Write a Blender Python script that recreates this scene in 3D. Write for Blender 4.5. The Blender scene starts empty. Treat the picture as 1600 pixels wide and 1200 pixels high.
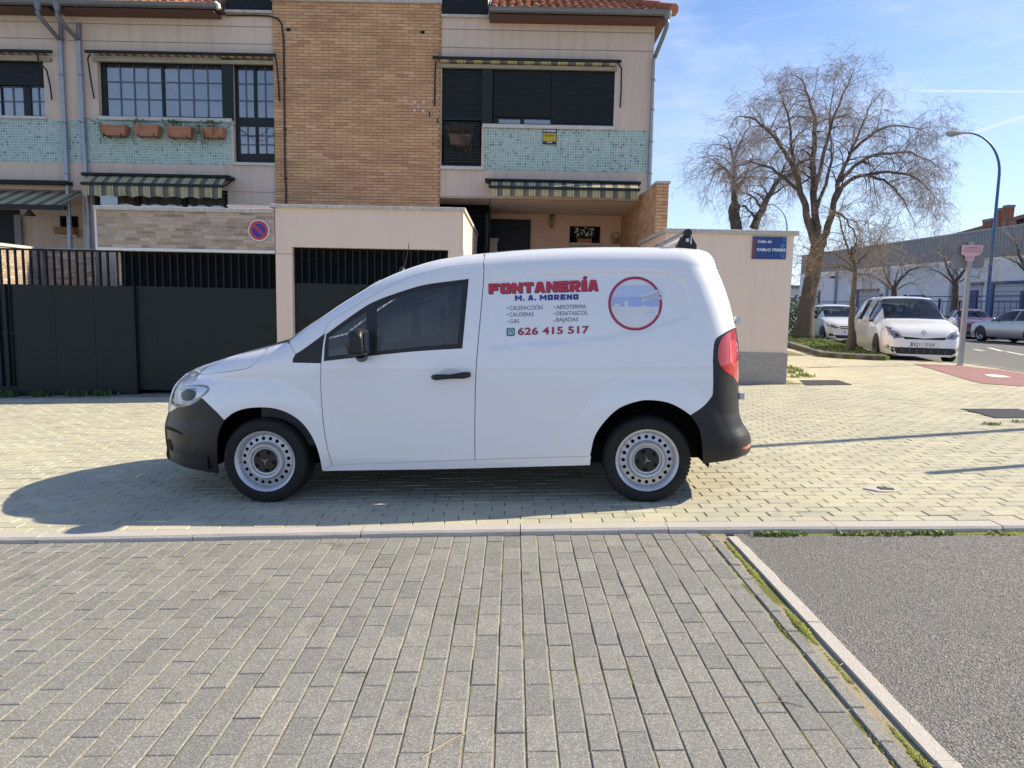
import bpy, bmesh, math, random
from mathutils import Vector, Matrix, noise
from mathutils.geometry import delaunay_2d_cdt
from mathutils.bvhtree import BVHTree
R = math.radians
random.seed(7)
sc = bpy.context.scene
COL = sc.collection

# ------------------------------------------------------------------ camera
FPX, HCAM = 1115.0, 1.45                       # focal length in pixels of a 1600 px wide frame, eye height
PITCH, ROLL = math.atan(126 / FPX), 0.020
AX = Vector((1, 0, 0)); AF = Vector((0, math.cos(PITCH), -math.sin(PITCH))); AU = Vector((0, math.sin(PITCH), math.cos(PITCH)))
CAMP = Vector((0, 0, HCAM))
cam = bpy.data.cameras.new('camera'); camo = bpy.data.objects.new('camera', cam); COL.objects.link(camo)
cam.sensor_width = 36; cam.lens = 36 * FPX / 1600; cam.clip_end = 3000; cam.clip_start = .05
cx = AX * math.cos(ROLL) + AU * math.sin(ROLL); cy = -AX * math.sin(ROLL) + AU * math.cos(ROLL)
camo.matrix_world = Matrix(((cx.x, cy.x, -AF.x, 0), (cx.y, cy.y, -AF.y, 0), (cx.z, cy.z, -AF.z, HCAM), (0, 0, 0, 1)))
sc.camera = camo

def ray(px, py):
    u, v = px - 800, py - 600; c, s = math.cos(ROLL), math.sin(ROLL)
    return AX * (u * c + v * s) + AF * FPX - AU * (-u * s + v * c)
def at(px, py, Y):                             # point seen at a pixel, at depth Y
    d = ray(px, py); return CAMP + d * (Y / d.y)
SL = 0.0325
def G(x):                                      # the street climbs gently to the right, then levels out
    if x > 5: return SL * 5 + .09 * math.tanh((x - 5) * SL / .09)
    if x < -12: return -SL * 12 - .09 * math.tanh((-x - 12) * SL / .09)
    return SL * x
def gr(px, py, dz=0.0):                        # point seen at a pixel, on the ground raised by dz
    d = ray(px, py); t0, t1 = 0.0005, .2
    f = lambda t: CAMP.z + d.z * t - G(d.x * t) - dz
    for _ in range(60):
        m = (t0 + t1) / 2
        if f(m) > 0: t0 = m
        else: t1 = m
    return CAMP + d * t0

# ------------------------------------------------------------------ sky, sun, exposure
SUN_AZ, SUN_EL = R(13), R(36)                  # the sun stands right of the camera, a little beyond the van
SUND = Vector((math.cos(SUN_AZ) * math.cos(SUN_EL), math.sin(SUN_AZ) * math.cos(SUN_EL), math.sin(SUN_EL)))
sl = bpy.data.lights.new('sun', 'SUN'); sl.energy = 5.0; sl.angle = R(.53); sl.color = (1, .88, .66)
so = bpy.data.objects.new('sun', sl); COL.objects.link(so)
so.rotation_euler = (-SUND).to_track_quat('-Z', 'Y').to_euler(); so.location = SUND * 60
W = bpy.data.worlds.new('World'); sc.world = W; W.use_nodes = True
nt = W.node_tree; N = nt.nodes; L = nt.links
bg = N['Background']; bg.inputs['Strength'].default_value = .105
sky = N.new('ShaderNodeTexSky'); sky.sky_type = 'NISHITA'; sky.sun_disc = False
sky.sun_elevation = SUN_EL; sky.sun_rotation = math.pi / 2 - SUN_AZ
sky.air_density = 1.0; sky.dust_density = .3; sky.ozone_density = 2.2; sky.altitude = 300
def nm(op, a, b=None, c=None, nodes=None, links=None):
    nodes = nodes or N; links = links or L
    n = nodes.new('ShaderNodeMath'); n.operation = op
    for i, v in enumerate((a, b, c)):
        if v is None: continue
        if isinstance(v, (int, float)): n.inputs[i].default_value = v
        else: links.new(v, n.inputs[i])
    return n.outputs[0]
tc = N.new('ShaderNodeTexCoord')
def wnoise(scale, rot, loc, detail, lo, hi, dist=0.0):
    mp = N.new('ShaderNodeMapping'); mp.inputs['Scale'].default_value = scale; mp.inputs['Rotation'].default_value = rot; mp.inputs['Location'].default_value = loc
    L.new(tc.outputs['Generated'], mp.inputs['Vector'])
    t = N.new('ShaderNodeTexNoise'); t.inputs['Scale'].default_value = 1; t.inputs['Detail'].default_value = detail; t.inputs['Roughness'].default_value = .62
    t.inputs['Distortion'].default_value = dist
    L.new(mp.outputs[0], t.inputs['Vector'])
    r = N.new('ShaderNodeMapRange'); r.interpolation_type = 'SMOOTHSTEP'; r.inputs[1].default_value = lo; r.inputs[2].default_value = hi
    L.new(t.outputs['Fac'], r.inputs[0]); return r.outputs[0]
thin = wnoise((3.2, 3.2, 9.0), (0.25, .3, .2), (3.1, .4, 1.7), 7, .40, .74, .6)
wisp = wnoise((7, 5, 30.0), (0.1, .28, .5), (1.3, 5.2, .6), 8, .46, .80, .9)
sep = N.new('ShaderNodeSeparateXYZ'); L.new(tc.outputs['Generated'], sep.inputs[0])
hz = N.new('ShaderNodeMapRange'); hz.inputs[1].default_value = .0; hz.inputs[2].default_value = .36; hz.inputs[3].default_value = .52; hz.inputs[4].default_value = .0
L.new(sep.outputs[2], hz.inputs[0])
cl = nm('ADD', nm('MULTIPLY', thin, .36), nm('MULTIPLY', wisp, .28))
cl = nm('ADD', cl, hz.outputs[0])
def contrail(a, b, w, n0=None):                # a condensation trail: a narrow band along a great circle
    da, db = ray(*a).normalized(), ray(*b).normalized(); n = da.cross(db).normalized(); t = (db - da).normalized()
    def dot(v):
        m = N.new('ShaderNodeVectorMath'); m.operation = 'DOT_PRODUCT'; L.new(tc.outputs['Generated'], m.inputs[0]); m.inputs[1].default_value = v; return m.outputs['Value']
    r = N.new('ShaderNodeMapRange'); r.interpolation_type = 'SMOOTHSTEP'; r.inputs[1].default_value = w; r.inputs[2].default_value = 0
    L.new(nm('ABSOLUTE', dot(n)), r.inputs[0])
    e = N.new('ShaderNodeMapRange'); e.interpolation_type = 'SMOOTHSTEP'; e.inputs[1].default_value = da.dot(t); e.inputs[2].default_value = da.dot(t) + .05
    L.new(dot(t), e.inputs[0])
    return nm('MULTIPLY', nm('MULTIPLY', r.outputs[0], e.outputs[0]), .75)
cl = nm('ADD', cl, contrail((1395, 141.5), (1600, 143), .0016))
cl = nm('ADD', cl, contrail((1455, 229), (1600, 182), .0028))
clm = nm('MINIMUM', cl, .92)
mx = N.new('ShaderNodeMix'); mx.data_type = 'RGBA'; L.new(clm, mx.inputs['Factor']); L.new(sky.outputs[0], mx.inputs['A'])
mx.inputs['B'].default_value = (5.0, 5.5, 6.3, 1)
wb = N.new('ShaderNodeMix'); wb.data_type = 'RGBA'; wb.blend_type = 'MULTIPLY'; wb.inputs['Factor'].default_value = 1   # white balance of the sky
L.new(mx.outputs['Result'], wb.inputs['A']); wb.inputs['B'].default_value = (.95, .99, 1.13, 1); L.new(wb.outputs['Result'], bg.inputs['Color'])
sc.view_settings.view_transform = 'Standard'; sc.view_settings.look = 'None'; sc.view_settings.gamma = 1
sc.view_settings.use_curve_mapping = False
sc.view_settings.exposure = 0.70

# ------------------------------------------------------------------ materials
MATS = {}
def mat(name, col, rough=.7, metal=0.0, spec=.5, var=0.0, vscale=4.0, dark=None, bump=0.0, bscale=60.0, tint=None, tcol=None, coat=0.0, streak=0.0, emit=None, detail=5, bdetail=4, stretch=None, grain=0.0, gscale=240.0, spots=0.0, spscale=3.0, spcol=(.1, .1, .1)):
    """procedural material; var blends towards `dark` with noise, tint ('obj' or 'attr') blends towards tcol piece by piece"""
    if name in MATS: return MATS[name]
    m = bpy.data.materials.new(name); m.use_nodes = True; MATS[name] = m
    n, l = m.node_tree.nodes, m.node_tree.links
    b = n['Principled BSDF']; b.inputs['Roughness'].default_value = rough; b.inputs['Metallic'].default_value = metal
    b.inputs['Specular IOR Level'].default_value = spec; b.inputs['Coat Weight'].default_value = coat; b.inputs['Coat Roughness'].default_value = .04
    rgb = n.new('ShaderNodeRGB'); rgb.outputs[0].default_value = (*col, 1); cur = rgb.outputs[0]
    g = n.new('ShaderNodeNewGeometry')
    def mixc(f, a, bcol):
        x = n.new('ShaderNodeMix'); x.data_type = 'RGBA'; l.new(f, x.inputs['Factor']); l.new(a, x.inputs['A'])
        if isinstance(bcol, tuple): x.inputs['B'].default_value = (*bcol, 1)
        else: l.new(bcol, x.inputs['B'])
        return x.outputs['Result']
    if tint:
        if tint == 'obj':
            o = n.new('ShaderNodeObjectInfo'); f = o.outputs['Random']
        else:
            o = n.new('ShaderNodeAttribute'); o.attribute_name = 'tint'; f = o.outputs['Fac']
        r = n.new('ShaderNodeValToRGB'); r.color_ramp.elements[0].color = (*col, 1); e = r.color_ramp.elements
        cols = tcol if isinstance(tcol[0], tuple) else (tcol,)
        e[0].position = 0; e[1].position = 1; e[1].color = (*cols[-1], 1)
        for i, c in enumerate(cols[:-1]):
            k = e.new((i + 1) / len(cols)); k.color = (*c, 1)
        l.new(f, r.inputs[0]); cur = r.outputs[0]
    pos = g.outputs['Position']
    if stretch:
        mp = n.new('ShaderNodeMapping'); mp.inputs['Scale'].default_value = stretch; l.new(pos, mp.inputs[0]); vpos = mp.outputs[0]
    else: vpos = pos
    if var:
        t = n.new('ShaderNodeTexNoise'); t.inputs['Scale'].default_value = vscale; t.inputs['Detail'].default_value = detail; t.inputs['Roughness'].default_value = .65; l.new(vpos, t.inputs['Vector'])
        r = n.new('ShaderNodeMapRange'); r.inputs[1].default_value = .35; r.inputs[2].default_value = .72; r.inputs[4].default_value = var; l.new(t.outputs['Fac'], r.inputs[0])
        cur = mixc(r.outputs[0], cur, dark or tuple(c * .6 for c in col))
    if spots:
        t = n.new('ShaderNodeTexNoise'); t.inputs['Scale'].default_value = spscale; t.inputs['Detail'].default_value = 3; t.inputs['Roughness'].default_value = .55; l.new(pos, t.inputs['Vector'])
        r = n.new('ShaderNodeMapRange'); r.inputs[1].default_value = .64; r.inputs[2].default_value = .72; r.inputs[4].default_value = spots; l.new(t.outputs['Fac'], r.inputs[0]); cur = mixc(r.outputs[0], cur, spcol)
    if streak:
        mp = n.new('ShaderNodeMapping'); mp.inputs['Scale'].default_value = (5, 5, .35); l.new(pos, mp.inputs[0])
        t = n.new('ShaderNodeTexNoise'); t.inputs['Scale'].default_value = 1.6; t.inputs['Detail'].default_value = 5; l.new(mp.outputs[0], t.inputs['Vector'])
        r = n.new('ShaderNodeMapRange'); r.inputs[1].default_value = .48; r.inputs[2].default_value = .78; r.inputs[4].default_value = streak; l.new(t.outputs['Fac'], r.inputs[0])
        cur = mixc(r.outputs[0], cur, tuple(c * .5 for c in col))
    if grain:
        v = n.new('ShaderNodeTexVoronoi'); v.inputs['Scale'].default_value = gscale; l.new(pos, v.inputs['Vector']); q = n.new('ShaderNodeSeparateColor'); l.new(v.outputs['Color'], q.inputs[0])
        r = n.new('ShaderNodeValToRGB'); e = r.color_ramp.elements; e[0].color = (1 - grain,) * 3 + (1,); e[1].color = (1 + grain * 1.9,) * 3 + (1,); k = e.new(.8); k.color = (1 + grain * .2,) * 3 + (1,); l.new(q.outputs[0], r.inputs[0])
        x = n.new('ShaderNodeMix'); x.data_type = 'RGBA'; x.blend_type = 'MULTIPLY'; x.inputs['Factor'].default_value = 1; l.new(cur, x.inputs['A']); l.new(r.outputs[0], x.inputs['B']); cur = x.outputs['Result']
    l.new(cur, b.inputs['Base Color'])
    if bump:
        t = n.new('ShaderNodeTexNoise'); t.inputs['Scale'].default_value = bscale; t.inputs['Detail'].default_value = bdetail; l.new(pos, t.inputs['Vector'])
        bp = n.new('ShaderNodeBump'); bp.inputs['Strength'].default_value = bump; bp.inputs['Distance'].default_value = .01; l.new(t.outputs['Fac'], bp.inputs['Height']); l.new(bp.outputs[0], b.inputs['Normal'])
    if emit: b.inputs['Emission Color'].default_value = (*emit, 1); b.inputs['Emission Strength'].default_value = 1
    return m
def glass(name, tint=(.5, .56, .57), ior=1.5, rough=0.0):
    if name in MATS: return MATS[name]
    m = bpy.data.materials.new(name); m.use_nodes = True; MATS[name] = m
    n, l = m.node_tree.nodes, m.node_tree.links; n.remove(n['Principled BSDF'])
    t = n.new('ShaderNodeBsdfTransparent'); t.inputs[0].default_value = (*tint, 1)
    g = n.new('ShaderNodeBsdfGlossy'); g.inputs['Roughness'].default_value = rough
    f = n.new('ShaderNodeFresnel'); f.inputs['IOR'].default_value = ior
    x = n.new('ShaderNodeMixShader'); l.new(f.outputs[0], x.inputs[0]); l.new(t.outputs[0], x.inputs[1]); l.new(g.outputs[0], x.inputs[2])
    l.new(x.outputs[0], n['Material Output'].inputs[0]); return m
def speckle(name, base, cols, scale, rough=.85, bump=.5, big=0.0, bigcol=(.05, .05, .05), moss=None, mscale=3, mlo=.5, mhi=.62):
    """granular surface: voronoi grains in several tones over large stains"""
    m = bpy.data.materials.new(name); m.use_nodes = True; MATS[name] = m
    n, l = m.node_tree.nodes, m.node_tree.links; b = n['Principled BSDF']; b.inputs['Roughness'].default_value = rough; b.inputs['Specular IOR Level'].default_value = .25
    g = n.new('ShaderNodeNewGeometry')
    v = n.new('ShaderNodeTexVoronoi'); v.inputs['Scale'].default_value = scale; l.new(g.outputs['Position'], v.inputs['Vector'])
    sp = n.new('ShaderNodeSeparateColor'); l.new(v.outputs['Color'], sp.inputs[0])
    r = n.new('ShaderNodeValToRGB'); e = r.color_ramp.elements; e[0].color = (*cols[0], 1); e[1].color = (*cols[-1], 1)
    for i, c in enumerate(cols[1:-1]):
        k = e.new((i + 1) / (len(cols) - 1)); k.color = (*c, 1)
    l.new(sp.outputs[0], r.inputs[0]); cur = r.outputs[0]
    def blend(nscale, lo, hi, amt, col, cur):
        t = n.new('ShaderNodeTexNoise'); t.inputs['Scale'].default_value = nscale; t.inputs['Detail'].default_value = 6; l.new(g.outputs['Position'], t.inputs['Vector'])
        q = n.new('ShaderNodeMapRange'); q.inputs[1].default_value = lo; q.inputs[2].default_value = hi; q.inputs[4].default_value = amt; l.new(t.outputs['Fac'], q.inputs[0])
        x = n.new('ShaderNodeMix'); x.data_type = 'RGBA'; l.new(q.outputs[0], x.inputs['Factor']); l.new(cur, x.inputs['A']); x.inputs['B'].default_value = (*col, 1); return x.outputs['Result']
    if big: cur = blend(.9, .42, .75, big, bigcol, cur)
    if moss: cur = blend(mscale, mlo, mhi, .95, moss, cur)
    l.new(cur, b.inputs['Base Color'])
    bp = n.new('ShaderNodeBump'); bp.inputs['Strength'].default_value = bump; bp.inputs['Distance'].default_value = .006; l.new(v.outputs['Distance'], bp.inputs['Height']); l.new(bp.outputs[0], b.inputs['Normal'])
    return m

# ------------------------------------------------------------------ mesh helpers
class MB:
    def __init__(s): s.v = []; s.f = []; s.t = []
    def add(s, vs, fs, tint=0.0):
        o = len(s.v); s.v += [tuple(v) for v in vs]; s.f += [tuple(i + o for i in f) for f in fs]; s.t += [tint] * len(fs); return s
    def box(s, x0, x1, y0, y1, z0, z1, tint=0.0):
        return s.add([(x0, y0, z0), (x1, y0, z0), (x1, y1, z0), (x0, y1, z0), (x0, y0, z1), (x1, y0, z1), (x1, y1, z1), (x0, y1, z1)],
                     [(0, 3, 2, 1), (4, 5, 6, 7), (0, 1, 5, 4), (1, 2, 6, 5), (2, 3, 7, 6), (3, 0, 4, 7)], tint)
    def bbox(s, x0, x1, y0, y1, z0, z1, c, tint=0.0):            # box with a chamfered front (-y) face
        return s.add([(x0, y1, z0), (x1, y1, z0), (x1, y1, z1), (x0, y1, z1), (x0, y0 + c, z0), (x1, y0 + c, z0), (x1, y0 + c, z1), (x0, y0 + c, z1),
                      (x0 + c, y0, z0 + c), (x1 - c, y0, z0 + c), (x1 - c, y0, z1 - c), (x0 + c, y0, z1 - c)],
                     [(0, 1, 5, 4), (1, 2, 6, 5), (2, 3, 7, 6), (3, 0, 4, 7), (4, 5, 9, 8), (5, 6, 10, 9), (6, 7, 11, 10), (7, 4, 8, 11), (8, 9, 10, 11)], tint)
    def quad(s, a, b, c, d, tint=0.0): return s.add([a, b, c, d], [(0, 1, 2, 3)], tint)
    def prism(s, pts, y0, y1, tint=0.0):                         # outline (x, z) given thickness along y
        n = len(pts); return s.add([(x, y0, z) for x, z in pts] + [(x, y1, z) for x, z in pts],
                     [tuple(range(n)), tuple(range(2 * n - 1, n - 1, -1))] + [(i, n + i, n + (i + 1) % n, (i + 1) % n) for i in range(n)], tint)
    def slab(s, pts, z0, z1):                                    # outline (x, y) given thickness; z may be a function
        f0 = z0 if callable(z0) else (lambda x, y: z0); f1 = z1 if callable(z1) else (lambda x, y: z1)
        n = len(pts); return s.add([(x, y, f1(x, y)) for x, y in pts] + [(x, y, f0(x, y)) for x, y in pts],
                     [tuple(range(n)), tuple(range(2 * n - 1, n - 1, -1))] + [(i, n + i, n + (i + 1) % n, (i + 1) % n) for i in range(n)])
    def tube(s, path, rad, n=8, cap=True, tint=0.0):
        path = [Vector(p) for p in path]; rads = rad if isinstance(rad, (list, tuple)) else [rad] * len(path)
        t0 = (path[1] - path[0]).normalized(); up = Vector((0, 0, 1)) if abs(t0.z) < .9 else Vector((1, 0, 0))
        a = t0.cross(up).normalized(); vs = []; fs = []
        for i, p in enumerate(path):
            t = (path[min(i + 1, len(path) - 1)] - path[max(i - 1, 0)])
            t = t.normalized() if t.length > 1e-9 else t0
            a = (a - t * a.dot(t)); a = a.normalized() if a.length > 1e-6 else t.orthogonal().normalized(); b = t.cross(a)
            for k in range(n):
                an = 2 * math.pi * k / n; vs.append(p + (a * math.cos(an) + b * math.sin(an)) * rads[i])
        for i in range(len(path) - 1):
            for k in range(n): fs.append((i * n + k, i * n + (k + 1) % n, (i + 1) * n + (k + 1) % n, (i + 1) * n + k))
        if cap: fs += [tuple(range(n - 1, -1, -1)), tuple(range((len(path) - 1) * n, len(path) * n))]
        return s.add(vs, fs, tint)
    def lathe(s, prof, n=32, axis='y', c=(0, 0, 0), tint=0.0):   # prof = [(radius, along)]
        vs = []; fs = []
        for r, a in prof:
            for k in range(n):
                an = 2 * math.pi * k / n; u, w = r * math.cos(an), r * math.sin(an)
                p = {'y': (u, a, w), 'z': (u, w, a), 'x': (a, u, w)}[axis]
                vs.append((p[0] + c[0], p[1] + c[1], p[2] + c[2]))
        for i in range(len(prof) - 1):
            for k in range(n): fs.append((i * n + k, i * n + (k + 1) % n, (i + 1) * n + (k + 1) % n, (i + 1) * n + k))
        return s.add(vs, fs, tint)
    def grid(s, rows, tint=0.0):
        m = len(rows[0]); vs = [p for r in rows for p in r]
        return s.add(vs, [(i * m + j, i * m + j + 1, (i + 1) * m + j + 1, (i + 1) * m + j) for i in range(len(rows) - 1) for j in range(m - 1)], tint)
    def mesh(s, name, m, smooth=False, tint=False):
        me = bpy.data.meshes.new(name); me.from_pydata(s.v, [], s.f)
        if smooth: me.polygons.foreach_set('use_smooth', [True] * len(me.polygons))
        if tint:
            a = me.attributes.new('tint', 'FLOAT', 'FACE'); a.data.foreach_set('value', s.t)
        if m: me.materials.append(MATS[m] if isinstance(m, str) else m)
        me.update(); return me
    def build(s, name, m, parent=None, smooth=False, tint=False, fix=False, **kw):
        me = s.mesh(name, m, smooth, tint)
        if fix:
            bm = bmesh.new(); bm.from_mesh(me); bmesh.ops.recalc_face_normals(bm, faces=bm.faces); bm.to_mesh(me); bm.free()
        if smooth and smooth != True: me.set_sharp_from_angle(angle=R(smooth))
        return link(name, me, parent, **kw)
def link(name, me, parent=None, label=None, cat=None, group=None, kind=None, mw=None):
    o = bpy.data.objects.new(name, me); COL.objects.link(o)
    if parent: o.parent = parent
    if mw is not None: o.matrix_basis = mw
    return tag(o, label, cat, group, kind)
def tag(o, label=None, cat=None, group=None, kind=None):
    if label: o['label'] = label
    if cat: o['category'] = cat
    if group: o['group'] = group
    if kind: o['kind'] = kind
    return o
def thing(name, label, cat, loc=(0, 0, 0), rz=0, group=None, kind=None):
    o = link(name, None, None, label, cat, group, kind); o.location = loc; o.rotation_euler = (0, 0, rz); return o
def copy_tree(o, parent=None):
    c = o.copy(); COL.objects.link(c); c.parent = parent
    for ch in o.children: copy_tree(ch, c)
    return c
def catmull(pts, n=5):
    out = []; m = len(pts)
    for i in range(m - 1):
        p0, p1, p2, p3 = pts[max(i - 1, 0)], pts[i], pts[i + 1], pts[min(i + 2, m - 1)]
        for k in range(n):
            t = k / n; out.append(tuple(.5 * (2 * b + (c - a) * t + (2 * a - 5 * b + 4 * c - d) * t * t + (3 * b - a - 3 * c + d) * t ** 3) for a, b, c, d in zip(p0, p1, p2, p3)))
    out.append(tuple(pts[-1])); return out
def inside(p, poly):
    x, y = p; r = False; j = len(poly) - 1
    for i in range(len(poly)):
        xi, yi = poly[i]; xj, yj = poly[j]
        if (yi > y) != (yj > y) and x < (xj - xi) * (y - yi) / (yj - yi) + xi: r = not r
        j = i
    return r
def pdist(p, poly):
    x, y = p; best = 9e9; n = len(poly)
    for i in range(n):
        ax, ay = poly[i]; bx, by = poly[(i + 1) % n]; dx, dy = bx - ax, by - ay; q = dx * dx + dy * dy
        t = 0 if q == 0 else max(0, min(1, ((x - ax) * dx + (y - ay) * dy) / q))
        best = min(best, (x - ax - dx * t) ** 2 + (y - ay - dy * t) ** 2)
    return math.sqrt(best)
def fill(outer, holes=(), step=None, extra=()):
    """triangulated 2-D region with optional inner grid points"""
    vs = []; es = []
    for lp in (outer, *holes):
        o = len(vs); vs += [Vector(p) for p in lp]; es += [(o + i, o + (i + 1) % len(lp)) for i in range(len(lp))]
    pts = list(extra)
    if step:
        x0, x1 = min(p[0] for p in outer), max(p[0] for p in outer); z0, z1 = min(p[1] for p in outer), max(p[1] for p in outer)
        k = 0; z = z0 + step * .5
        while z < z1:
            x = x0 + step * (.5 if k % 2 else 1)
            while x < x1: pts.append((x, z)); x += step
            z += step; k += 1
    for p in pts:
        if inside(p, outer) and not any(inside(p, h) for h in holes) and min(pdist(p, lp) for lp in (outer, *holes)) > (step or .01) * .35: vs.append(Vector(p))
    ov, oe, of, *_ = delaunay_2d_cdt(vs, es, [], 0, 1e-7)
    tri = []
    for f in of:
        c = (sum(ov[i].x for i in f) / len(f), sum(ov[i].y for i in f) / len(f))
        if inside(c, outer) and not any(inside(c, h) for h in holes): tri.append(tuple(f))
    return [(v.x, v.y) for v in ov], tri
def shrink(poly, d):
    """move a closed outline inwards by d"""
    n = len(poly); a = sum(poly[i][0] * poly[(i + 1) % n][1] - poly[(i + 1) % n][0] * poly[i][1] for i in range(n)); sg = 1 if a > 0 else -1; out = []
    for i in range(n):
        p, q, r = poly[i - 1], poly[i], poly[(i + 1) % n]
        e1 = Vector((q[0] - p[0], q[1] - p[1])); e2 = Vector((r[0] - q[0], r[1] - q[1]))
        if e1.length < 1e-9 or e2.length < 1e-9: out.append(q); continue
        e1.normalize(); e2.normalize(); n1 = Vector((-e1.y, e1.x)) * sg; n2 = Vector((-e2.y, e2.x)) * sg
        b = n1 + n2
        if b.length < .3: out.append((q[0] + n1.x * d, q[1] + n1.y * d)); continue
        b.normalize(); k = d / max(.45, b.dot(n1)); out.append((q[0] + b.x * k, q[1] + b.y * k))
    return out
def text_mesh(body, offset=0.0, spacing=1.0, shear=0.0):
    """flat triangulated lettering, scaled to the unit box"""
    cu = bpy.data.curves.new('lettering', 'FONT'); cu.body = body; cu.offset = offset; cu.space_character = spacing; cu.shear = shear; cu.resolution_u = 3
    ob = bpy.data.objects.new('lettering', cu); COL.objects.link(ob)
    dg = bpy.context.evaluated_depsgraph_get(); me = bpy.data.meshes.new_from_object(ob.evaluated_get(dg))
    bpy.data.objects.remove(ob); bpy.data.curves.remove(cu)
    vs = [(v.co.x, v.co.y) for v in me.vertices]; fs = [tuple(p.vertices) for p in me.polygons]; bpy.data.meshes.remove(me)
    x0, x1 = min(v[0] for v in vs), max(v[0] for v in vs); y0, y1 = min(v[1] for v in vs), max(v[1] for v in vs)
    return [((x - x0) / (x1 - x0), (y - y0) / (y1 - y0)) for x, y in vs], fs
def text_on(parent, name, body, m, origin, ux, uz, offset=0.0, spacing=1.0, out=(0, -.002, 0)):
    """lettering on a flat plate: origin is the lower left corner, ux and uz span the box"""
    vs, fs = text_mesh(body, offset, spacing); o = Vector(origin) + Vector(out); ux = Vector(ux); uz = Vector(uz)
    b = MB(); b.add([o + ux * u + uz * v for u, v in vs], fs); return b.build(name, m, parent)

# ------------------------------------------------------------------ palette
GREYS = ((.255, .251, .231), (.28, .275, .25), (.222, .22, .205), (.31, .30, .266))
YELS = ((.52, .485, .345), (.55, .515, .375), (.47, .445, .34), (.565, .535, .40))
for src in ('obj', 'attr'):
    mat('grey_paver_' + src, GREYS[0], .85, spec=.25, tint=src, tcol=GREYS[1:], var=.55, vscale=9, dark=(.21, .206, .196), bump=.25, bscale=330, bdetail=2, grain=.34, gscale=260, spots=.55, spscale=4.2, spcol=(.13, .127, .12))
    mat('yellow_paver_' + src, YELS[0], .85, spec=.2, tint=src, tcol=YELS[1:], var=.45, vscale=1.7, dark=(.30, .285, .25), bump=.3, bscale=240, grain=.10, gscale=160, spots=.4, spscale=3.1, spcol=(.27, .26, .235))
    mat('buff_brick_' + src, (.70, .43, .235), .85, spec=.2, tint=src, tcol=((.60, .355, .185), (.74, .475, .27), (.48, .27, .145)), var=.8, vscale=1.5, dark=(.41, .235, .135), bump=.35, bscale=70, stretch=(1, 1, 3))
    mat('clad_brick_' + src, (.47, .335, .24), .85, spec=.2, tint=src, tcol=((.29, .19, .13), (.54, .43, .34), (.42, .33, .275), (.22, .15, .105)), var=.4, vscale=14, dark=(.55, .50, .45), bump=.5, bscale=60)
    mat('roof_tile_' + src, (.36, .135, .07), .8, spec=.2, tint=src, tcol=((.42, .18, .09), (.27, .10, .06), (.46, .24, .13)), var=.5, vscale=12, dark=(.19, .10, .07))
speckle('asphalt', 0, ((.055, .053, .050), (.17, .165, .156), (.25, .24, .226), (.12, .117, .11), (.40, .385, .36)), 165, bump=.8, big=.6, bigcol=(.17, .164, .154))
speckle('road_asphalt', 0, ((.13, .13, .128), (.17, .168, .163), (.15, .148, .145)), 60, big=.35, bigcol=(.12, .118, .115))
speckle('grey_joint', 0, ((.32, .28, .195), (.39, .335, .24), (.25, .215, .15)), 260, bump=.4, moss=(.13, .14, .035), mscale=2.1, mlo=.53, mhi=.62)
speckle('yellow_joint', 0, ((.20, .185, .09), (.26, .24, .13), (.15, .14, .07)), 200, moss=(.13, .15, .03), mscale=1.3, mlo=.52, mhi=.6)
speckle('moss', 0, ((.19, .22, .03), (.28, .30, .06), (.11, .13, .02), (.34, .34, .10)), 190, bump=1.0, moss=(.16, .13, .06), mscale=14, mlo=.55, mhi=.62)
speckle('kerb_stone', 0, ((.46, .425, .385), (.54, .50, .455), (.40, .37, .335)), 170, bump=.35, big=.3, bigcol=(.38, .36, .33))
speckle('old_concrete', 0, ((.26, .25, .23), (.34, .325, .30), (.20, .19, .175)), 70, bump=.4, big=.5, bigcol=(.18, .175, .16))
speckle('red_path', 0, ((.28, .14, .14), (.33, .18, .17), (.23, .115, .12)), 22, bump=.2, big=.3, bigcol=(.32, .21, .20))
speckle('soil', 0, ((.10, .085, .05), (.15, .13, .07)), 40, moss=(.12, .17, .03), mscale=2.2, mlo=.42, mhi=.52)
speckle('ground_far', 0, ((.20, .19, .17), (.24, .23, .21)), 3, bump=.1)
speckle('plinth', 0, ((.32, .30, .275), (.42, .39, .355), (.25, .235, .215)), 60, bump=.5, big=.3, bigcol=(.28, .26, .235))
mat('grass', (.10, .17, .025), .6, var=.7, vscale=9, dark=(.20, .24, .06))
mat('leaf_dark', (.045, .09, .02), .5, var=.6, vscale=6, dark=(.10, .15, .03))
mat('weed', (.16, .23, .045), .6, var=.6, vscale=14, dark=(.27, .28, .08))
mat('dry_plant', (.07, .055, .042), .9, var=.4, vscale=20)
mat('iron', (.10, .10, .10), .6, metal=.3, var=.5, vscale=10, dark=(.16, .14, .12), bump=.3)
mat('white_paint', (.74, .74, .71), .7, var=.35, vscale=7, dark=(.45, .44, .42))

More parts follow.
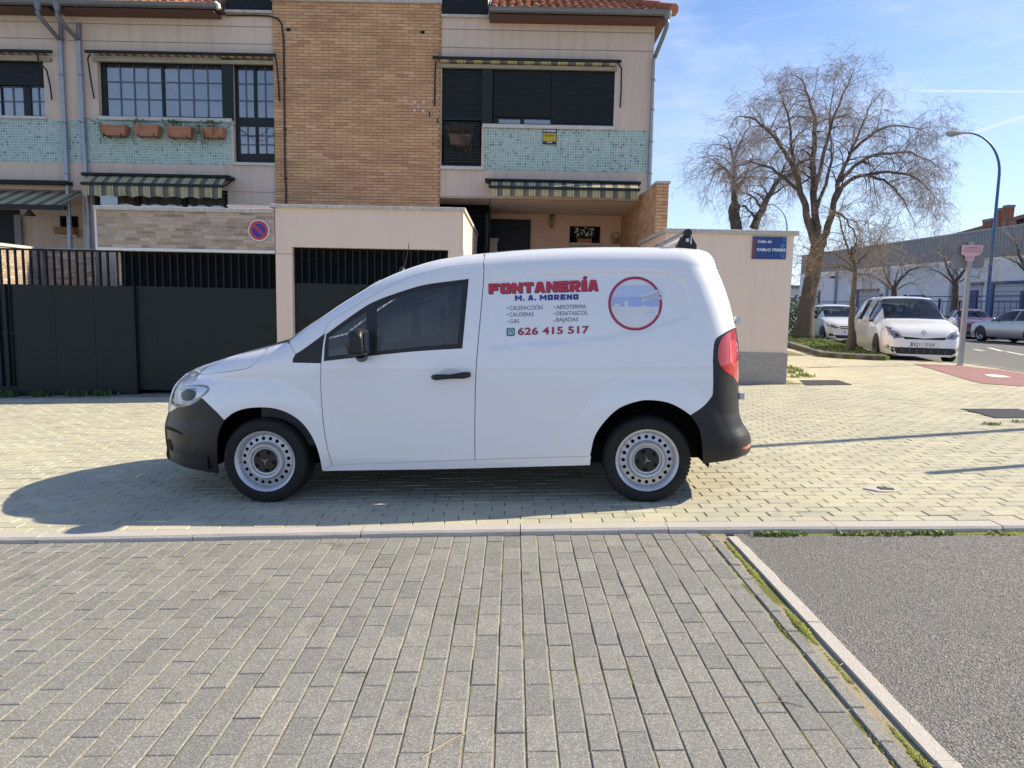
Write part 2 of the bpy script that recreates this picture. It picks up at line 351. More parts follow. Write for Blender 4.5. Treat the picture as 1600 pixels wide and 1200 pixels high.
# ------------------------------------------------------------------ ground, paving, kerbs
KY = 0.034                                       # the yellow pavement stands this much above the grey paving
def sheet(name, pts, dz, m, nx=40, ny=1, **kw):
    b = MB(); (x0, y0), (x1, y1) = pts
    b.grid([[(x0 + (x1 - x0) * i / nx, y0 + (y1 - y0) * j / ny, G(x0 + (x1 - x0) * i / nx) + dz) for i in range(nx + 1)] for j in range(ny + 1)])
    return b.build(name, m, kind='structure', **kw)
b = MB(); xs = [-700, -300, -120, -60, -40, -30, -24, -20, -16, -12, -6, 0, 5, 7, 9, 11, 13, 16, 20, 25, 32, 45, 70, 120, 300, 700]
b.grid([[(x, y, G(x) - .14) for x in xs] for y in (-300, -80, -20, 0, 20, 60, 200, 900)]); b.build('ground', 'ground_far', kind='structure')
KX = 1.352                                      # concrete edging between grey paving and asphalt
KERB = [(-13, 4.335), (-3.2, 4.30), (-.6, 4.345), (1.05, 4.365), (3.3, 4.315), (13, 4.30)]       # front foot of the kerb
def kerb_y(x):
    for (a, ya), (c, yc) in zip(KERB, KERB[1:]):
        if x <= c: return ya + (yc - ya) * (x - a) / (c - a)
    return KERB[-1][1]
sheet('grey_paving', ((-13, -6), (KX, 4.36)), -.0042, 'grey_joint', 60, 4)
grey = bpy.data.objects['grey_paving']
sheet('asphalt', ((KX + .05, -6), (13, 4.36)), -.006, 'asphalt', 30, 4)

def paver_mesh(name, lx, ly, h, m, c=.004):
    b = MB(); x, y = lx / 2, ly / 2
    b.add([(-x, -y, -h), (x, -y, -h), (x, y, -h), (-x, y, -h), (-x, -y, -c), (x, -y, -c), (x, y, -c), (-x, y, -c), (-x + c, -y + c, 0), (x - c, -y + c, 0), (x - c, y - c, 0), (-x + c, y - c, 0)],
          [(0, 1, 5, 4), (1, 2, 6, 5), (2, 3, 7, 6), (3, 0, 4, 7), (4, 5, 9, 8), (5, 6, 10, 9), (6, 7, 11, 10), (7, 4, 8, 11), (8, 9, 10, 11)])
    return b.mesh(name, m)
def lay(parent, spots, lx, ly, h, matn, dz, limit=300, jit=.0016, c=.004):
    """spots = (x, y, sx): the pavers that show largest become objects, the rest one joined part"""
    def size(p):
        q = Vector((p[0], p[1], G(p[0]) + dz)) - CAMP; d = q.dot(AF)
        if d < .3: return 0
        u, v = FPX * q.dot(AX) / d, -FPX * q.dot(AU) / d
        if abs(u) > 800 or abs(v) > 600: return 0
        return p[2] / d ** 3
    spots = sorted(spots, key=size, reverse=True); me = paver_mesh('paver', lx, ly, h, matn + '_obj', c); rest = MB()
    base = [v.co.copy() for v in me.vertices]; faces = [tuple(p.vertices) for p in me.polygons]
    for i, (x, y, sx, *sy) in enumerate(spots):
        sl = (G(x + .05) - G(x - .05)) / .1
        M = Matrix.Translation((x, y, G(x) + dz + random.gauss(0, jit))) @ Matrix.Rotation(-math.atan(sl) + random.gauss(0, .004), 4, 'Y') @ Matrix.Rotation(random.gauss(0, .006), 4, 'X') @ Matrix.Rotation(random.gauss(0, .004), 4, 'Z') @ Matrix.Diagonal((sx, sy[0] if sy else 1, 1, 1))
        if i < limit: link('paver', me, parent, mw=M)
        else: rest.add([M @ v for v in base], faces, random.random())
    if rest.v: rest.build('distant_pavers', matn + '_attr', parent, tint=True, kind='stuff')
PX, PY = .1035, .2065
sp = []
ci = 0; x = .0 + KX - .145 - PX / 2
while x > -5.4:
    off = PY / 2 if ci % 2 else 0
    y = 1.45 + off
    while y - PY / 2 < kerb_y(x) - .03:
        e = kerb_y(x) - .006 - (y - PY / 2)
        if e >= PY: sp.append((x, y, 1.0))
        elif e > .03: sp.append((x, y - PY / 2 + e / 2, 1.0, e / PY))
        y += PY
    x -= PX; ci += 1
lay(grey, sp, PX - .0070, PY - .0030, .03, 'grey_paver', 0, jit=.0009, c=.0028)
nar = MB()                                      # the cut narrow course beside the edging
y = 1.3
while y < 4.22:
    ln = random.choice((.1, .2, .2)); me = paver_mesh('paver', .055, ln - .006, .03, 'grey_paver_obj')
    link('paver', me, grey, mw=Matrix.Translation((KX - .098, y + ln / 2, G(KX) + random.gauss(0, .002)))); y += ln
# moss strips along the edging and in the widest joints
def strip(name, path, w, h, m, parent=None, jag=.4, **kw):
    b = MB(); rows = []; n = len(path)
    for i, (x, y, z) in enumerate(path):
        a = path[max(i - 1, 0)]; c = path[min(i + 1, n - 1)]; t = Vector((c[0] - a[0], c[1] - a[1])).normalized(); nn = Vector((-t.y, t.x))
        k = max(.05, noise.noise(Vector((x * 3.1, y * 3.1, 1))) + .75); ww = w * k * (1 + random.uniform(-jag, jag))
        hh = h * k * random.uniform(.5, 1.3)
        rows.append([(x + nn.x * ww * u, y + nn.y * ww * u, z + hh * f) for u, f in ((-.5, -.3), (-.3, .8), (0, 1), (.3, .8), (.5, -.3))])
    b.grid(rows); return b.build(name, m, parent, smooth=True, kind='stuff', **kw)
def pathpts(x0, y0, x1, y1, n, dz): return [(x0 + (x1 - x0) * i / n, y0 + (y1 - y0) * i / n, G(x0 + (x1 - x0) * i / n) + dz) for i in range(n + 1)]
strip('moss', pathpts(KX - .036, 1.2, KX - .036, 4.2, 300, -.008), .045, .009, 'moss', label='green moss line beside the pale concrete edging', cat='moss')
strip('moss', pathpts(KX - .132, 1.2, KX - .132, 4.25, 240, -.010), .012, .010, 'moss', label='thin moss line one joint in from the edging', cat='moss')

def stones(name, parent, path, w, h0, h1, m, gap=.006, ch=.012, ln=1.0, jag=0.0):
    """a run of kerb stones; path is the front foot line, the stone lies behind it"""
    L0 = 0; seg = []
    tot = sum(math.dist(a, c) for a, c in zip(path, path[1:]))
    def pt(d):
        for a, c in zip(path, path[1:]):
            q = math.dist(a, c)
            if d <= q: return (a[0] + (c[0] - a[0]) * d / q, a[1] + (c[1] - a[1]) * d / q)
            d -= q
        return path[-1]
    d = 0
    while d < tot - .05:
        l = min(ln * random.uniform(.93, 1.07), tot - d); b = MB(); rows = []; k = max(2, int(l / .12)); dz = random.gauss(0, .0015)
        for i in range(k + 1):
            p = pt(d + gap / 2 + (l - gap) * i / k); q = pt(d + (l - gap) * i / k + .01); t = Vector((q[0] - p[0], q[1] - p[1])).normalized() if q != p else Vector((1, 0)); nn = Vector((-t.y, t.x)); z = G(p[0]) + dz
            j = abs(noise.noise(Vector((p[0] * 9, p[1] * 9, 3)))) * jag
            rows.append([(p[0] + nn.x * u, p[1] + nn.y * u, z + v) for u, v in ((0, h0), (j * .3, h1 - ch - j * .6), (ch + j, h1), (w, h1), (w, h0))])
        b.grid(rows); nR = len(rows[0])
        b.f += [tuple(range(nR)), tuple(range(len(b.v) - 1, len(b.v) - nR - 1, -1))]; b.t += [0, 0]
        b.build('kerb_stone', m, parent, fix=True); d += l
kerb = thing('kerb', None, None, kind='structure')
stones('kerb', kerb, KERB, .125, -.06, KY, 'kerb_stone', jag=.014)
edg = thing('edging', None, None, kind='structure')
stones('edging', edg, [(KX + .075, 1.1), (KX + .075, 4.27)], .078, -.05, .007, 'kerb_stone', ln=.95, jag=.03)

# the yellow pavement
HOUSE_Y = 11.62
bedp = [gr(*p, KY) for p in ((1230, 540.5), (1283, 557.5), (1330, 561), (1384, 563.5))]
edge = [gr(*p, KY) for p in ((1400, 563.2), (1512, 567.3), (1600, 581.5))]
RDIR = Vector((math.sin(R(15)), math.cos(R(15)), 0))
EDGE = [(bedp[3].x, bedp[3].y)] + [(p.x, p.y) for p in edge] + [(12.5, 11.0), (16, 8.6)]
YPOLY = [(-13, 4.40)] + [(x, kerb_y(x) + .11) for x in (-10, -6, -3.2, -2, -.6, .4, 1.05, 2, 3.3, 6, 13)] + [(16, 4.41)] + EDGE[::-1] + [(p.x, p.y) for p in bedp[::-1][1:]] + [(9.6, 34), (4.2, 34), (4.2, 12.6), (-13, 12.6)]
def on_yellow(x, y):
    if y < kerb_y(x) + .125 + .045: return False
    if (x < 2.4 and y > HOUSE_Y - .25) or (x < 4.92 and y > 11.96): return False
    return y < 18.5 and x < 10.4 and inside((x - .1, y - .05), YPOLY) and inside((x + .1, y + .05), YPOLY)
v_, f_ = fill(YPOLY, (), .9)
b = MB(); b.add([(x, y, G(x) + KY - .007) for x, y in v_], f_)
yel = b.build('pavement', 'yellow_joint', kind='structure', fix=True)
sp = []; y0 = 4.30 + .125 + .052
for r in range(140):
    off = (r % 2) * .103 + random.gauss(0, .007) + .012 * math.sin(r * .21)
    x = -9.6 - off
    while x < 10.4:
        yy = y0 + r * .1032 + (kerb_y(x) - 4.30) * max(0, 1 - r * .02)
        if on_yellow(x, yy): sp.append((x, yy, 1.0))
        x += .206
lay(yel, sp, .2005, .0985, .02, 'yellow_paver', KY, jit=.0012, c=.003)
b = MB(); b.quad(*[(x, y, G(x) + KY - .003) for x, y in ((4.9, 18.4), (8.0, 18.4), (9.4, 34), (4.9, 34))]); b.build('pavement_side', 'yellow_paver_attr', kind='structure')
# strip of worn concrete at the foot of the gates
b = MB(); b.grid([[(-13 + i * .25, y, G(-13 + i * .25) + KY + z) for i in range(60)] for y, z in ((HOUSE_Y - .28, .002), (HOUSE_Y + .4, .006))]); b.build('gate_threshold', 'old_concrete', kind='structure')

# side street: road, red cycle path, planting bed
road = MB(); rx = [7.0, 9.4, 10.5, 12, 14, 17, 21, 26, 32, 45, 80, 140]
road.grid([[(x, y, G(x) - .05) for x in rx] for y in (-40, 0, 10, 20, 30, 40, 60, 100, 260)]); road.build('road', 'road_asphalt', kind='structure')
kb = thing('street_kerb', None, None, kind='structure')
stones('k', kb, EDGE[::-1], -.14, -.12, KY + .004, 'old_concrete')
red = [gr(*p, KY) for p in ((1426, 568.5), (1500, 572), (1560, 578), (1600, 584), (1660, 593), (1660, 612), (1600, 604), (1533, 599.5), (1505, 592), (1470, 581))]
b = MB(); b.add([(p.x, p.y, G(p.x) + KY + .007) for p in red], [tuple(range(len(red)))]); b.build('cycle_path', 'red_path', kind='structure')
wp = [gr(*p, KY) for p in ((1537, 586), (1552, 585.6), (1570, 588), (1581, 590.4), (1560, 590.5), (1545, 588.8))]
b = MB(); b.add([(p.x, p.y, G(p.x) + KY + .011) for p in wp], [tuple(range(len(wp)))]); b.build('painted_mark', 'white_paint', kind='structure')
for a, c in (((1522, 546), (1536, 548.6)), ((1545, 543.5), (1566, 549)), ((1572, 549.5), (1600, 555))):
    p, q = gr(*a, -.05), gr(*c, -.05); t = (q - p).normalized(); nn = Vector((-t.y, t.x, 0)) * .07
    b = MB(); b.add([(v.x, v.y, G(v.x) - .044) for v in (p - nn, q - nn, q + nn, p + nn)], [(0, 1, 2, 3)]); b.build('lane_marking', 'white_paint', kind='structure')
# covers let into the pavement
def cover(name, px, label, ribs, m='iron'):
    c = [gr(*p, KY) for p in px]; o = thing(name, label, 'cover')
    b = MB(); b.slab([(p.x, p.y) for p in c], lambda x, y: G(x) + KY - .02, lambda x, y: G(x) + KY + .006); b.build('plate', m, o, fix=True)
    for i in range(ribs):
        t = (i + .5) / ribs; a = c[0].lerp(c[3], t); d = c[1].lerp(c[2], t); e = (c[3] - c[0]) * (.28 / ribs)
        q = MB(); vs = [(a - e), (d - e), (d + e), (a + e)]
        q.slab([(p.x, p.y) for p in vs], lambda x, y: G(x) + KY + .004, lambda x, y: G(x) + KY + .011); q.build('rib', m, o, fix=True)
    return o
cover('drain_cover', ((1260, 602.5), (1331, 601.5), (1309, 594.5), (1249, 594.5)), 'dark ribbed drain cover beside the end of the street-name wall', 7)
cover('drain_cover', ((1556, 653.5), (1640, 653.5), (1590, 639.5), (1501, 639.5)), 'grey ribbed manhole cover at the right edge of the pavement', 9)
c = gr(1383, 764.5, KY); o = thing('valve_box', 'small broken iron valve box set in cement near the kerb', 'cover', (c.x, c.y, G(c.x) + KY))
b = MB(); n = 14; b.slab([(.13 * math.cos(i * 2 * math.pi / n) * random.uniform(.8, 1.25), .09 * math.sin(i * 2 * math.pi / n) * random.uniform(.8, 1.25)) for i in range(n)], -.02, .006); b.build('cement_patch', 'kerb_stone', o)
b = MB(); b.box(-.045, .05, -.035, .035, -.01, .013); b.build('lid', 'iron', o); b = MB(); b.box(.0, .045, -.03, .03, .013, .017); b.build('broken_flap', 'old_concrete', o)
# planting bed with kerb
be = bedp[3] + Vector((.12, .05, 0))
bed = [(p.x, p.y) for p in bedp] + [(be.x, be.y)] + [(be.x + RDIR.x * t, be.y + RDIR.y * t) for t in (6, 13)] + [(bedp[0].x + .1, 30)]
bk = thing('bed_kerb', None, None, kind='structure')
stones('b', bk, [(bedp[0].x - .1, 29), (bedp[0].x, bedp[0].y), (bedp[1].x, bedp[1].y), (bedp[2].x, bedp[2].y), (bedp[3].x, bedp[3].y)], .13, -.03, KY + .13, 'old_concrete')
b = MB(); b.slab(bed, lambda x, y: G(x) - .02, lambda x, y: G(x) + KY + .10); b.build('planting_bed', 'soil', kind='structure')
def blades(name, spots, hmin, hmax, m, w=.006, lean=.5, **kw):
    b = MB()
    for x, y, z in spots:
        h = random.uniform(hmin, hmax); a = random.uniform(0, 6.28); ln = random.uniform(.1, lean) * h; dx, dy = math.cos(a), math.sin(a); ww = w * random.uniform(.6, 1.4)
        p = [(x, y, z), (x + dx * ln * .35, y + dy * ln * .35, z + h * .6), (x + dx * ln, y + dy * ln, z + h)]
        sx, sy = -dy * ww, dx * ww
        b.add([(p[0][0] - sx, p[0][1] - sy, p[0][2]), (p[0][0] + sx, p[0][1] + sy, p[0][2]), (p[1][0] + sx * .8, p[1][1] + sy * .8, p[1][2]), (p[1][0] - sx * .8, p[1][1] - sy * .8, p[1][2]), p[2]], [(0, 1, 2, 3), (3, 2, 4)])
    return b.build(name, m, kind='stuff', **kw)
gs = []
while len(gs) < 5200:
    x, y = random.uniform(7.5, 12), random.uniform(16.4, 28)
    if inside((x, y), bed) and noise.noise(Vector((x * 1.3, y * 1.3, 0))) > -.25: gs.append((x, y, G(x) + KY + .09))
blades('grass', gs, .015, .075, 'grass', .010, label='short green grass in the kerbed bed under the trees', cat='grass')
# weeds along the kerb foot, at the gates and by the wall
ws = []
x = 1.2
while x < 4.2:
    d = max(0, noise.noise(Vector((x * 3.3, 4, 0))) * 1.8 + .25)
    for _ in range(int(46 * d)): ws.append((x + random.uniform(0, .03), kerb_y(x) - random.uniform(.0, .05) - random.random() ** 2 * .03, G(x) - .006))
    x += .03
blades('weeds', ws, .006, .030, 'weed', .005, 1.6, label='low green weeds along the kerb beside the asphalt', cat='weeds')
mp = [(x, kerb_y(x) - .028, G(x) - .01) for x in [1.42 + i * .012 for i in range(230)]]
strip('moss', mp, .06, .012, 'moss', label='mossy line between the kerb and the asphalt', cat='moss')
ws = []
for px, n in (((8, 612), 260), ((30, 609), 160), ((95, 614), 90), ((165, 610), 140), ((195, 611), 160), ((60, 612), 80)):
    c = gr(*px, KY)
    for _ in range(n): x = c.x + random.gauss(0, .09); ws.append((x, HOUSE_Y - .06 - random.random() * .12, G(x) + KY))
blades('weeds', ws, .03, .13, 'leaf_dark', .012, .9, label='green weeds at the foot of the dark sliding gate', cat='weeds')
ws = []
for px, n in (((1236, 576), 90), ((1238, 583), 60), ((1246, 580), 70), ((1252, 587), 60), ((1260, 588), 50), ((1241, 590), 40)):
    c = gr(*px, KY)
    for _ in range(n): x = c.x + random.gauss(0, .05); ws.append((x, c.y + random.gauss(0, .12), G(x) + KY))
blades('weeds', ws, .015, .09, 'weed', .009, 1.0, label='bright weeds by the corner of the street-name wall', cat='weeds')
for px, n, lab in (((1552, 663.5), 90, 'small tuft of grass by the manhole cover'), ((1592, 660), 40, 'thin tuft of grass in a joint at the right edge')):
    c = gr(*px, KY); blades('grass_tuft', [(c.x + random.gauss(0, .045), c.y + random.gauss(0, .03), G(c.x) + KY) for _ in range(n)], .01, .04, 'weed', .005, 1.4, label=lab, cat='grass')
# litter: dry stalks and pebbles
def stalk(a, c, lab):
    p, q = gr(*a), gr(*c); m = (p + q) / 2 + Vector((.01, .02, .004)); b = MB()
    b.tube(catmull([tuple(p + Vector((0, 0, .005))), tuple(m), tuple(q + Vector((0, 0, .006)))], 4), .0016, 5); b.build('dry_stalk', mat('straw', (.5, .38, .22), .8), label=lab, cat='stalk')
stalk((660, 1186), (731, 1146), 'curved dry stalk on the grey paving at bottom centre')
stalk((1312, 1041), (1342, 1034), 'straight dry stalk lying across the pale edging')
stalk((1183, 1099), (1258, 1106), 'thin dry stalk on the grey pavers near the edging')
b = MB()
for i in range(420):
    x, y = random.uniform(1.5, 3.6), random.uniform(1.4, 4.2); r = random.uniform(.003, .008) * (1.6 if random.random() < .08 else 1); z = G(x) - .006; a = random.random() * 6
    vs = [(x + r * math.cos(a + k * 1.257) * random.uniform(.7, 1.2), y + r * math.sin(a + k * 1.257) * random.uniform(.7, 1.2), z) for k in range(5)] + [(x, y, z + r * .8)]
    b.add(vs, [(k, (k + 1) % 5, 5) for k in range(5)])
b.build('gravel', mat('pebble', (.42, .40, .37), .8, var=.6, vscale=30, dark=(.2, .19, .18)), kind='stuff', label='loose pale gravel scattered on the asphalt', cat='gravel')

# ------------------------------------------------------------------ houses
mat('render_upper', (.68, .55, .445), .9, spec=.15, var=.35, vscale=1.3, dark=(.58, .455, .36), streak=.35, bump=.3, bscale=120)
mat('render_peach', (.80, .635, .52), .9, spec=.15, var=.22, vscale=1.6, dark=(.72, .55, .44), streak=.12, bump=.25, bscale=150)
mat('porch_peach', (.78, .55, .41), .9, spec=.15, var=.2, vscale=2)
mat('soffit', (.78, .68, .58), .9, spec=.15)
mat('mortar', (.33, .19, .10), .95, spec=.1)
mat('pale_mortar', (.56, .48, .41), .95, spec=.1)
mat('shutter', (.012, .018, .020), .5, spec=.25, var=.3, vscale=3, dark=(.018, .025, .027))
mat('dark_frame', (.014, .021, .021), .5, spec=.3)
mat('gate_steel', (.017, .023, .022), .5, spec=.22, var=.5, vscale=1.4, dark=(.016, .020, .024), streak=.35)
mat('gate_bar', (.010, .013, .013), .5, spec=.25)
mat('sill', (.62, .60, .56), .8, var=.4, vscale=12, dark=(.35, .33, .30))
mat('coping', (.60, .575, .53), .85, var=.75, vscale=22, dark=(.24, .22, .19), bump=.3)
mat('zinc', (.20, .215, .23), .45, metal=.5, var=.3, vscale=6)
mat('zinc_light', (.33, .35, .39), .38, metal=.6, var=.4, vscale=9, dark=(.22, .235, .26))
mat('fascia', (.12, .06, .05), .7)
mat('curtain', (.80, .80, .80), .8, spec=.1)
mat('muntin', (.09, .12, .16), .5)
mat('terracotta', (.42, .19, .11), .8, var=.4, vscale=14, dark=(.34, .16, .10))
mat('cable', (.012, .012, .012), .5)
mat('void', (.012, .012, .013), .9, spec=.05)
mat('indoors', (.16, .15, .14), .9)
mat('brass', (.30, .22, .10), .35, metal=.8)
mat('wicker', (.42, .25, .12), .8, var=.5, vscale=60)
mat('black_door', (.010, .011, .013), .4, spec=.2)
glass('window_glass', (.86, .90, .92), 3.3)
YF, YG, YW, YD = 15.0, HOUSE_Y, 12.05, 17.4     # facade, garage fronts, end wall, recessed ground floor
def rc(x0, y0, x1, y1, Y):
    xm, ym = (x0 + x1) / 2, (y0 + y1) / 2
    return at(x0, ym, Y).x, at(x1, ym, Y).x, at(xm, y1, Y).z, at(xm, y0, Y).z
def zz(px, py, Y): return at(px, py, Y).z
def xx(px, py, Y): return at(px, py, Y).x
def wall_holes(b, outer, holes, Y, d):
    """wall face in the plane Y with openings, reveals going back by d"""
    o = [(outer[0], outer[2]), (outer[1], outer[2]), (outer[1], outer[3]), (outer[0], outer[3])]
    hs = [[(h[0], h[2]), (h[1], h[2]), (h[1], h[3]), (h[0], h[3])] for h in holes]
    v, f = fill(o, hs); b.add([(x, Y, z) for x, z in v], f)
    for lp in hs:
        for i in range(4):
            (xa, za), (xb, zb) = lp[i], lp[(i + 1) % 4]; b.quad((xa, Y, za), (xb, Y, zb), (xb, Y + d, zb), (xa, Y + d, za))
    return b
def boxp(name, m, parent, px, Y, y0, y1, ch=0):
    x0, x1, z0, z1 = rc(*px, Y); b = MB()
    if ch: b.bbox(x0, x1, Y + y0, Y + y1, z0, z1, ch)
    else: b.box(x0, x1, Y + y0, Y + y1, z0, z1)
    return b.build(name, m, parent)
def window(parent, px, Y, fw, panes, cols=0, rows=0, curtain=True, deep=.12):
    """frame with panes given in pixels; each pane is a child, muntins and curtain too"""
    x0, x1, z0, z1 = rc(*px, Y); b = MB(); hs = [rc(*p, Y) for p in panes]
    wall_holes(b, (x0, x1, z0, z1), hs, Y + deep, .05)
    fr = b.build('window', 'dark_frame', parent)
    for h in hs:
        b = MB(); b.quad((h[0], Y + deep + .03, h[2]), (h[1], Y + deep + .03, h[2]), (h[1], Y + deep + .03, h[3]), (h[0], Y + deep + .03, h[3])); b.build('pane', 'window_glass', fr)
        if cols:
            b = MB()
            for i in range(1, cols): x = h[0] + (h[1] - h[0]) * i / cols; b.box(x - .012, x + .012, Y + deep + .012, Y + deep + .024, h[2], h[3])
            for i in range(1, rows): z = h[2] + (h[3] - h[2]) * i / rows; b.box(h[0], h[1], Y + deep + .014, Y + deep + .022, z - .012, z + .012)
            b.build('muntin', 'muntin', fr)
        if curtain:
            n = int((h[1] - h[0]) / .015); ph = random.random() * 6
            rows_ = [[(h[0] + (h[1] - h[0]) * i / n, Y + deep + .085 + .014 * math.sin(i * .9 + ph + .8 * math.sin(i * .13)), z) for i in range(n + 1)] for z in (h[2] - .02, h[3] + .02)]
            b = MB(); b.grid(rows_); b.build('curtain', 'curtain', fr, smooth=True)
    return fr
def shutter(parent, px, Y, y0, pitch=.045, name='shutter'):
    x0, x1, z0, z1 = rc(*px, Y); n = max(2, int((z1 - z0) / pitch)); rows = []
    for i in range(n):
        z = z0 + (z1 - z0) * i / n; p = (z1 - z0) / n
        for f, d in ((0, 0), (.12, -.007), (.8, -.009), (.95, 0)): rows.append([(x0, Y + y0 + d, z + p * f), (x1, Y + y0 + d, z + p * f)])
    b = MB(); b.grid(rows); return b.build(name, 'shutter', parent)
def brickwork(parent, x0, x1, z0, z1, Y, bl, bh, j, matn, prot, limit=300, rnd=False, ch=.003, rowoff=.5):
    """brick by brick face; the lowest (nearest) ones are objects, the rest joined"""
    cells = []; z = z0; r = 0
    while z < z1 - .02:
        x = x0 - (bl * ((r * rowoff) % 1.0) if not rnd else random.random() * bl)
        while x < x1 - .012:
            l = bl if not rnd else bl * random.choice((.55, .8, 1, 1, 1.25))
            a, c = max(x, x0), min(x + l - j, x1)
            if c - a > .03: cells.append((a, c, z, min(z + bh - j, z1)))
            x += l
        z += bh; r += 1
    rest = MB(); cache = {}
    for i, (a, c, u, v) in enumerate(cells):
        p = prot + random.uniform(-.0015, .0015)
        if i < limit:
            key = (round(c - a, 3), round(v - u, 3))
            if key not in cache:
                q = MB(); q.bbox(0, c - a, -prot, .004, 0, v - u, ch); cache[key] = q.mesh('brick', matn + '_obj')
            link('brick', cache[key], parent, mw=Matrix.Translation((a, Y + random.uniform(-.0012, .0012), u)))
        else: rest.bbox(a, c, Y - p, Y + .004, u, v, ch, random.random())
    if rest.v: rest.build('upper_bricks', matn + '_attr', parent, tint=True, kind='stuff')
def mosaic(parent, x0, x1, z0, z1, Y):
    base = MB(); base.box(x0, x1, Y - .006, Y + .03, z0, z1); band = base.build('mosaic_band', mat('grout', (.62, .71, .65), .85), parent)
    mat('mosaic_tile', (.34, .47, .42), .28, tint='attr', tcol=((.28, .40, .36), (.40, .53, .47), (.22, .33, .30), (.11, .185, .175)), spec=.6)
    b = MB(); p = .0515; nx = round((x1 - x0) / p); nz = round((z1 - z0) / p); ax, az = (x1 - x0) / nx, (z1 - z0) / nz
    for i in range(nx):
        for k in range(nz):
            t = min(.999, max(0, random.random() * .8 + (.3 if random.random() < .18 else 0)))
            b.bbox(x0 + i * ax + .005, x0 + (i + 1) * ax - .005, Y - .011, Y - .004, z0 + k * az + .005, z0 + (k + 1) * az - .005, .002, t)
    b.build('mosaic_tiles', 'mosaic_tile', band, tint=True, kind='stuff')
def fabric_mat(name, plaid):
    m = bpy.data.materials.new(name); m.use_nodes = True; MATS[name] = m; n, l = m.node_tree.nodes, m.node_tree.links; b = n['Principled BSDF']; b.inputs['Roughness'].default_value = .9; b.inputs['Specular IOR Level'].default_value = .1
    a = n.new('ShaderNodeAttribute'); a.attribute_name = 'tint'; r = n.new('ShaderNodeValToRGB'); r.color_ramp.interpolation = 'CONSTANT'; e = r.color_ramp.elements
    stops = ((0, (.43, .37, .19)), (.18, (.58, .53, .37)), (.22, (.40, .345, .18)), (.42, (.66, .64, .52)), (.46, (.155, .155, .115)), (.62, (.12, .12, .095)), (.70, (.175, .17, .13)), (.96, (.62, .60, .48)))
    e[0].position = 0; e[0].color = (*stops[0][1], 1); e[1].position = stops[1][0]; e[1].color = (*stops[1][1], 1)
    for p, c in stops[2:]: k = e.new(p); k.color = (*c, 1)
    l.new(a.outputs['Fac'], r.inputs[0]); l.new(r.outputs[0], b.inputs['Base Color']); return m
fabric_mat('awning_cloth', 0)
def cloth(parent, rows, period, name='fabric'):
    """striped cloth: rows are lines of (y, z) or functions of x; stripes run down the cloth"""
    b = MB(); (xa, xb), pr = rows; n = int((xb - xa) / .0125)
    for i in range(n):
        u, w = xa + (xb - xa) * i / n, xa + (xb - xa) * (i + 1) / n; t = ((u - xa) / period) % 1.0
        for (f, g) in zip(pr, pr[1:]): b.quad((u, *f(u)), (w, *f(w)), (w, *g(w)), (u, *g(u)), t)
    return b.build(name, 'awning_cloth', parent, tint=True)
def tubepx(name, m, parent, pts, rad, n=8):
    b = MB(); b.tube([at(x, y, Y) for x, y, Y in pts], rad, n); return b.build(name, m, parent, smooth=60)

GZ = zz(560, 322, YG)                            # top of the garages
# --- shells: three houses in the terrace
ROOFZ = zz(900, 22, YF)
def shell(label, px0, px1, holes, name='terraced_house', right_edge=None):
    h = thing(name, label, 'house', (0, 0, 0)); x0, x1 = px0, px1
    b = MB(); wall_holes(b, (x0, x1, GF, ROOFZ), holes, YF, .17)
    b.quad((x0, YF, GF), (x0, YF + 9, GF), (x0, YF + 9, ROOFZ), (x0, YF, ROOFZ)); b.quad((x1, YF, GF), (x1, YF + 9, GF), (x1, YF + 9, ROOFZ), (x1, YF, ROOFZ))
    b.quad((x0, YF + 9, -.4), (x1, YF + 9, -.4), (x1, YF + 9, ROOFZ), (x0, YF + 9, ROOFZ)); b.quad((x0, YF, ROOFZ), (x1, YF, ROOFZ), (x1, YF + 9, ROOFZ), (x0, YF + 9, ROOFZ))
    b.quad((x0, YF, GF), (x1, YF, GF), (x1, YF + 9, GF), (x0, YF + 9, GF))
    b.build('upper_wall', 'render_upper', h)
    b = MB(); b.quad((x0, YF + .6, GF), (x1, YF + .6, GF), (x1, YF + .6, ROOFZ), (x0, YF + .6, ROOFZ)); b.build('room_lining', 'indoors', h)
    return h
GF = zz(860, 312, YF)                            # underside of the upper floor
XA0, XAB, XBR, XRC, XC1 = -14.0, xx(111, 200, YF), xx(430, 200, YF), xx(688, 200, YF), (at(1024, 40, YF).x + at(1013, 280, YF).x) / 2
hA = shell('rendered house with half-lowered shutter at the left edge, above the sliding gate', XA0, XAB, [rc(-60, 88, 69, 181, YF)])
hB = shell('rendered house with gridded windows and terracotta window boxes', XAB, XBR, [rc(153, 91, 347, 183, YF), rc(364, 92, 429, 254, YF), rc(144, 296, 356, 326, YF)])
hC = shell('rendered house with closed dark shutters and a brick-clad bay, by the corner', XBR, XC1, [rc(690, 101, 753, 260, YF), rc(769, 103, 960, 195.5, YF)])
# ground floors (mostly behind garages): back walls at YD, side walls
for h, x0, x1, m in ((hA, XA0, XAB, 'render_upper'), (hB, XAB, XBR, 'render_upper'), (hC, XBR, XC1, 'porch_peach')):
    b = MB(); b.quad((x0, YD, -.6), (x1, YD, -.6), (x1, YD, GF), (x0, YD, GF))
    if h is hC: b.quad((x1 - .02, YF + .25, -.3), (x1 - .02, YF + 9, -.3), (x1 - .02, YF + 9, GF), (x1 - .02, YF + .25, GF))
    if h is hB: b.box(XAB + .15, XAB + .36, YF, YD, -.6, GF - .003); b.quad((xx(140, 300, YF), YF + .0, -.5), (x1, YF, -.5), (x1, YF, GF - .0), (xx(140, 300, YF), YF, GF)) if False else None
    b.build('lower_wall', m, h)
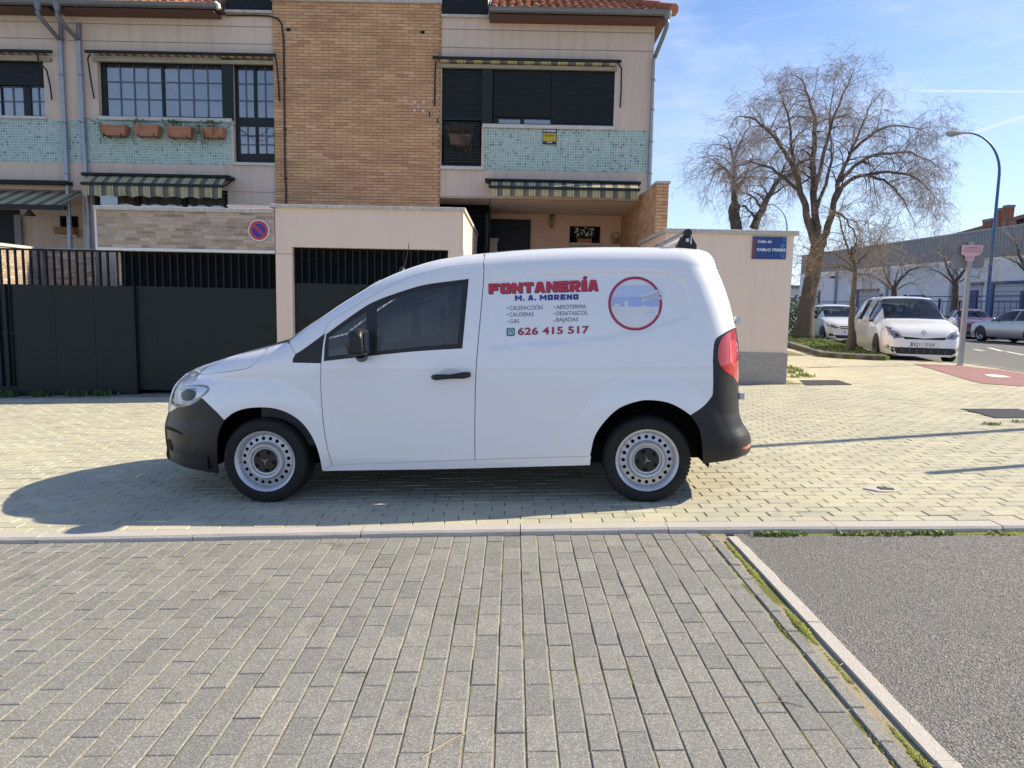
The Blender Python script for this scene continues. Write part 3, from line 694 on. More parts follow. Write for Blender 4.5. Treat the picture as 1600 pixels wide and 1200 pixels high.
# house B lower window wall continues flush down behind the garage
b = MB(); wall_holes(b, (XAB + .36, XBR, -.5, GF), [rc(144, 296, 356, 328, YF)], YF + .002, .15); b.build('lower_front', 'render_upper', hB)
window(hB, (144, 296, 356, 327, YF)[:4], YF, .05, [(148, 304, 205, 323), (214, 305, 281, 324), (288, 306, 347, 325)], 0, 0, True, .10)
# scored lines in the render
for h, a, c, ys in ((hA, XA0, XAB, (35, 61)), (hB, XAB, XBR, (37.5, 64.5)), (hC, XRC, XC1, (48.5, 77))):
    for y in ys:
        z = zz(100 if h is hA else 250 if h is hB else 850, y + (0 if h is not hB else 1.5), YF); b = MB(); b.box(a + .01, c - .01, YF - .003, YF + .002, z - .008, z + .008); b.build('score_line', mat('score', (.30, .245, .20), .9), h)
for h, px, y in ((hB, (362, 430), 300), (hC, (688, 763), 307.5)):
    x0, x1, z0, z1 = rc(px[0], y - .5, px[1], y + .5, YF); b = MB(); b.box(x0, x1, YF - .003, YF + .004, z0, z1); b.build('score_line', 'score', h)

# --- house A
shutter(hA, (-60, 88, 69, 131, YF)[:4], YF, .07)
window(hA, (-60, 88, 69, 181), YF, .05, [(-50, 110, -6, 178), (-4, 110, 30, 178), (41, 110, 66, 178)], 2, 3)
boxp('sill', 'sill', hA, (-70, 181, 74, 185.5), YF, -.05, .1, .006)
x0, x1, z0, z1 = rc(-100, 186.5, 111, 252.5, YF); mosaic(hA, XA0 + 2.2, XAB - .003, z0, z1, YF)
# --- house B
window(hB, (153, 91, 347, 183), YF, .06, [(161, 98, 248, 179), (252, 99, 343, 180)], 4, 3)
boxp('frame_panel', 'dark_frame', hB, (347, 91.5, 364, 188.5), YF, -.012, .03)
window(hB, (364, 92, 429, 254), YF, .05, [(368, 101, 393, 181), (397.5, 101, 424.5, 181.5), (371, 195, 396, 238), (400, 195.5, 425, 238)], 2, 3)
boxp('sill', 'sill', hB, (155, 184, 363, 190), YF, -.06, .1, .006)
boxp('sill', 'sill', hB, (363, 254.5, 431, 259), YF, -.06, .1, .006)
x0, x1, z0, z1 = rc(111, 189.5, 362.5, 256.5, YF); mosaic(hB, XAB + .003, x1, z0, z1, YF)
# --- house C
shutter(hC, (690, 101, 753, 184), YF, .06)
boxp('frame_panel', 'dark_frame', hC, (690, 184, 753, 187), YF, .03, .09)
shutter(hC, (693, 188, 750, 223), YF, .08); shutter(hC, (693, 223, 750, 260), YF, .07, .06)
fr = boxp('shutter_frame', 'dark_frame', hC, (694, 223, 749, 226), YF, .04, .07)
boxp('rail', 'dark_frame', hC, (694, 251, 749, 253.5), YF, .04, .07)
boxp('frame_panel', 'dark_frame', hC, (753, 102, 769.5, 196), YF, -.012, .03)
shutter(hC, (771, 104, 861, 181.5), YF, .05); shutter(hC, (861.5, 104, 960, 195.5), YF, .045)
window(hC, (770, 178, 862, 195.5), YF, .03, [(779, 183.5, 813, 191), (819, 184, 861, 191.5)], 0, 0, True, .10)
boxp('sill', 'sill', hC, (754, 196, 960, 202), YF, -.06, .1, .006); boxp('sill', 'sill', hC, (688, 260.3, 757, 265.5), YF, -.07, .1, .006)
x0, x1, z0, z1 = rc(756.5, 201.5, 1013, 268.5, YF); mosaic(hC, x0, XC1 - .004, z0, z1, YF)
# brick-faced bay
bx0, bx1, bz0, bz1 = rc(429, 4, 688.5, 330, YF)
b = MB(); b.box(bx0, bx1, YF - .03, YF + .02, bz0 - .2, bz1 + .6); bay = b.build('brick_bay', 'mortar', hC)
brickwork(bay, bx0 + .001, bx1 - .001, bz0 + .0, bz1 + .2, YF - .03, .2475, .0605, .009, 'buff_brick', .011)
x0, x1, z0, z1 = rc(425, -1, 691, 5.5, YF); b = MB(); b.bbox(x0, x1, YF - .10, YF + .3, z0, z1 + .04, .008); b.build('coping', 'coping', hC)
for p in ((452, 48), (661, 52)):
    c = at(*p, YF); b = MB(); b.box(c.x - .04, c.x + .035, YF - .052, YF - .02, c.z - .025, c.z + .03); b.build('vent_hole', 'void', bay)
for p in ((648, 159), (662, 159), (654, 166.5), (647.5, 172), (661, 173)):
    c = at(*p, YF - .06); b = MB(); b.lathe([(0, -.010), (.028, -.008), (.031, .02)], 10, 'y', (c.x, YF - .046, c.z)); b.build('white_plug', mat('plug', (.62, .60, .62), .6), bay, smooth=True)
for p in ((671, 178), (683.5, 188)):
    c = at(*p, YF - .06); b = MB(); b.box(c.x - .012, c.x + .012, YF - .055, YF - .03, c.z - .05, c.z + .045); b.build('iron_stub', 'cable', bay)
tubepx('cable', 'cable', hB, [(353, 24, YF - .03), (395, 24, YF - .03), (420, 25, YF - .05), (434, 29, YF - .06), (440, 37, YF - .06), (443, 60, YF - .06), (444, 120, YF - .06), (445, 250, YF - .06), (447, 300, YF - .06), (446.5, 319, YF - .06)], .017)
for y in (122, 202, 279): c = at(444.7 + (y - 122) * .007, y, YF - .06); b = MB(); b.box(c.x - .03, c.x + .03, c.y - .02, c.y + .03, c.z - .012, c.z + .012); b.build('cable_clip', 'cable', hB)
# attic fronts set back between the roofs
for h, px in ((hB, (353, -40, 425, 17)), (hC, (691, -40, 763, 24))):
    shutter(h, px, YF, -.006, .04, 'attic_shutter'); x0, x1, z0, z1 = rc(*px, YF); b = MB(); b.box(x0 + .01, x1 - .01, YF + .12, YF + 4, z0, z1); b.build('attic_wall', 'render_upper', h)
    boxp('sill', 'coping', h, (px[0] - 1, px[3] + .3, px[2] + 1, px[3] + 4.5), YF, -.07, .2, .005)
# roofs with tiles, gutters, downpipes
def tile_mesh(name, r, l, m):
    b = MB(); rows = []
    for y, rr in ((0, r), (l, r * .82)): rows.append([(rr * math.cos(a), y, rr * math.sin(a) * .8) for a in [math.pi * k / 6 for k in range(7)]])
    b.grid(rows); rows2 = [[(x * .86, y, z * .82 - .004) for x, y, z in rr] for rr in rows]; b.grid([rows[0], rows2[0]])
    return b.mesh(name, m, True)
def roof(h, x0, x1, zb, rows, hip=False):
    b = MB(); sl = math.tan(R(27)); ye = YF - .42; top = 3.2
    xa = x1 - (2.2 if hip else 0)
    b.add([(x0, ye, zb), (x1, ye, zb), (xa, ye + top, zb + top * sl), (x0, ye + top, zb + top * sl), (x0, YF + 9, zb), (x1, YF + 9, zb)], [(0, 1, 2, 3), (3, 2, 5, 4), (1, 5, 2), (0, 3, 4), (0, 4, 5, 1)])
    rf = b.build('roof', mat('roof_base', (.09, .05, .04), .9), h, fix=True)
    me = tile_mesh('roof_tile', .085, .44, 'roof_tile_obj'); p = .165
    n = int((x1 - x0) / p)
    for r in range(rows):
        for i in range(n):
            x = x0 + .09 + i * p
            if hip and x > x1 - r * .33 * .62 - .05: continue
            y = ye - .05 + r * .33 * math.cos(R(27))
            M = Matrix.Translation((x + random.gauss(0, .004), y, zb + .015 + (y - ye) * sl + random.gauss(0, .003))) @ Matrix.Rotation(R(25), 4, 'X') @ Matrix.Rotation(random.gauss(0, .02), 4, 'Z')
            link('roof_tile', me, rf, mw=M)
    if hip:
        b = MB(); a = Vector((x1 + .03, ye - .06, zb + .03)); c = Vector((xa, ye + top, zb + top * sl + .06))
        for k in range(9):
            p0, p1 = a.lerp(c, k / 9), a.lerp(c, (k + 1.25) / 9); b.tube([p0, p1], [.12, .095], 8)
        b.build('ridge_tiles', 'roof_tile_attr', rf, smooth=60)
    return rf
def gutter(h, x0, x1, z, fascia=True):
    b = MB(); rows = []
    for x in (x0, x1): rows.append([(x, YF - .47 + .075 * math.cos(a), z + .075 * math.sin(a)) for a in [math.pi + math.pi * k / 8 for k in range(9)]])
    b.grid(rows); b.tube([(x0, YF - .545, z), (x1, YF - .545, z)], .011, 6); g = b.build('gutter', 'zinc', h, smooth=60)
    x = x0 + .5
    while x < x1: b = MB(); b.tube([(x, YF - .47 + .079 * math.cos(a), z + .079 * math.sin(a)) for a in [math.pi + math.pi * k / 8 for k in range(9)]], .006, 4); b.build('bracket', 'zinc_light', g); x += .83
    b = MB(); b.box(x0, x1 - .1, YF - .40, YF + .02, z - .10, z - .07); b.build('soffit_board', 'fascia', h)
zg = zz(200, 3.5, YF - .5)
roof(hA, XA0 + 3, XAB, zg - .02, 2); roof(hB, XAB, xx(340, 5, YF - .4), zg - .02, 2)
gutter(hA, XA0 + 3, XAB, zg); gutter(hB, XAB, xx(338, 6, YF - .5), zg)
tubepx('broken_pipe', 'white_paint', hB, [(336, 5, YF - .47), (341, 8, YF - .47), (342, 14, YF - .47)], .045)
zc = zz(900, 14.5, YF - .5); xc0, xc1 = xx(764, 15, YF - .5), xx(1051, 15, YF - .5)
roof(hC, xc0, xc1, zc - .0, 6, True); gutter(hC, xc0, xc1 - .05, zc)
c = at(1010, 28, YF - .1); b = MB(); b.prism([(c.x - .1, c.z + .08), (c.x + .02, c.z + .08), (c.x + .02, c.z - .06)], YF - .3, YF); b.build('eave_bracket', 'fascia', hC)
def downpipe(h, px, Yt=YF - .47):
    o = None
    (fx, fy) = px[0]; c = at(fx, fy, Yt); b = MB()
    b.lathe([(.085, .04), (.085, .0), (.05, -.11), (.045, -.13)], 10, 'z', tuple(c)); o = b.build('hopper', 'zinc', h, smooth=60)
    pts = [at(x, y, Yt if i < 2 else YF - .07) for i, (x, y) in enumerate(px[1:])]
    k = 3 if len(pts) > 3 else 2
    b = MB(); b.tube(catmull([tuple(p) for p in pts[:3]], 4), .042, 10); b.build('swan_neck', 'zinc', h, smooth=True)
    b = MB(); b.tube([tuple(p) for p in pts[2:]], .043, 10); pp = b.build('downpipe', 'zinc_light', h, smooth=60)
    a, d = pts[2], pts[-1]
    for t in (.16, .38, .62, .86): q = a.lerp(d, t); b = MB(); b.lathe([(.05, -.015), (.05, .015)], 10, 'z', tuple(q)); b.build('pipe_clip', 'zinc', pp)
downpipe(hA, [(59, 6), (59.5, 15), (62, 26), (94, 63), (97, 120), (110.5, 395)])
downpipe(hB, [(89, 7), (89.5, 17), (93, 30), (123, 63), (126, 120), (140, 395)])
downpipe(hC, [(1043, 22), (1042, 30), (1041, 44), (1022.5, 91), (1021, 120), (1014.5, 300)])
for h, x, y0, y1 in ((hA, 95, 37, 66), (hB, 123, 36, 66)): tubepx('vent_stub', 'zinc', h, [(x - .5, y0, YF - .06), (x + .6, y1, YF - .06)], .042)

# --- awnings (rolled up above the upper windows, let down over the lower ones)
def rail(h, a, c, arms, Y=YF - .12, lining=True):
    p, q = at(*a, Y), at(*c, Y); z = (p.z + q.z) / 2; b = MB(); b.tube([(p.x, Y, z), (q.x, Y, z)], .032, 8); r = b.build('awning', 'dark_frame', h)
    if lining:
        dz_ = .075 if h is hC else .045
        cloth(r, ((p.x + .15, q.x - .1), [lambda x: (Y - .01, z - .02), lambda x: (Y + .03, z - dz_ * .8), lambda x: (Y + .11, z - dz_)]), .34 if h is hC else .17)
        b = MB(); b.box(p.x + .1, q.x - .08, Y + .06, YF - .001, z - .16, z - .09); b.build('housing', mat('old_cream', (.36, .31, .20), .8, var=.5, vscale=3), r)
    for arm in arms: tubepx('arm', 'dark_frame', r, [(x, y, YF - .13 if i < 2 else YF - .07) for i, (x, y) in enumerate(arm)], .016)
    return r
rail(hA, (-60, 78.5), (81, 80), [[(58, 82), (60, 95), (73, 110), (78.5, 135), (81, 156)]])
rail(hB, (133, 80.5), (431, 86), [[(141, 84), (137, 92), (142, 125), (147, 154)], [(430, 88), (432, 96), (435, 130), (436.5, 158)]])
rail(hC, (676, 90), (971, 96), [[(681, 95), (680, 110), (679.5, 140), (679, 165)], [(965, 98), (971, 106), (970.5, 140), (969, 168)]])
def dropped(h, px, fy, scall, per=.24):
    """cassette, sloping cloth, front bar and valance; px = cassette box, fy = bar and hem pixels"""
    x0, x1, z0, z1 = rc(*px, YF - .25); b = MB(); b.bbox(x0, x1, YF - .34, YF, z0, z1, .01); aw = b.build('awning', 'gate_bar', h)
    zt, zb_, ze = zz(900 if h is hC else 240, fy[0], YF - .45), zz(900 if h is hC else 240, fy[1], YF - .5), zz(900 if h is hC else 240, fy[2], YF - .5)
    xa, xb = x0 + .12, x1 - .08
    sag = lambda x: .012 * math.sin(x * 7) + .012 * math.sin(x * 2.3)
    sc_ = lambda x: (.03 * abs(math.sin((x - xa) * math.pi / .33)) if scall else .018 * math.sin((x - xa) * 1.2))
    cloth(aw, ((xa, xb), [lambda x: (YF - .28, z0 + .005), lambda x: (YF - .49, zb_ + .03)]), per)
    cloth(aw, ((xa, xb), [lambda x: (YF - .50, zb_ - .02), lambda x: (YF - .51 - sag(x), (zb_ + ze) / 2), lambda x: (YF - .50, ze + sc_(x))]), per)
    b = MB(); b.box(xa - .02, xb + .02, YF - .53, YF - .48, zb_ - .025, zb_ + .03); b.build('front_bar', 'dark_frame', aw)
    b = MB()
    for x in (xa - .03, xb + .03): b.tube([(x, YF - .05, z0), (x, YF - .3, (z0 + zb_) / 2 - .03), (x, YF - .5, zb_)], .016, 6)
    b.build('arm', 'gate_bar', aw); return aw
dropped(hB, (130, 272.5, 360, 277), (279, 289, 309), True, .245)
dropped(hC, (758, 282, 1001, 286), (287, 295, 309), False, .255)
x0, x1, z0, z1 = rc(-40, 282, 107, 287, YF - .15); b = MB(); b.box(x0, x1, YF - .25, YF, z0, z1); aw = b.build('awning', 'gate_bar', hA)
z3, z4 = zz(50, 304, YF - .3), zz(50, 322, YF - .9)
cloth(aw, ((x0, xx(103, 310, YF - .6)), [lambda x: (YF + .05, z3 + .12), lambda x: (YF - .85, z4 + .03)]), .30)
b = MB(); b.box(x0, xx(104, 322, YF - .85), YF - .92, YF - .84, z4 - .06, z4 + .03); b.build('front_bar', 'dark_frame', aw)
# left house porch: dark door, lamp, ledge
boxp('door', 'black_door', hA, (-30, 328, 33, 420), YD, -.06, .0); b = MB()
for i in range(7): x = xx(23 + i * 1.5, 350, YD - .08); b.box(x - .008, x + .008, YD - .09, YD - .07, zz(25, 385, YD), zz(25, 336, YD))
b.build('door_grille', mat('pale_iron', (.3, .33, .36), .6), hA)
boxp('porch_window', 'void', hA, (95, 338, 122, 355), YD, -.03, 0); boxp('ledge', 'sill', hA, (94, 367, 124, 371), YD, -.12, 0); boxp('planter_trough', 'terracotta', hA, (92, 356, 122, 366), YD, -.2, -.02)
c = at(46, 333, YD - .5); lp = thing('porch_lamp', 'small conical lamp hanging over the dark porch at the left', 'lamp', tuple(c))
b = MB(); b.lathe([(.02, .09), (.04, .06), (.13, -.05), (.12, -.06)], 14, 'z'); b.build('lamp_shade', 'iron', lp, smooth=True); b = MB(); b.tube([(0, 0, .08), (0, 0, .5)], .008, 5); b.build('cord', 'cable', lp)
# --- porch of house C
xd0, xd1, zd0, zd1 = rc(766, 343, 828, 470, YD); b = MB(); b.box(xd0, xd1, YD - .05, YD, -.1, zd1); dr = b.build('door', 'black_door', hC)
for k, (u, v) in enumerate(((.16, .10), (.26, .16))):
    b = MB(); x0, x1, z1 = xd0 + (xd1 - xd0) * u, xd1 - (xd1 - xd0) * u * .5, zd1 - .15 - v; t = .012
    b.box(x0, x1, YD - .062, YD - .05, z1 - t, z1); b.box(x0, x0 + t, YD - .062, YD - .05, .4, z1 - t); b.box(x1 - t, x1, YD - .062, YD - .05, .4, z1 - t); b.build('panel_moulding', 'dark_frame', dr)
b = MB(); b.quad((xx(764, 316, YF), YF + .01, GF - .01), (XC1, YF + .01, GF - .01), (XC1, YD, GF - .01), (xx(764, 316, YF), YD, GF - .01)); b.build('porch_ceiling', 'soffit', hC)
x0, x1, z0, z1 = rc(890, 354, 937, 381, YD); b = MB(); b.box(x0, x1, YD - .03, YD, z0, z1); b.build('porch_window', 'void', hC)
boxp('sill', 'sill', hC, (889, 380.5, 938, 384), YD, -.16, 0); fl = thing('flower_trough', 'terracotta trough of white flowers on the porch window ledge', 'planter', tuple(at(913, 380, YD - .09)))
b = MB(); b.box(-.17, .17, -.05, .05, 0, .10); b.build('pot', 'terracotta', fl)
b = MB()
for i in range(46):
    x, y, z = random.uniform(-.24, .26), random.uniform(-.06, .05), random.uniform(.16, .36); r = random.uniform(.012, .03)
    b.lathe([(0, -r), (r, 0), (0, r)], 5, 'z', (x, y, z)); 
b.build('blossom', mat('petal', (.8, .8, .78), .7), fl)
b = MB()
for i in range(40): x = random.uniform(-.16, .16); b.tube([(x, 0, .08), (x * 1.4, random.uniform(-.05, .05), random.uniform(.14, .34))], .006, 4)
b.build('stem', 'leaf_dark', fl)
c = at(862, 345, YD - .12); ln = thing('wall_lantern', 'brass lantern on the peach porch wall beside the black door', 'lantern', tuple(c))
b = MB(); b.lathe([(.0, .17), (.03, .14), (.075, .09), (.08, .08)], 6, 'z'); b.build('cap', 'brass', ln); b = MB(); b.lathe([(.07, .08), (.045, -.10)], 6, 'z'); b.build('lamp_glass', glass('lamp_glass', (.8, .75, .6)), ln)
b = MB(); b.lathe([(.05, -.10), (.05, -.12), (.015, -.16), (0, -.17)], 6, 'z'); b.tube([(0, 0, .17), (0, .05, .24), (0, .12, .2)], .01, 5)
for k in range(6): a = k * math.pi / 3; b.tube([(.07 * math.cos(a), .07 * math.sin(a), .08), (.045 * math.cos(a), .045 * math.sin(a), -.1)], .005, 4)
b.build('frame', 'brass', ln); b = MB(); b.tube([(0, 0, .2), (0, 0, .62)], .005, 4); b.build('chain', 'brass', ln)
c = at(961, 373, YD - .1); bk_ = thing('wall_basket', 'small wicker basket hanging on the porch wall', 'basket', tuple(c))
b = MB(); b.lathe([(0, -.11), (.07, -.105), (.10, .0), (.105, .02), (.09, .02), (.07, -.08)], 14, 'z'); b.build('basket', 'wicker', bk_, smooth=60); b = MB(); b.tube([(.1 * math.cos(a), 0, .02 + .13 * math.sin(a)) for a in [math.pi * k / 10 for k in range(11)]], .012, 6); b.build('handle', 'wicker', bk_, smooth=True)
# --- brick fin wall at the right of house C
YN = 13.15; fx0, fx1 = xx(1026, 300, YN), xx(1045, 300, YN); fz = zz(1035, 287, YN)
fin = thing('brick_fin_wall', 'buff brick partition wall jutting out beside the porch', 'wall'); b = MB(); b.box(fx0 + .012, fx1 - .012, YN + .012, YD, 0, fz - .02); b.build('core', 'mortar', fin)
b = MB(); b.box(fx0 - .02, fx1 + .02, YN - .03, YF + 1.2, fz, fz + .045); b.build('coping', 'coping', fin)
z = fz - .061; k = 0
while z > 1.7:
    cut = fx0 + (.115 if k % 2 else .0)
    for a, c in (((fx0, fx0 + .112), (fx0 + .119, fx1)) if k % 2 else ((fx0, fx1),)):
        b = MB(); b.bbox(a, c, YN, YN + .1, z, z + .052, .003); b.build('brick', 'buff_brick_obj', fin)
    y = YN + (.003 if k % 2 else -.12)
    while y < YD - .05:
        a, c = max(y, YN + .101), min(y + .24, YD)
        b = MB(); b.box(fx0, fx0 + .05, a, c, z, z + .052); b.build('brick', 'buff_brick_obj', fin); y += .2475
    z -= .061; k += 1
# --- recessed louvre between garage and porch
lv = MB(); x0, x1, z0, z1 = rc(728, 333, 763, 392, YF + .9)
for i in range(8): z = z0 + (z1 - z0) * i / 8; lv.add([(x0, YF + .9, z), (x1, YF + .9, z), (x1, YF + .98, z + .09), (x0, YF + .98, z + .09)], [(0, 1, 2, 3)])
lv.box(x1 - .06, x1, YF + .86, YF + 1.0, z0, z1); lv.build('louvre', 'dark_frame', hC)
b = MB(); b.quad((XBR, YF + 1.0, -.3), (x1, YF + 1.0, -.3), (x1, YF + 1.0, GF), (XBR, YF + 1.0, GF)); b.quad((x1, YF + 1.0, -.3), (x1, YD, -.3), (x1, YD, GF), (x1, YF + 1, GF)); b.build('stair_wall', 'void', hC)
tubepx('porch_wire', 'cable', hC, [(766, 309, YF - .1), (766, 340, YF - .1), (765, 385, YF - .1)], .008)
tubepx('porch_wire', 'cable', hC, [(764, 379, YF - .1), (757, 383, YF - .1), (756.5, 387, YF - .1), (758, 392, YF - .1), (764, 393, YF - .1)], .007)

# ------------------------------------------------------------------ garages and gates
gB = thing('garage', 'garage front faced with pale brick strips, over the dark louvred door', 'garage')
x0, x1, z0, z1 = rc(153, 331, 429, 389, YG); b = MB(); b.box(x0, x1, YG - .02, YF, z0, z1); b.build('lintel', 'pale_mortar', gB)
clad = gB.children[0]; brickwork(clad, x0 + .01, x1 - .004, z0 + .005, z1 - .004, YG - .02, .235, .0545, .0105, 'clad_brick', .008, rnd=True)
b = MB(); b.bbox(x0 - .03, x1, YG - .07, YF, z1 + .0, z1 + .065, .006); b.build('coping', 'coping', gB)
b = MB(); b.box(x0 - .03, x1, YG - .035, YG + .3, z0 - .045, z0); b.box(x0 - .03, x0, YG - .036, YG + .3, z0, z1); b.build('trim', mat('trim_white', (.72, .72, .70), .7), gB)
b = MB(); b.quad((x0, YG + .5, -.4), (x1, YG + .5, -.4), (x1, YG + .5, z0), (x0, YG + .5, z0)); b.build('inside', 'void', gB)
zl = z0 - .045
boxp('link_wall', 'render_peach', gB, (357, 322, 429, 330), YG + 1.2, 0, .2); boxp('link_coping', 'sill', gB, (356, 321, 428, 323.5), YG + 1.2, -.04, .24)
gC = thing('garage', 'peach rendered garage with stained coping behind the van bonnet', 'garage')
px0, px1, pz0, pz1 = rc(430, 327, 723, 388, YG); pil = xx(457, 450, YG); xr = xx(724, 350, YG)
b = MB(); b.box(px0, xr, YG, YG + .25, pz0, GZ - .05); b.box(px0, pil, YG + .0, YG + .25, -.5, pz0 - .001); b.build('front_wall', 'render_peach', gC)
b = MB(); b.box(px0, pil + .004, YG - .004, YG + .1, zz(440, 396, YG) - .012, zz(440, 396, YG)); b.build('score_line', mat('score_peach', (.42, .33, .27), .9), gC)
YE = YF + 2.0
b = MB(); b.box(xr - .25, xr, YG + .25, YE, -.4, GZ - .05); b.box(px0, xr - .25, YG + .25, YE, GZ - .25, GZ - .06); b.build('side_wall', 'render_peach', gC)
b = MB(); b.box(xr - .24, xr + .01, YG + .01, YG + .2, -.4, pz0); b.build('pillar', 'render_peach', gC)
b = MB(); b.bbox(px0 - .07, xr + .03, YG - .05, YG + .32, GZ - .05, GZ + .005, .006); b.build('coping', 'coping', gC)
b = MB(); b.box(xr - .28, xr + .03, YG + .32, YE + .02, GZ - .05, GZ + .005); b.build('coping', 'coping', gC)
b = MB(); b.box(xr + .03, xr + .45, YE - .2, YE + .02, GZ - .05, GZ); b.build('coping', 'coping', gC); b = MB(); b.box(xr, xr + .42, YE - .15, YE, 0, GZ - .05); b.build('return_wall', 'render_upper', gC)
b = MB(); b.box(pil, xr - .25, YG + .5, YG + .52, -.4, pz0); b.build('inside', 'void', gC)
def louvre_gate(name, label, x0, x1, Y, ztop, zsol, barp, gz, nslat=True, cat='gate', flap=None):
    g = thing(name, label, cat)
    b = MB(); b.bbox(x0, x1, Y, Y + .04, gz, zsol, .004); b.build('panel', 'gate_steel', g)
    n = int(round((x1 - x0) / barp)); me = None
    for i in range(n + 1):
        x = x0 + (x1 - x0) * i / n
        q = MB(); q.box(-.010, .010, 0, .03, 0, ztop - zsol); me = me or q.mesh('bar', 'gate_bar'); link('bar', me, g, mw=Matrix.Translation((x, Y + .002, zsol)))
    if nslat:
        q = MB(); k = int((ztop - zsol) / .032)
        for i in range(k): z = zsol + (ztop - zsol) * i / k; q.add([(x0, Y + .035, z), (x1, Y + .035, z), (x1, Y + .055, z + .026), (x0, Y + .055, z + .026)], [(0, 1, 2, 3)])
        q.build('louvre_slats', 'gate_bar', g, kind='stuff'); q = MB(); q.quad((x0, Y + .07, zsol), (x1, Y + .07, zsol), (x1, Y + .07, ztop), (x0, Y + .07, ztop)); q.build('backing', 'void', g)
    else: q = MB(); q.box(x0, x1, Y + .001, Y + .031, ztop, ztop + .03); q.build('top_rail', 'gate_bar', g)
    if flap: c = at(*flap, Y); q = MB(); q.box(c.x - .045, c.x + .045, Y - .006, Y + .01, c.z - .06, c.z + .06); q.build('lock_box', 'gate_bar', g)
    return g
gz0 = G(-5) + KY + .04
zs = zz(320, 449, YG + .05)
gateB = louvre_gate('garage_door', 'dark steel garage door with louvred top, under the brick-strip lintel', xx(186, 500, YG + .06), px0 - .005, YG + .06, zl - .01, zs, .122, gz0, flap=(416, 510))
gateC = louvre_gate('garage_door', 'dark steel garage door with louvred top, behind the van windscreen', pil + .01, xr - .26, YG + .1, pz0 - .005, zz(560, 444, YG + .1), .119, gz0 + .1, flap=(479, 501))
# sliding gate: sheet below, open bars above
xs0, xs1 = xx(24, 520, YG), xx(211, 520, YG); zt, zm = zz(100, 392, YG), zz(100, 445.5, YG)
gA = thing('sliding_gate', 'dark steel sliding gate with open bars above, left of the garages', 'gate')
for a, c in ((24, 87), (87, 149), (149, 211)):
    u, w = xx(a, 520, YG), xx(c, 520, YG); b = MB(); b.bbox(u, w - .002, YG, YG + .03, gz0 - .12, zm, .003); b.build('sheet', 'gate_steel', gA)
b = MB(); b.box(xs1 - .012, xs1 + .012, YG - .012, YG + .05, gz0 - .1, zm + .002); b.build('edge_strip', 'gate_bar', gA)
x = xx(-14, 450, YG); bm_ = MB(); bm_.box(-.012, .012, -.02, .02, 0, zt - gz0 + .1); me = bm_.mesh('bar', 'gate_bar')
while x < xx(172, 420, YG): link('bar', me, gA, mw=Matrix.Translation((x, YG + .07, gz0 - .1))); x += .1245
b = MB(); b.box(xx(-30, 392, YG), xx(186, 392, YG), YG + .05, YG + .09, zt, zt + .03); b.build('top_rail', 'gate_bar', gA)
b = MB(); b.box(xx(-30, 600, YG), xs0, YG + .01, YG + .06, gz0 - .12, gz0 + .02); b.box(xx(-30, 520, YG), xs0, YG + .05, YG + .09, zz(10, 520, YG) - .02, zz(10, 520, YG) + .02); b.build('lower_rail', 'gate_steel', gA)
x = xx(-30, 520, YG); bm_ = MB(); bm_.box(-.028, .028, -.012, .012, 0, zm - gz0); me = bm_.mesh('bar', 'gate_steel')
while x < xs0 - .05: link('bar', me, gA, mw=Matrix.Translation((x, YG + .03, gz0))); x += .13
b = MB(); b.box(xx(-30, 520, YG), xs0 + .02, YG + .07, YG + .08, gz0 - .1, zm); b.build('back_sheet', 'gate_bar', gA)
b = MB(); b.box(xx(176, 420, YG), xx(184, 420, YG), YG + .1, YG + .2, -.4, zl); b.build('gate_post', 'render_peach', gA)
# low clad garden wall seen through the bars
lw = thing('garden_wall', 'low wall of pale brick strips seen through the gate bars', 'wall'); lx0, lx1 = xx(-30, 420, 13.6), xx(150, 420, 13.6); lz = zz(60, 392, 13.6)
b = MB(); b.box(lx0, lx1, 13.6, 13.8, -.5, lz); core = b.build('core', 'pale_mortar', lw); brickwork(core, lx0, lx1, lz - .85, lz - .005, 13.6, .235, .0545, .008, 'clad_brick', .012, rnd=True, limit=150)
b = MB(); b.box(lx0, lx1, 13.56, 13.84, lz, lz + .05); b.build('coping', 'sill', lw)
# neighbour's clad wall running back from the street, caught by the sun
sw = thing('neighbour_wall', 'sunlit side wall of pale brick strips seen through the gate bars at far left', 'wall'); sx_ = at(66, 415, 13.55).x; sz_ = zz(40, 388, 13.0)
b = MB(); b.box(sx_ - .2, sx_, 12.0, 13.58, -.5, sz_); cr = b.build('core', 'pale_mortar', sw); b = MB(); b.box(sx_ - .23, sx_ + .03, 12.0, 13.56, sz_, sz_ + .05); b.build('coping', 'sill', sw)
z = sz_ - .055
while z > .7:
    y = 12.0 + random.random() * .1
    while y < 13.5: l = random.choice((.13, .19, .235, .28)); b = MB(); b.box(sx_, sx_ + .008, y, min(y + l, 13.57), z, z + .044); b.build('brick', 'clad_brick_obj', cr); y += l + .0105
    z -= .0545
# front yard floor behind the gates
b = MB(); b.quad((-14, YG + .1, -.1), (4.6, YG + .1, .1), (4.6, YD, .1), (-14, YD, -.1)); b.build('yard', 'old_concrete', kind='structure')
# entrance gate hidden behind the van, between garage and end wall
b = MB(); eg = louvre_gate('entrance_gate', 'dark steel entrance gate behind the van', xr + .05, xx(1036, 500, YW) - .05, YG + .25, 1.75, 1.2, .12, .12, nslat=False)

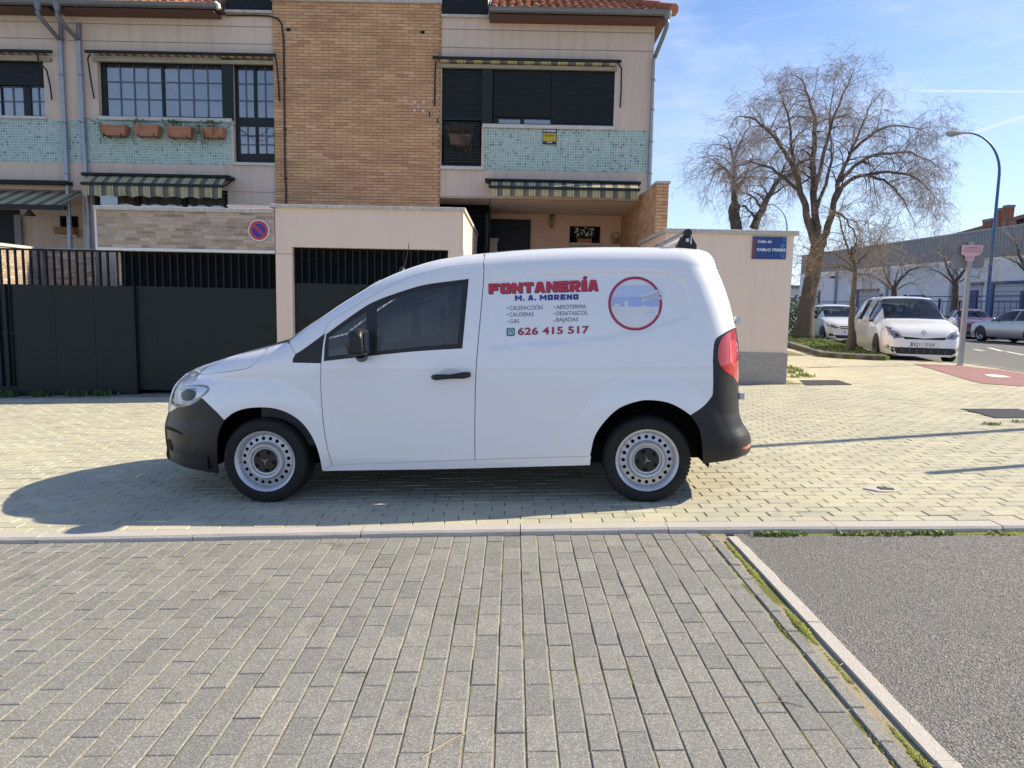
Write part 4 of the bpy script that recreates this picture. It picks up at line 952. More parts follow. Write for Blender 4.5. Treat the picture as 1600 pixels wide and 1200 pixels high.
# ------------------------------------------------------------------ end wall with street sign
ew = thing('end_wall', 'peach rendered corner wall with grey plinth behind the van', 'wall')
wx0, wx1 = xx(1037, 450, YW), (at(1241, 366, YW).x + at(1229, 560, YW).x) / 2; wz1 = zz(1140, 366, YW); wzp = zz(1190, 551, YW)
gwz = G(4.3) + KY
b = MB(); b.box(wx0, wx1, YW, YW + .25, wzp, wz1); b.box(wx0, wx0 + .25, YW + .25, YF - .5, gwz - .3, wz1); b.box(wx1 - .25, wx1, YW + .25, 24, gwz - .3, wz1); b.build('wall', 'render_peach', ew)
b = MB(); b.box(wx0 - .01, wx1 + .012, YW - .018, YW + .26, gwz - .3, wzp); b.build('plinth', 'plinth', ew)
b = MB(); b.bbox(wx0 - .03, wx1 + .07, YW - .05, YW + .3, wz1, wz1 + .075, .008); b.box(wx0 - .05, wx0 + .3, YW + .3, YF - .5, wz1, wz1 + .07); b.box(wx1 - .3, wx1 + .06, YW + .3, 24, wz1, wz1 + .07); b.build('coping', 'coping', ew)
x0, x1, z0, z1 = rc(1175, 370, 1228, 405, YW)
ss = thing('street_sign', 'blue street-name plate reading Calle de Pablo Freire on the corner wall', 'sign', (x0, YW, z0)); w, h = x1 - x0, z1 - z0
b = MB(); b.box(0, w, -.02, 0, 0, h); b.build('plate', mat('sign_blue', (.012, .055, .21), .4), ss)
b = MB(); b.quad((0, -.0215, .03), (.085 * w, -.0215, .03), (.085 * w, -.0215, h - .03), (0, -.0215, h - .03)); b.build('red_band', mat('sign_red', (.20, .055, .05), .5), ss)
mat('letter_white', (.78, .80, .86), .6); mat('sign_pale_blue', (.05, .19, .42), .5)
text_on(ss, 'lettering', 'Calle de', 'letter_white', (.145 * w, -.0215, .715 * h), (.41 * w, 0, 0), (0, 0, .135 * h), .022)
text_on(ss, 'lettering', 'PABLO FREIRE', 'letter_white', (.14 * w, -.0225, .35 * h), (.84 * w, 0, 0), (0, 0, .13 * h), .028)
b = MB(); cxs, czs = .995 * w, .27 * h
def arc(b, cx_, cz_, r, t, a0, a1, y, n=14):
    b.grid([[(cx_ + rr * math.cos(a), y, cz_ + rr * math.sin(a)) for a in [a0 + (a1 - a0) * k / n for k in range(n + 1)]] for rr in (r - t / 2, r + t / 2)])
arc(b, .98 * w, .30 * h, .15 * w, .03 * w, math.pi * .72, math.pi * 1.5, -.0212)
for k in range(3): b.quad((.90 * w, -.0212, (.13 + k * .065) * h), (.97 * w, -.0212, (.13 + k * .065) * h), (.97 * w, -.0212, (.165 + k * .065) * h), (.90 * w, -.0212, (.165 + k * .065) * h))
b.add([(.83 * w, -.0212, .5 * h), (.90 * w, -.0212, .5 * h), (.985 * w, -.0212, .66 * h), (.985 * w, -.0212, .69 * h), (.83 * w, -.0212, .69 * h)], [(0, 1, 2, 3, 4)])
for k in range(3): arc(b, .93 * w, (.76 + k * .07) * h, .05 * w, .02 * w, -.3, math.pi * .9, -.0212, 8)
b.build('ornament', 'sign_pale_blue', ss)
# no-parking disc on the clad lintel
c = at(404.5, 360, YG - .05); R0 = 16.2 / FPX * (YG)
npk = thing('no_parking_sign', 'round blue and red no-parking sign on the brick-strip lintel', 'sign', tuple(c))
b = MB(); b.lathe([(0, -.004), (R0, -.004), (R0, .012), (0, .012)], 40); b.build('disc', mat('sign_white', (.72, .70, .70), .5), npk)
b = MB(); b.lathe([(R0 * .64, -.0065), (R0 * .90, -.0065)], 40); b.build('red_ring', mat('sign_red2', (.50, .045, .06), .5), npk)
b = MB(); b.lathe([(0, -.0055), (R0 * .66, -.0055)], 40); b.build('blue_field', mat('sign_blue2', (.045, .03, .28), .5), npk)
b = MB(); k = R0 * .66; t = R0 * .085
b.add([(-k * .74 - t, -.0075, k * .74 - t), (-k * .74 + t, -.0075, k * .74 + t), (k * .74 + t, -.0075, -k * .74 + t), (k * .74 - t, -.0075, -k * .74 - t)], [(0, 1, 2, 3)]); b.build('red_bar', 'sign_red2', npk)
# property board on the mosaic
x0, x1, z0, z1 = rc(848, 201.5, 869.5, 226, YF); w, h = x1 - x0, z1 - z0
fs = thing('property_board', 'small black and yellow board under the shuttered window on the mosaic', 'sign', (x0, YF - .03, z0))
b = MB(); b.box(0, w, 0, .015, 0, h); b.build('board', mat('board_black', (.02, .02, .025), .5), fs)
b = MB(); b.quad((.04 * w, -.002, .19 * h), (.94 * w, -.002, .19 * h), (.94 * w, -.002, .70 * h), (.04 * w, -.002, .70 * h)); b.build('yellow_field', mat('board_yellow', (.60, .44, .01), .5), fs)
text_on(fs, 'lettering', 'M', 'letter_white', (.05 * w, 0, .79 * h), (.2 * w, 0, 0), (0, 0, .13 * h), .05)
b = MB(); arc(b, .41 * w, .855 * h, .07 * w, .05 * w, 0, 2 * math.pi, -.002)
for k in range(3): b.quad((.55 * w, -.002, (.79 + k * .05) * h), (.93 * w, -.002, (.79 + k * .05) * h), (.93 * w, -.002, (.82 + k * .05) * h), (.55 * w, -.002, (.82 + k * .05) * h))
b.quad((.3 * w, -.002, .10 * h), (.68 * w, -.002, .10 * h), (.68 * w, -.002, .145 * h), (.3 * w, -.002, .145 * h)); b.build('print', 'letter_white', fs)
b = MB()
for (u, v, a, c) in ((.12, .84, .555, .61), (.12, .84, .475, .50), (.13, .25, .36, .39), (.42, .54, .36, .39), (.72, .84, .36, .39), (.12, .26, .25, .28), (.42, .56, .25, .28), (.7, .84, .25, .28)): b.quad((u * w, -.004, a * h), (v * w, -.004, a * h), (v * w, -.004, c * h), (u * w, -.004, c * h))
b.build('small_print', 'board_black', fs)

# ------------------------------------------------------------------ window boxes
def wbox(px, lab, plant, m='leaf_dark', pot='terracotta'):
    x0, x1, z0, z1 = rc(*px, YF - .15); o = thing('window_box', lab, 'planter', ((x0 + x1) / 2, YF - .15, z0), group='terracotta window boxes'); w = (x1 - x0) / 2; h = z1 - z0
    b = MB(); b.add([(-w * .86, -.08, 0), (w * .86, -.08, 0), (w * .86, .08, 0), (-w * .86, .08, 0), (-w, -.1, h), (w, -.1, h), (w, .1, h), (-w, .1, h), (-w * .93, -.085, h), (w * .93, -.085, h), (w * .93, .085, h), (-w * .93, .085, h)],
          [(0, 3, 2, 1), (0, 1, 5, 4), (1, 2, 6, 5), (2, 3, 7, 6), (3, 0, 4, 7), (4, 5, 9, 8), (5, 6, 10, 9), (6, 7, 11, 10), (7, 4, 8, 11), (8, 9, 10, 11)]); b.build('pot', pot, o)
    b = MB(); b.box(-w * 1.01, w * 1.01, -.108, -.09, h * .82, h); b.build('rim', pot, o)
    for s in (-.62, .62): b = MB(); b.tube([(w * s, -.1, h * .2), (w * s, -.1, -.012), (w * s, .11, -.012), (w * s, .11, h + .06)], .008, 5); b.build('bracket', 'gate_bar', o)
    b = MB()
    for (n, xm, xs_, up, dn) in plant:
        for _ in range(n):
            x = w * xm + random.gauss(0, xs_); L_ = random.uniform(.06, up) if random.random() > dn else -random.uniform(.1, .42); y = random.uniform(-.07, .05)
            pts = [(x, y, h * .8), (x + random.gauss(0, .03), y - .05, h + .04 + max(L_, 0) * .4), (x + random.gauss(0, .07), y - .09, h + L_)]
            b.tube(pts, .004, 3, False)
            for _k in range(6):
                t = random.random(); p = Vector(pts[1]).lerp(Vector(pts[2]), t); a = random.random() * 6.3; r = random.uniform(.012, .028)
                b.add([p, p + Vector((r * math.cos(a), -.01, r * math.sin(a) + .008)), p + Vector((r * 1.6 * math.cos(a + .5), -.012, r * 1.6 * math.sin(a + .5)))], [(0, 1, 2)])
    if plant: b.build('plant', m, o)
    return o
wbox((159, 196.5, 200, 212.5), 'terracotta window box at the left end under the gridded window', [(8, -.95, .04, .1, .7)])
wbox((212, 197, 251, 213.5), 'terracotta window box second from left, a small plant at its left end', [(14, -.6, .06, .1, .1), (5, -.95, .03, .1, .8)])
wbox((261.5, 199, 302, 215.5), 'terracotta window box third from left with low bushy greenery', [(36, -.2, .14, .13, .1)])
wbox((315, 200.5, 352, 216), 'terracotta window box at the right end with trailing plants', [(20, -.9, .07, .14, .75), (14, .25, .05, .12, .8), (10, -.2, .1, .14, .1)])
wbox((702, 211, 736, 227.5), 'brown box of dry dead plants against the dark shutter', [(150, .05, .12, .22, .12), (26, .4, .07, .1, .9)], 'dry_plant', mat('brown_pot', (.12, .07, .05), .8).name)
tubepx('drooping_wire', 'cable', hB, [(127, 184.5, YF - .1), (140, 186, YF - .1), (160, 197, YF - .12)], .006)
tubepx('drooping_wire', 'cable', hB, [(352, 202, YF - .1), (362, 194, YF - .05), (372, 200, YF - .02), (388, 213, YF - .02), (402, 214, YF - .02), (416, 206, YF - .02), (424, 195, YF - .02)], .006)

# ------------------------------------------------------------------ the white van
mat('van_white', (.84, .84, .845), .20, spec=.5, coat=.8, var=.08, vscale=2.2, dark=(.74, .73, .71))
mat('van_plastic', (.016, .016, .018), .42, spec=.4, bump=.08, bscale=500)
mat('van_dark', (.008, .008, .009), .7, spec=.1)
mat('tyre', (.014, .014, .014), .75, spec=.3, var=.3, vscale=20, dark=(.03, .03, .028))
mat('wheel_silver', (.52, .54, .58), .38, metal=.55, spec=.6, var=.5, vscale=9, dark=(.36, .36, .37))
mat('cap_black', (.012, .012, .013), .35)
mat('cabin', (.05, .055, .06), .75)
mat('lamp_red', (.48, .012, .012), .12, coat=1.0, var=.5, vscale=9, dark=(.28, .006, .008))
mat('lamp_clear', (.30, .32, .34), .15, metal=.4, coat=.6, var=1.0, vscale=26, dark=(.07, .075, .08))
mat('lamp_core', (.010, .011, .013), .25, spec=.3)
mat('mirror_glass', (.75, .8, .82), .02, metal=1.0)
mat('chrome_lamp', (.62, .64, .66), .2, metal=.6); mat('alu', (.55, .56, .57), .35, metal=.8)
glass('van_glass', (.66, .74, .75), 1.75)
A0, A1 = gr(420, 784, KY), gr(1010, 784, KY)
vx = (A1 - A0); WB = vx.length; vx.normalize(); vy = Vector((0, 0, 1)).cross(vx).normalized(); vz = vx.cross(vy)
TY = .905                                       # tyre outer face from the centre line
VO = (A0 + A1) / 2 + vy * TY
VM = Matrix(((vx.x, vy.x, vz.x, VO.x), (vx.y, vy.y, vz.y, VO.y), (vx.z, vy.z, vz.z, VO.z), (0, 0, 0, 1))); VI = VM.inverted()
van = thing('delivery_van', 'white panel van with plumbing lettering parked on the yellow pavement', 'van'); van.matrix_world = VM
COV = VI @ CAMP
def vray(px, py): return (VI.to_3x3() @ ray(px, py))
def on_y(px, py, y): d = vray(px, py); t = (y - COV.y) / d.y; p = COV + d * t; return p.x, p.z
def Wz(z):                                      # half width by height: tucked sill, flat flank, leaning upper body
    if z < .42: return .929 - .045 * ((.42 - z) / .25) ** 1.6
    if z < .90: return .935 - .006 * ((z - .66) / .24) ** 2
    return .929 - .115 * ((z - .90) / .9) ** 1.35
def interp(tab, x):
    if x <= tab[0][0]: return tab[0][1]
    for (a, u), (c, w) in zip(tab, tab[1:]):
        if x <= c: return u + (w - u) * (x - a) / (c - a) if c > a else w
    return tab[-1][1]
PLF = dict(
 hood=[(287.5, 586.3), (306.7, 575.5), (329.7, 567), (356.6, 558.3), (383.4, 550.6), (410, 544), (421.8, 541)],
 cowl=[(421.8, 541), (450.5, 533.5)],
 ws=[(450.5, 533.5), (475, 515.5), (525, 480), (575, 449), (596, 437.3), (628.7, 423), (675, 408), (722.5, 399.5), (757.5, 395.5)],
 roof=[(757.5, 395.5), (800, 391.5), (850, 388.5), (922, 386), (1000, 386), (1060, 387), (1086, 388.7), (1100, 391.5), (1109, 396), (1116, 405), (1120, 418.7)],
 rear1=[(1120, 418.7), (1129, 440.5), (1140.6, 475), (1150, 513)], rear2=[(1150, 513), (1154, 540), (1155, 560), (1154, 600)],
 rear3=[(1154, 600), (1155, 643), (1161.7, 662.8), (1170, 675), (1173.5, 688), (1172.5, 703), (1165, 711)],
 nose=[(263, 645), (264, 625), (270.3, 605.4), (277, 596), (287.5, 586.3)],
 nose2=[(260, 713), (260.5, 700), (258.3, 683), (257.6, 666), (260.5, 652), (263, 645)])
XF, XR, TT = [], [], []
for k in ('nose2', 'nose'): XF += [(z, x) for x, z in (on_y(*p, -.50) for p in PLF[k])]
for k in ('rear1', 'rear2', 'rear3'): XR += [(z, x) for x, z in (on_y(*p, -.70 if p[1] > 515 else -.64) for p in PLF[k])]
XF.sort(); XR.sort()
RR = .125
for k in ('hood', 'cowl', 'ws', 'roof'):
    for p in catmull(PLF[k], 3):
        if p[0] > 1114: continue
        y = -.75
        for _ in range(6): x, z = on_y(*p, y); y = -(Wz(z) - RR * .8)
        TT.append((x, z))
TT.sort()
AC = []                                          # wheel centres and arch radius
for p in ((415.5, 721.5), (1010.5, 719)): AC.append(on_y(*p, -TY))
PANEL = None
def Y(x, z):
    w = Wz(z); t = interp(TT, x); q = t - z; xr = interp(XR, z); xf = interp(XF, z)
    r = RR if x < xr - .1 else RR
    if q < r: q = max(q, 0); w -= r - math.sqrt(max(0, r * r - (r - q) ** 2))
    u = (xf + .95 - x) / .95
    if u > 0: w -= .43 * min(u, 1.02) ** 3.6 + .03 * u
    u = (x - xr + .34) / .34
    if u > 0: w -= .23 * min(u, 1.02) ** 3.6
    for (ax, az), fl in zip(AC, (.016, .020)):
        d = math.hypot(x - ax, z - az)
        if z > az - .1 and .30 < d < .62: s = (d - .37) / .22; w += fl * max(0, 1 - abs(s) ** 2) * (1 if s > -1 else 0) * min(1, (z - az + .1) / .2)
    if PANEL and z > .9:
        d = pdist((x, z), PANEL) * (1 if inside((x, z), PANEL) else -1); k = max(0, min(1, (d + .008) / .030)); w -= .007 * k * k * (3 - 2 * k)
    s = (z - .985) / .05
    if -1 < s < 1 and -1.0 < x: w += .0015 * (1 - s * s) ** 2
    return max(w, .2)
def unp(px, py):                                 # pixel -> (x, z) on the flank
    y = -.93
    for _ in range(40):
        x, z = on_y(px, py, y); y += (-Y(x, z) - y) * .6
    return x, z
def P(pts, n=4): return [unp(*p) for p in (catmull(pts, n) if n > 1 else pts)]
ARF = [(503, 736), (501.5, 726), (496.5, 705), (487, 682), (471.6, 661), (452.4, 647), (429.4, 638.8), (406.4, 637), (383.4, 639), (364, 645.7), (350, 657)]
ARF2 = [(350, 657), (342.5, 672), (339, 690), (339, 715), (341, 740)]
ARR = [(922.5, 727), (922.5, 714), (924, 705), (929.8, 682), (945, 659), (968, 638), (999, 627), (1022, 626), (1045, 630), (1064, 639), (1079, 649.4)]
ARR2 = [(1079, 649.4), (1091, 666.6), (1096.6, 689.6), (1098.5, 725)]
BLACK_F = [(350, 657), (340, 646), (315, 622)]
LAMPB = [(315, 622), (299, 632), (283.7, 636.5), (275, 637.8), (263, 645)]
HL = [(268.5, 617), (273, 608.5), (281, 603.5), (306.7, 600.8), (322, 602), (327.6, 607), (324, 614), (315, 621.3), (299, 631), (283.7, 635.4), (275, 636.6), (269.5, 630)]
HOODL = [(287.5, 586.3), (300, 585.8), (345, 581.7), (383.4, 576), (398.7, 567), (408.3, 557.5), (421.8, 541)]
DTOP = [(508, 516), (511, 507.5), (520, 498.7), (550, 481), (575, 466), (612, 445), (650, 430), (700, 417.5), (735, 413), (755.5, 411.7)]
DREAR = [(755.5, 411.7), (756, 430), (752, 480), (747.5, 530), (743.7, 580), (742, 650), (742, 718.5)]
DBOT = [(742, 718.5), (650, 722), (519, 727)]
DFRONT = [(519, 727), (510, 693.6), (504, 647.6), (501, 600), (501.5, 567)]
SEAM = [(450.5, 533.5), (462, 553)]
def join(*ls):
    out = []
    for l in ls:
        for p in l:
            if not out or math.dist(p, out[-1]) > 1e-5: out.append(p)
    if math.dist(out[0], out[-1]) < 1e-5: out.pop()
    return out
rv = lambda l: l[::-1]
sil = {k: P(v) for k, v in PLF.items()}
PANEL = None
PANEL_ = join(P([(772, 434), (850, 428), (940, 424.5), (1020, 425), (1050, 428), (1066, 436), (1074, 452), (1078, 478), (1076, 492), (1066, 500), (1040, 508), (1000, 520), (940, 530), (860, 538), (766, 545)], 6))
PANEL = PANEL_
pts = dict(arf=P(ARF), arf2=P(ARF2), arr=P(ARR), arr2=P(ARR2), bf=P(BLACK_F), lb=P(LAMPB, 3), hl=P(HL + [HL[0]], 3)[:-1], hoodl=P(HOODL), dt=P(DTOP), dr=P(DREAR), db=P(DBOT), df=P(DFRONT), seam=P(SEAM))
door_f = P([(501.5, 567), (504, 540), (508, 516)])
winA = P([(509.5, 522), (550, 492.5), (582.5, 472), (625, 456), (662.5, 445), (700, 439.5), (732.5, 435.5)])
winB = P([(722.5, 544.5), (650, 549), (580, 556), (505.5, 564.5)], 3)
winW = join(winA, winB, [unp(507, 540)])
gl_q = P([(512, 527), (550, 499.5), (573, 485), (572.5, 551), (512, 558)], 1)
gl_m = join(P([(587.5, 479), (625, 462.5), (662.5, 451.5), (700, 446), (724.5, 442.5)]), P([(715.5, 538), (650, 543), (587.5, 550)], 2))
rk_t = P([(742, 718.5), (830, 715.5), (922.5, 713)], 2)
polys = dict(
 wing=join(sil['nose'], pts['hoodl'], sil['cowl'], pts['seam'], P([(457.5, 561.5), (457.5, 566), (501.5, 567)], 1), rv(pts['df']), P([(519, 727), (503, 736)], 1), pts['arf'], pts['bf'], pts['lb']),
 hood_edge=join(sil['hood'], rv(pts['hoodl'])),
 door=join(pts['dt'], pts['dr'], pts['db'], pts['df'], door_f),
 cant_rail=join(sil['ws'], P([(757.5, 395.5), (755.5, 411.7)], 2), rv(pts['dt']), P([(508, 516), (507.5, 521)], 1), P([(507.5, 521), (475, 545), (462, 553)], 3), rv(pts['seam'])),
 cargo_panel=join(sil['roof'], sil['rear1'], P([(1150, 513), (1144.5, 514), (1130, 522), (1117.6, 532.5), (1114.6, 559), (1114.8, 575), (1114.6, 609), (1112, 620.6), (1098.5, 636), (1079, 649.4)]), rv(pts['arr'])[:-1], [pts['arr'][1]] if False else [], [unp(922.5, 713)], rv(rk_t), rv(pts['dr']), P([(755.5, 411.7), (757.5, 395.5)], 2)),
 rocker=join(P([(503, 736), (519, 727)], 1), rv(pts['db']), rk_t, P([(922.5, 714), (922.5, 727)], 1), P([(922.5, 727), (700, 733), (503, 736)], 3)),
 front_bumper=join(P([(263, 645), (260.5, 652), (257.6, 666), (258.3, 683), (260.5, 700), (260, 713), (268, 720.5), (295, 732), (341, 740)], 3), rv(pts['arf2']), pts['bf'], pts['lb']),
 rear_bumper=join(P([(1114.8, 575), (1122, 583), (1135, 590), (1150, 600), (1154, 600)], 3), sil['rear3'], P([(1165, 711), (1144, 718.4), (1098.5, 725)], 3), rv(pts['arr2']), P([(1079, 649.4), (1098.5, 636), (1112, 620.6), (1114.6, 609), (1114.8, 575)], 3)),
 corner_trim=join(P([(457.5, 561.5), (462, 553)], 1), P([(462, 553), (475, 545), (507.5, 521)], 3), P([(507.5, 521), (504, 540), (501.5, 567)], 3), P([(501.5, 567), (457.5, 566)], 1)),
 tail_lamp_frame=join(P([(1150, 513), (1144.5, 514), (1130, 522), (1117.6, 532.5), (1114.6, 559), (1114.8, 575)]), P([(1114.8, 575), (1122, 583), (1135, 590), (1150, 600), (1154, 600)], 3), rv(sil['rear2'])))
LENS = P([(1148.5, 514.5), (1141, 518), (1130, 526), (1124, 537), (1121.5, 553), (1123.5, 567), (1131, 578.5), (1146, 589), (1153, 597), (1154, 575), (1153.5, 545)], 3)
def skin(name, poly, m, side, off=0.0, holes=(), step=.035, gap=.0028, parent=None, rim=.010):
    """one body panel: outline filled, lifted onto the flank, edges folded inwards"""
    poly = shrink(poly, gap) if gap else poly
    ex = [(x, interp(TT, x) - q) for q in (.004, .015, .032, .055, .085, .12) for x in [min(p[0] for p in poly) + .03 * k for k in range(int((max(p[0] for p in poly) - min(p[0] for p in poly)) / .03) + 1)]]
    if name in ('cargo_panel',): ex = [p for p in ex if pdist(p, PANEL) > .024] + [p for q in (-.014, -.004, .007, .018, .028) for p in shrink(PANEL, q)]
    vs, fs = fill(poly, holes, step, ex)
    me = bpy.data.meshes.new(name); n0 = len(vs); co = []; no = []
    for x, z in vs:
        y = Y(x, z) + off; e = .004; dx = (Y(x + e, z) - Y(x - e, z)) / (2 * e); dz = (Y(x, z + e) - Y(x, z - e)) / (2 * e)
        co.append((x, side * y, z)); nn = Vector((-dx, 1, -dz)).normalized(); no.append(Vector((nn.x, side * nn.y, nn.z)))
    faces = []
    for f in fs:
        a, b_, c = (Vector(co[i]) for i in f); nn = (b_ - a).cross(c - a); faces.append(tuple(f) if nn.dot(no[f[0]]) > 0 else tuple(f[::-1]))
    if rim:
        cnt = {}
        for f in faces:
            for i in range(3): e = (f[i], f[(i + 1) % 3]); cnt[tuple(sorted(e))] = None if tuple(sorted(e)) in cnt else e
        mp = {}
        for e in [v for v in cnt.values() if v]:
            for i in e:
                if i not in mp: mp[i] = len(co); co.append(tuple(Vector(co[i]) - no[i] * rim)); no.append(no[i])
            faces.append((e[1], e[0], mp[e[0]], mp[e[1]]))
    me.from_pydata(co, [], faces); me.polygons.foreach_set('use_smooth', [len(p.vertices) == 3 for p in me.polygons])
    me.materials.append(MATS[m]); me.normals_split_custom_set_from_vertices(no); me.update()
    return link(name, me, parent or van)
for side in (-1, 1):
    skin('wing', polys['wing'], 'van_white', side, holes=(pts['hl'],))
    skin('hood_edge', polys['hood_edge'], 'van_white', side, gap=.0015)
    dr = skin('door', polys['door'], 'van_white', side, holes=(winW,))
    skin('cant_rail', polys['cant_rail'], 'van_white', side, gap=.0012)
    skin('cargo_panel', polys['cargo_panel'], 'van_white', side, step=.03)
    skin('rocker', polys['rocker'], 'van_white', side, gap=.0018)
    skin('front_bumper', polys['front_bumper'], 'van_plastic', side, gap=.001)
    skin('rear_bumper', polys['rear_bumper'], 'van_plastic', side, gap=.001)
    skin('corner_trim', polys['corner_trim'], 'van_plastic', side, -.002, gap=.001)
    skin('window_trim', winW, 'van_plastic', side, -.003, holes=(shrink(gl_q, .004), shrink(gl_m, .004)), gap=.001, parent=dr)
    skin('door_glass', gl_m, 'van_glass', side, -.007, gap=0, parent=dr, rim=0)
    skin('quarter_glass', gl_q, 'van_glass', side, -.006, gap=0, parent=dr, rim=0)
    tf = skin('tail_lamp', polys['tail_lamp_frame'], 'cap_black', side, -.001, gap=.001)
    skin('lens', LENS, 'lamp_red', side, .004, gap=.001, parent=tf, rim=.006, step=.02)
    skin('lens_stripe', P([(1140, 534), (1149, 531), (1150, 548), (1148, 572), (1140, 566)], 2), mat('lamp_red_pale', (.62, .06, .05), .15, coat=1).name, side, .007, gap=0, parent=tf, rim=.003)
    hl = skin('headlamp', pts['hl'], 'lamp_clear', side, .002, gap=.001, rim=.012, step=.015)
    skin('lamp_unit', P([(284, 613), (294, 608), (304, 611), (305, 619), (297, 626), (287, 625), (283, 619)], 3), 'lamp_core', side, .004, gap=0, parent=hl, rim=.003, step=.01)
    skin('lamp_chrome', P([(307, 606.5), (321, 605.5), (324, 609), (316, 617), (306, 623), (308, 614)], 2), 'alu', side, .0045, gap=0, parent=hl, rim=.002, step=.01)
    skin('light_strip', P([(273.5, 612), (280, 606.5), (300, 603.8), (318, 604.5), (318, 606), (300, 605.8), (282, 608.5), (276.5, 614), (277, 630), (274, 630)], 2), 'sign_white', side, .005, gap=0, parent=hl, rim=.002, step=.01)
    skin('reflector', P([(1159, 700.5), (1166, 697), (1173, 692.5), (1173, 698), (1165, 702)], 2), 'lamp_red', side, .003, gap=0, rim=.003, step=.01)
    skin('bumper_slot', P([(258.8, 664), (270, 668), (283, 676), (285, 679), (272, 674), (259, 670)], 2), 'van_dark', side, .002, gap=0, rim=.002, step=.012)
    skin('bumper_slot', P([(262, 686), (266, 686), (270, 696), (270, 706), (264, 700)], 2), 'van_dark', side, .002, gap=0, rim=.002, step=.012)
    skin('bumper_crease', P([(275, 710), (290, 705), (303, 705), (303, 711), (285, 713)], 2), 'cap_black', side, .003, gap=0, rim=.003, step=.012)
    # dark body shell behind the shut lines, with the wheel openings
    outl = join(sil['nose'], sil['hood'], sil['cowl'], sil['ws'], sil['roof'], sil['rear1'], sil['rear2'], sil['rear3'], P([(1165, 711), (1098.5, 725)], 2), rv(pts['arr2']), rv(pts['arr']), P([(922.5, 727), (503, 736)], 2), pts['arf'], pts['arf2'], P([(341, 740), (295, 732), (260, 713)], 2), sil['nose2'])
    skin('body_shell', outl, 'van_dark', side, -.014, holes=(shrink(winW, -.004),), gap=.012, rim=0, step=.06)
    # wheel-arch liners
    for (ax, az), rr_ in zip(AC, (.395, .40)):
        b = MB(); rows = [[(ax + rr_ * 1.10 * math.cos(a), side * y, az + rr_ * 1.07 * math.sin(a)) for a in [-.14 + (math.pi + .28) * k / 20 for k in range(21)]] for y in (.90, .55)]
        b.grid(rows); b.add(rows[1], [tuple(range(21))]); b.build('arch_liner', 'van_dark', van, fix=True)
    # door mirror on a foot, door handle, hinges
    mc = unp(570, 537); my = Y(*mc)
    hull = [(u * .83, v * .85) for u, v in [(-.095, .0), (-.085, .07), (-.05, .115), (0, .128), (.045, .12), (.062, .08), (.066, -.06), (.055, -.085), (-.02, -.095), (-.07, -.09)]]
    b = MB(); rows = []
    for y, k, dx in ((.07, .72, .03), (.09, .95, .008), (.14, 1, 0), (.22, .97, .0), (.255, .86, .004), (.27, .6, .012)): rows.append([(mc[0] + u * k + dx, side * (my + y), mc[1] + .005 + v * k) for u, v in hull + hull[:1]])
    b.grid(rows); b.add(rows[-1][:-1], [tuple(range(len(hull)))]); b.add(rows[0][:-1], [tuple(range(len(hull)))]); mir = b.build('door_mirror', 'van_plastic', van, smooth=50, fix=True)
    b = MB(); b.tube([(mc[0] - .03, side * (my - .03), mc[1] - .09), (mc[0] - .01, side * (my + .08), mc[1] - .075), (mc[0], side * (my + .14), mc[1] - .05)], [.05, .04, .05], 10); b.build('mirror_foot', 'van_plastic', mir, smooth=60)
    b = MB(); b.quad((mc[0] + .057, side * (my + .10), mc[1] - .05), (mc[0] + .057, side * (my + .24), mc[1] - .05), (mc[0] + .057, side * (my + .24), mc[1] + .085), (mc[0] + .057, side * (my + .10), mc[1] + .085)); b.build('mirror_glass', 'mirror_glass', mir)
    b = MB(); b.add([(mc[0] + u, side * (my + .262 + (.008 if i in (1, 2) else 0)), mc[1] + v) for i, (u, v) in enumerate(((-.03, -.03), (-.02, -.005), (.05, .005), (.055, -.012), (-.005, -.018), (0, -.036)))], [(0, 1, 2, 3, 4, 5)]); b.build('indicator', 'lamp_clear', mir, fix=True)
    hx = unp(705, 587.5); hy = Y(*hx); b = MB()
    b.tube([(hx[0] - .125, side * (hy + .012), hx[1] - .006), (hx[0] - .10, side * (hy + .042), hx[1] - .004), (hx[0], side * (hy + .05), hx[1]), (hx[0] + .09, side * (hy + .045), hx[1] + .008), (hx[0] + .128, side * (hy + .012), hx[1] + .010)], [.018, .022, .016, .024, .02], 10); b.build('handle', 'van_plastic', dr, smooth=True)
    b = MB(); cxh, czh = unp(704, 583); cup = [[(cxh + .075 * r_ * math.cos(a), side * (Y(cxh + .075 * r_ * math.cos(a), czh + .036 * r_ * math.sin(a)) + .003 - .002 * r_), czh + .036 * r_ * math.sin(a)) for a in [k * math.pi / 10 for k in range(21)]] for r_ in (1, .5, .02)]
    b.grid(cup); b.build('handle_cup', mat('van_grey_white', (.60, .60, .61), .3, coat=.5).name, dr, smooth=True)
    for (px_, py_) in ((1148.5, 500), (1154, 618)):
        hx2, hz2 = on_y(px_ + 1, py_, -.66); b = MB(); b.bbox(hx2 - .01, hx2 + .032, -.02, .02, hz2 - .025, hz2 + .025, .004); q = b.build('hinge', 'alu' if py_ < 550 else 'van_grey_white', van); q.location = (0, side * .68, 0)
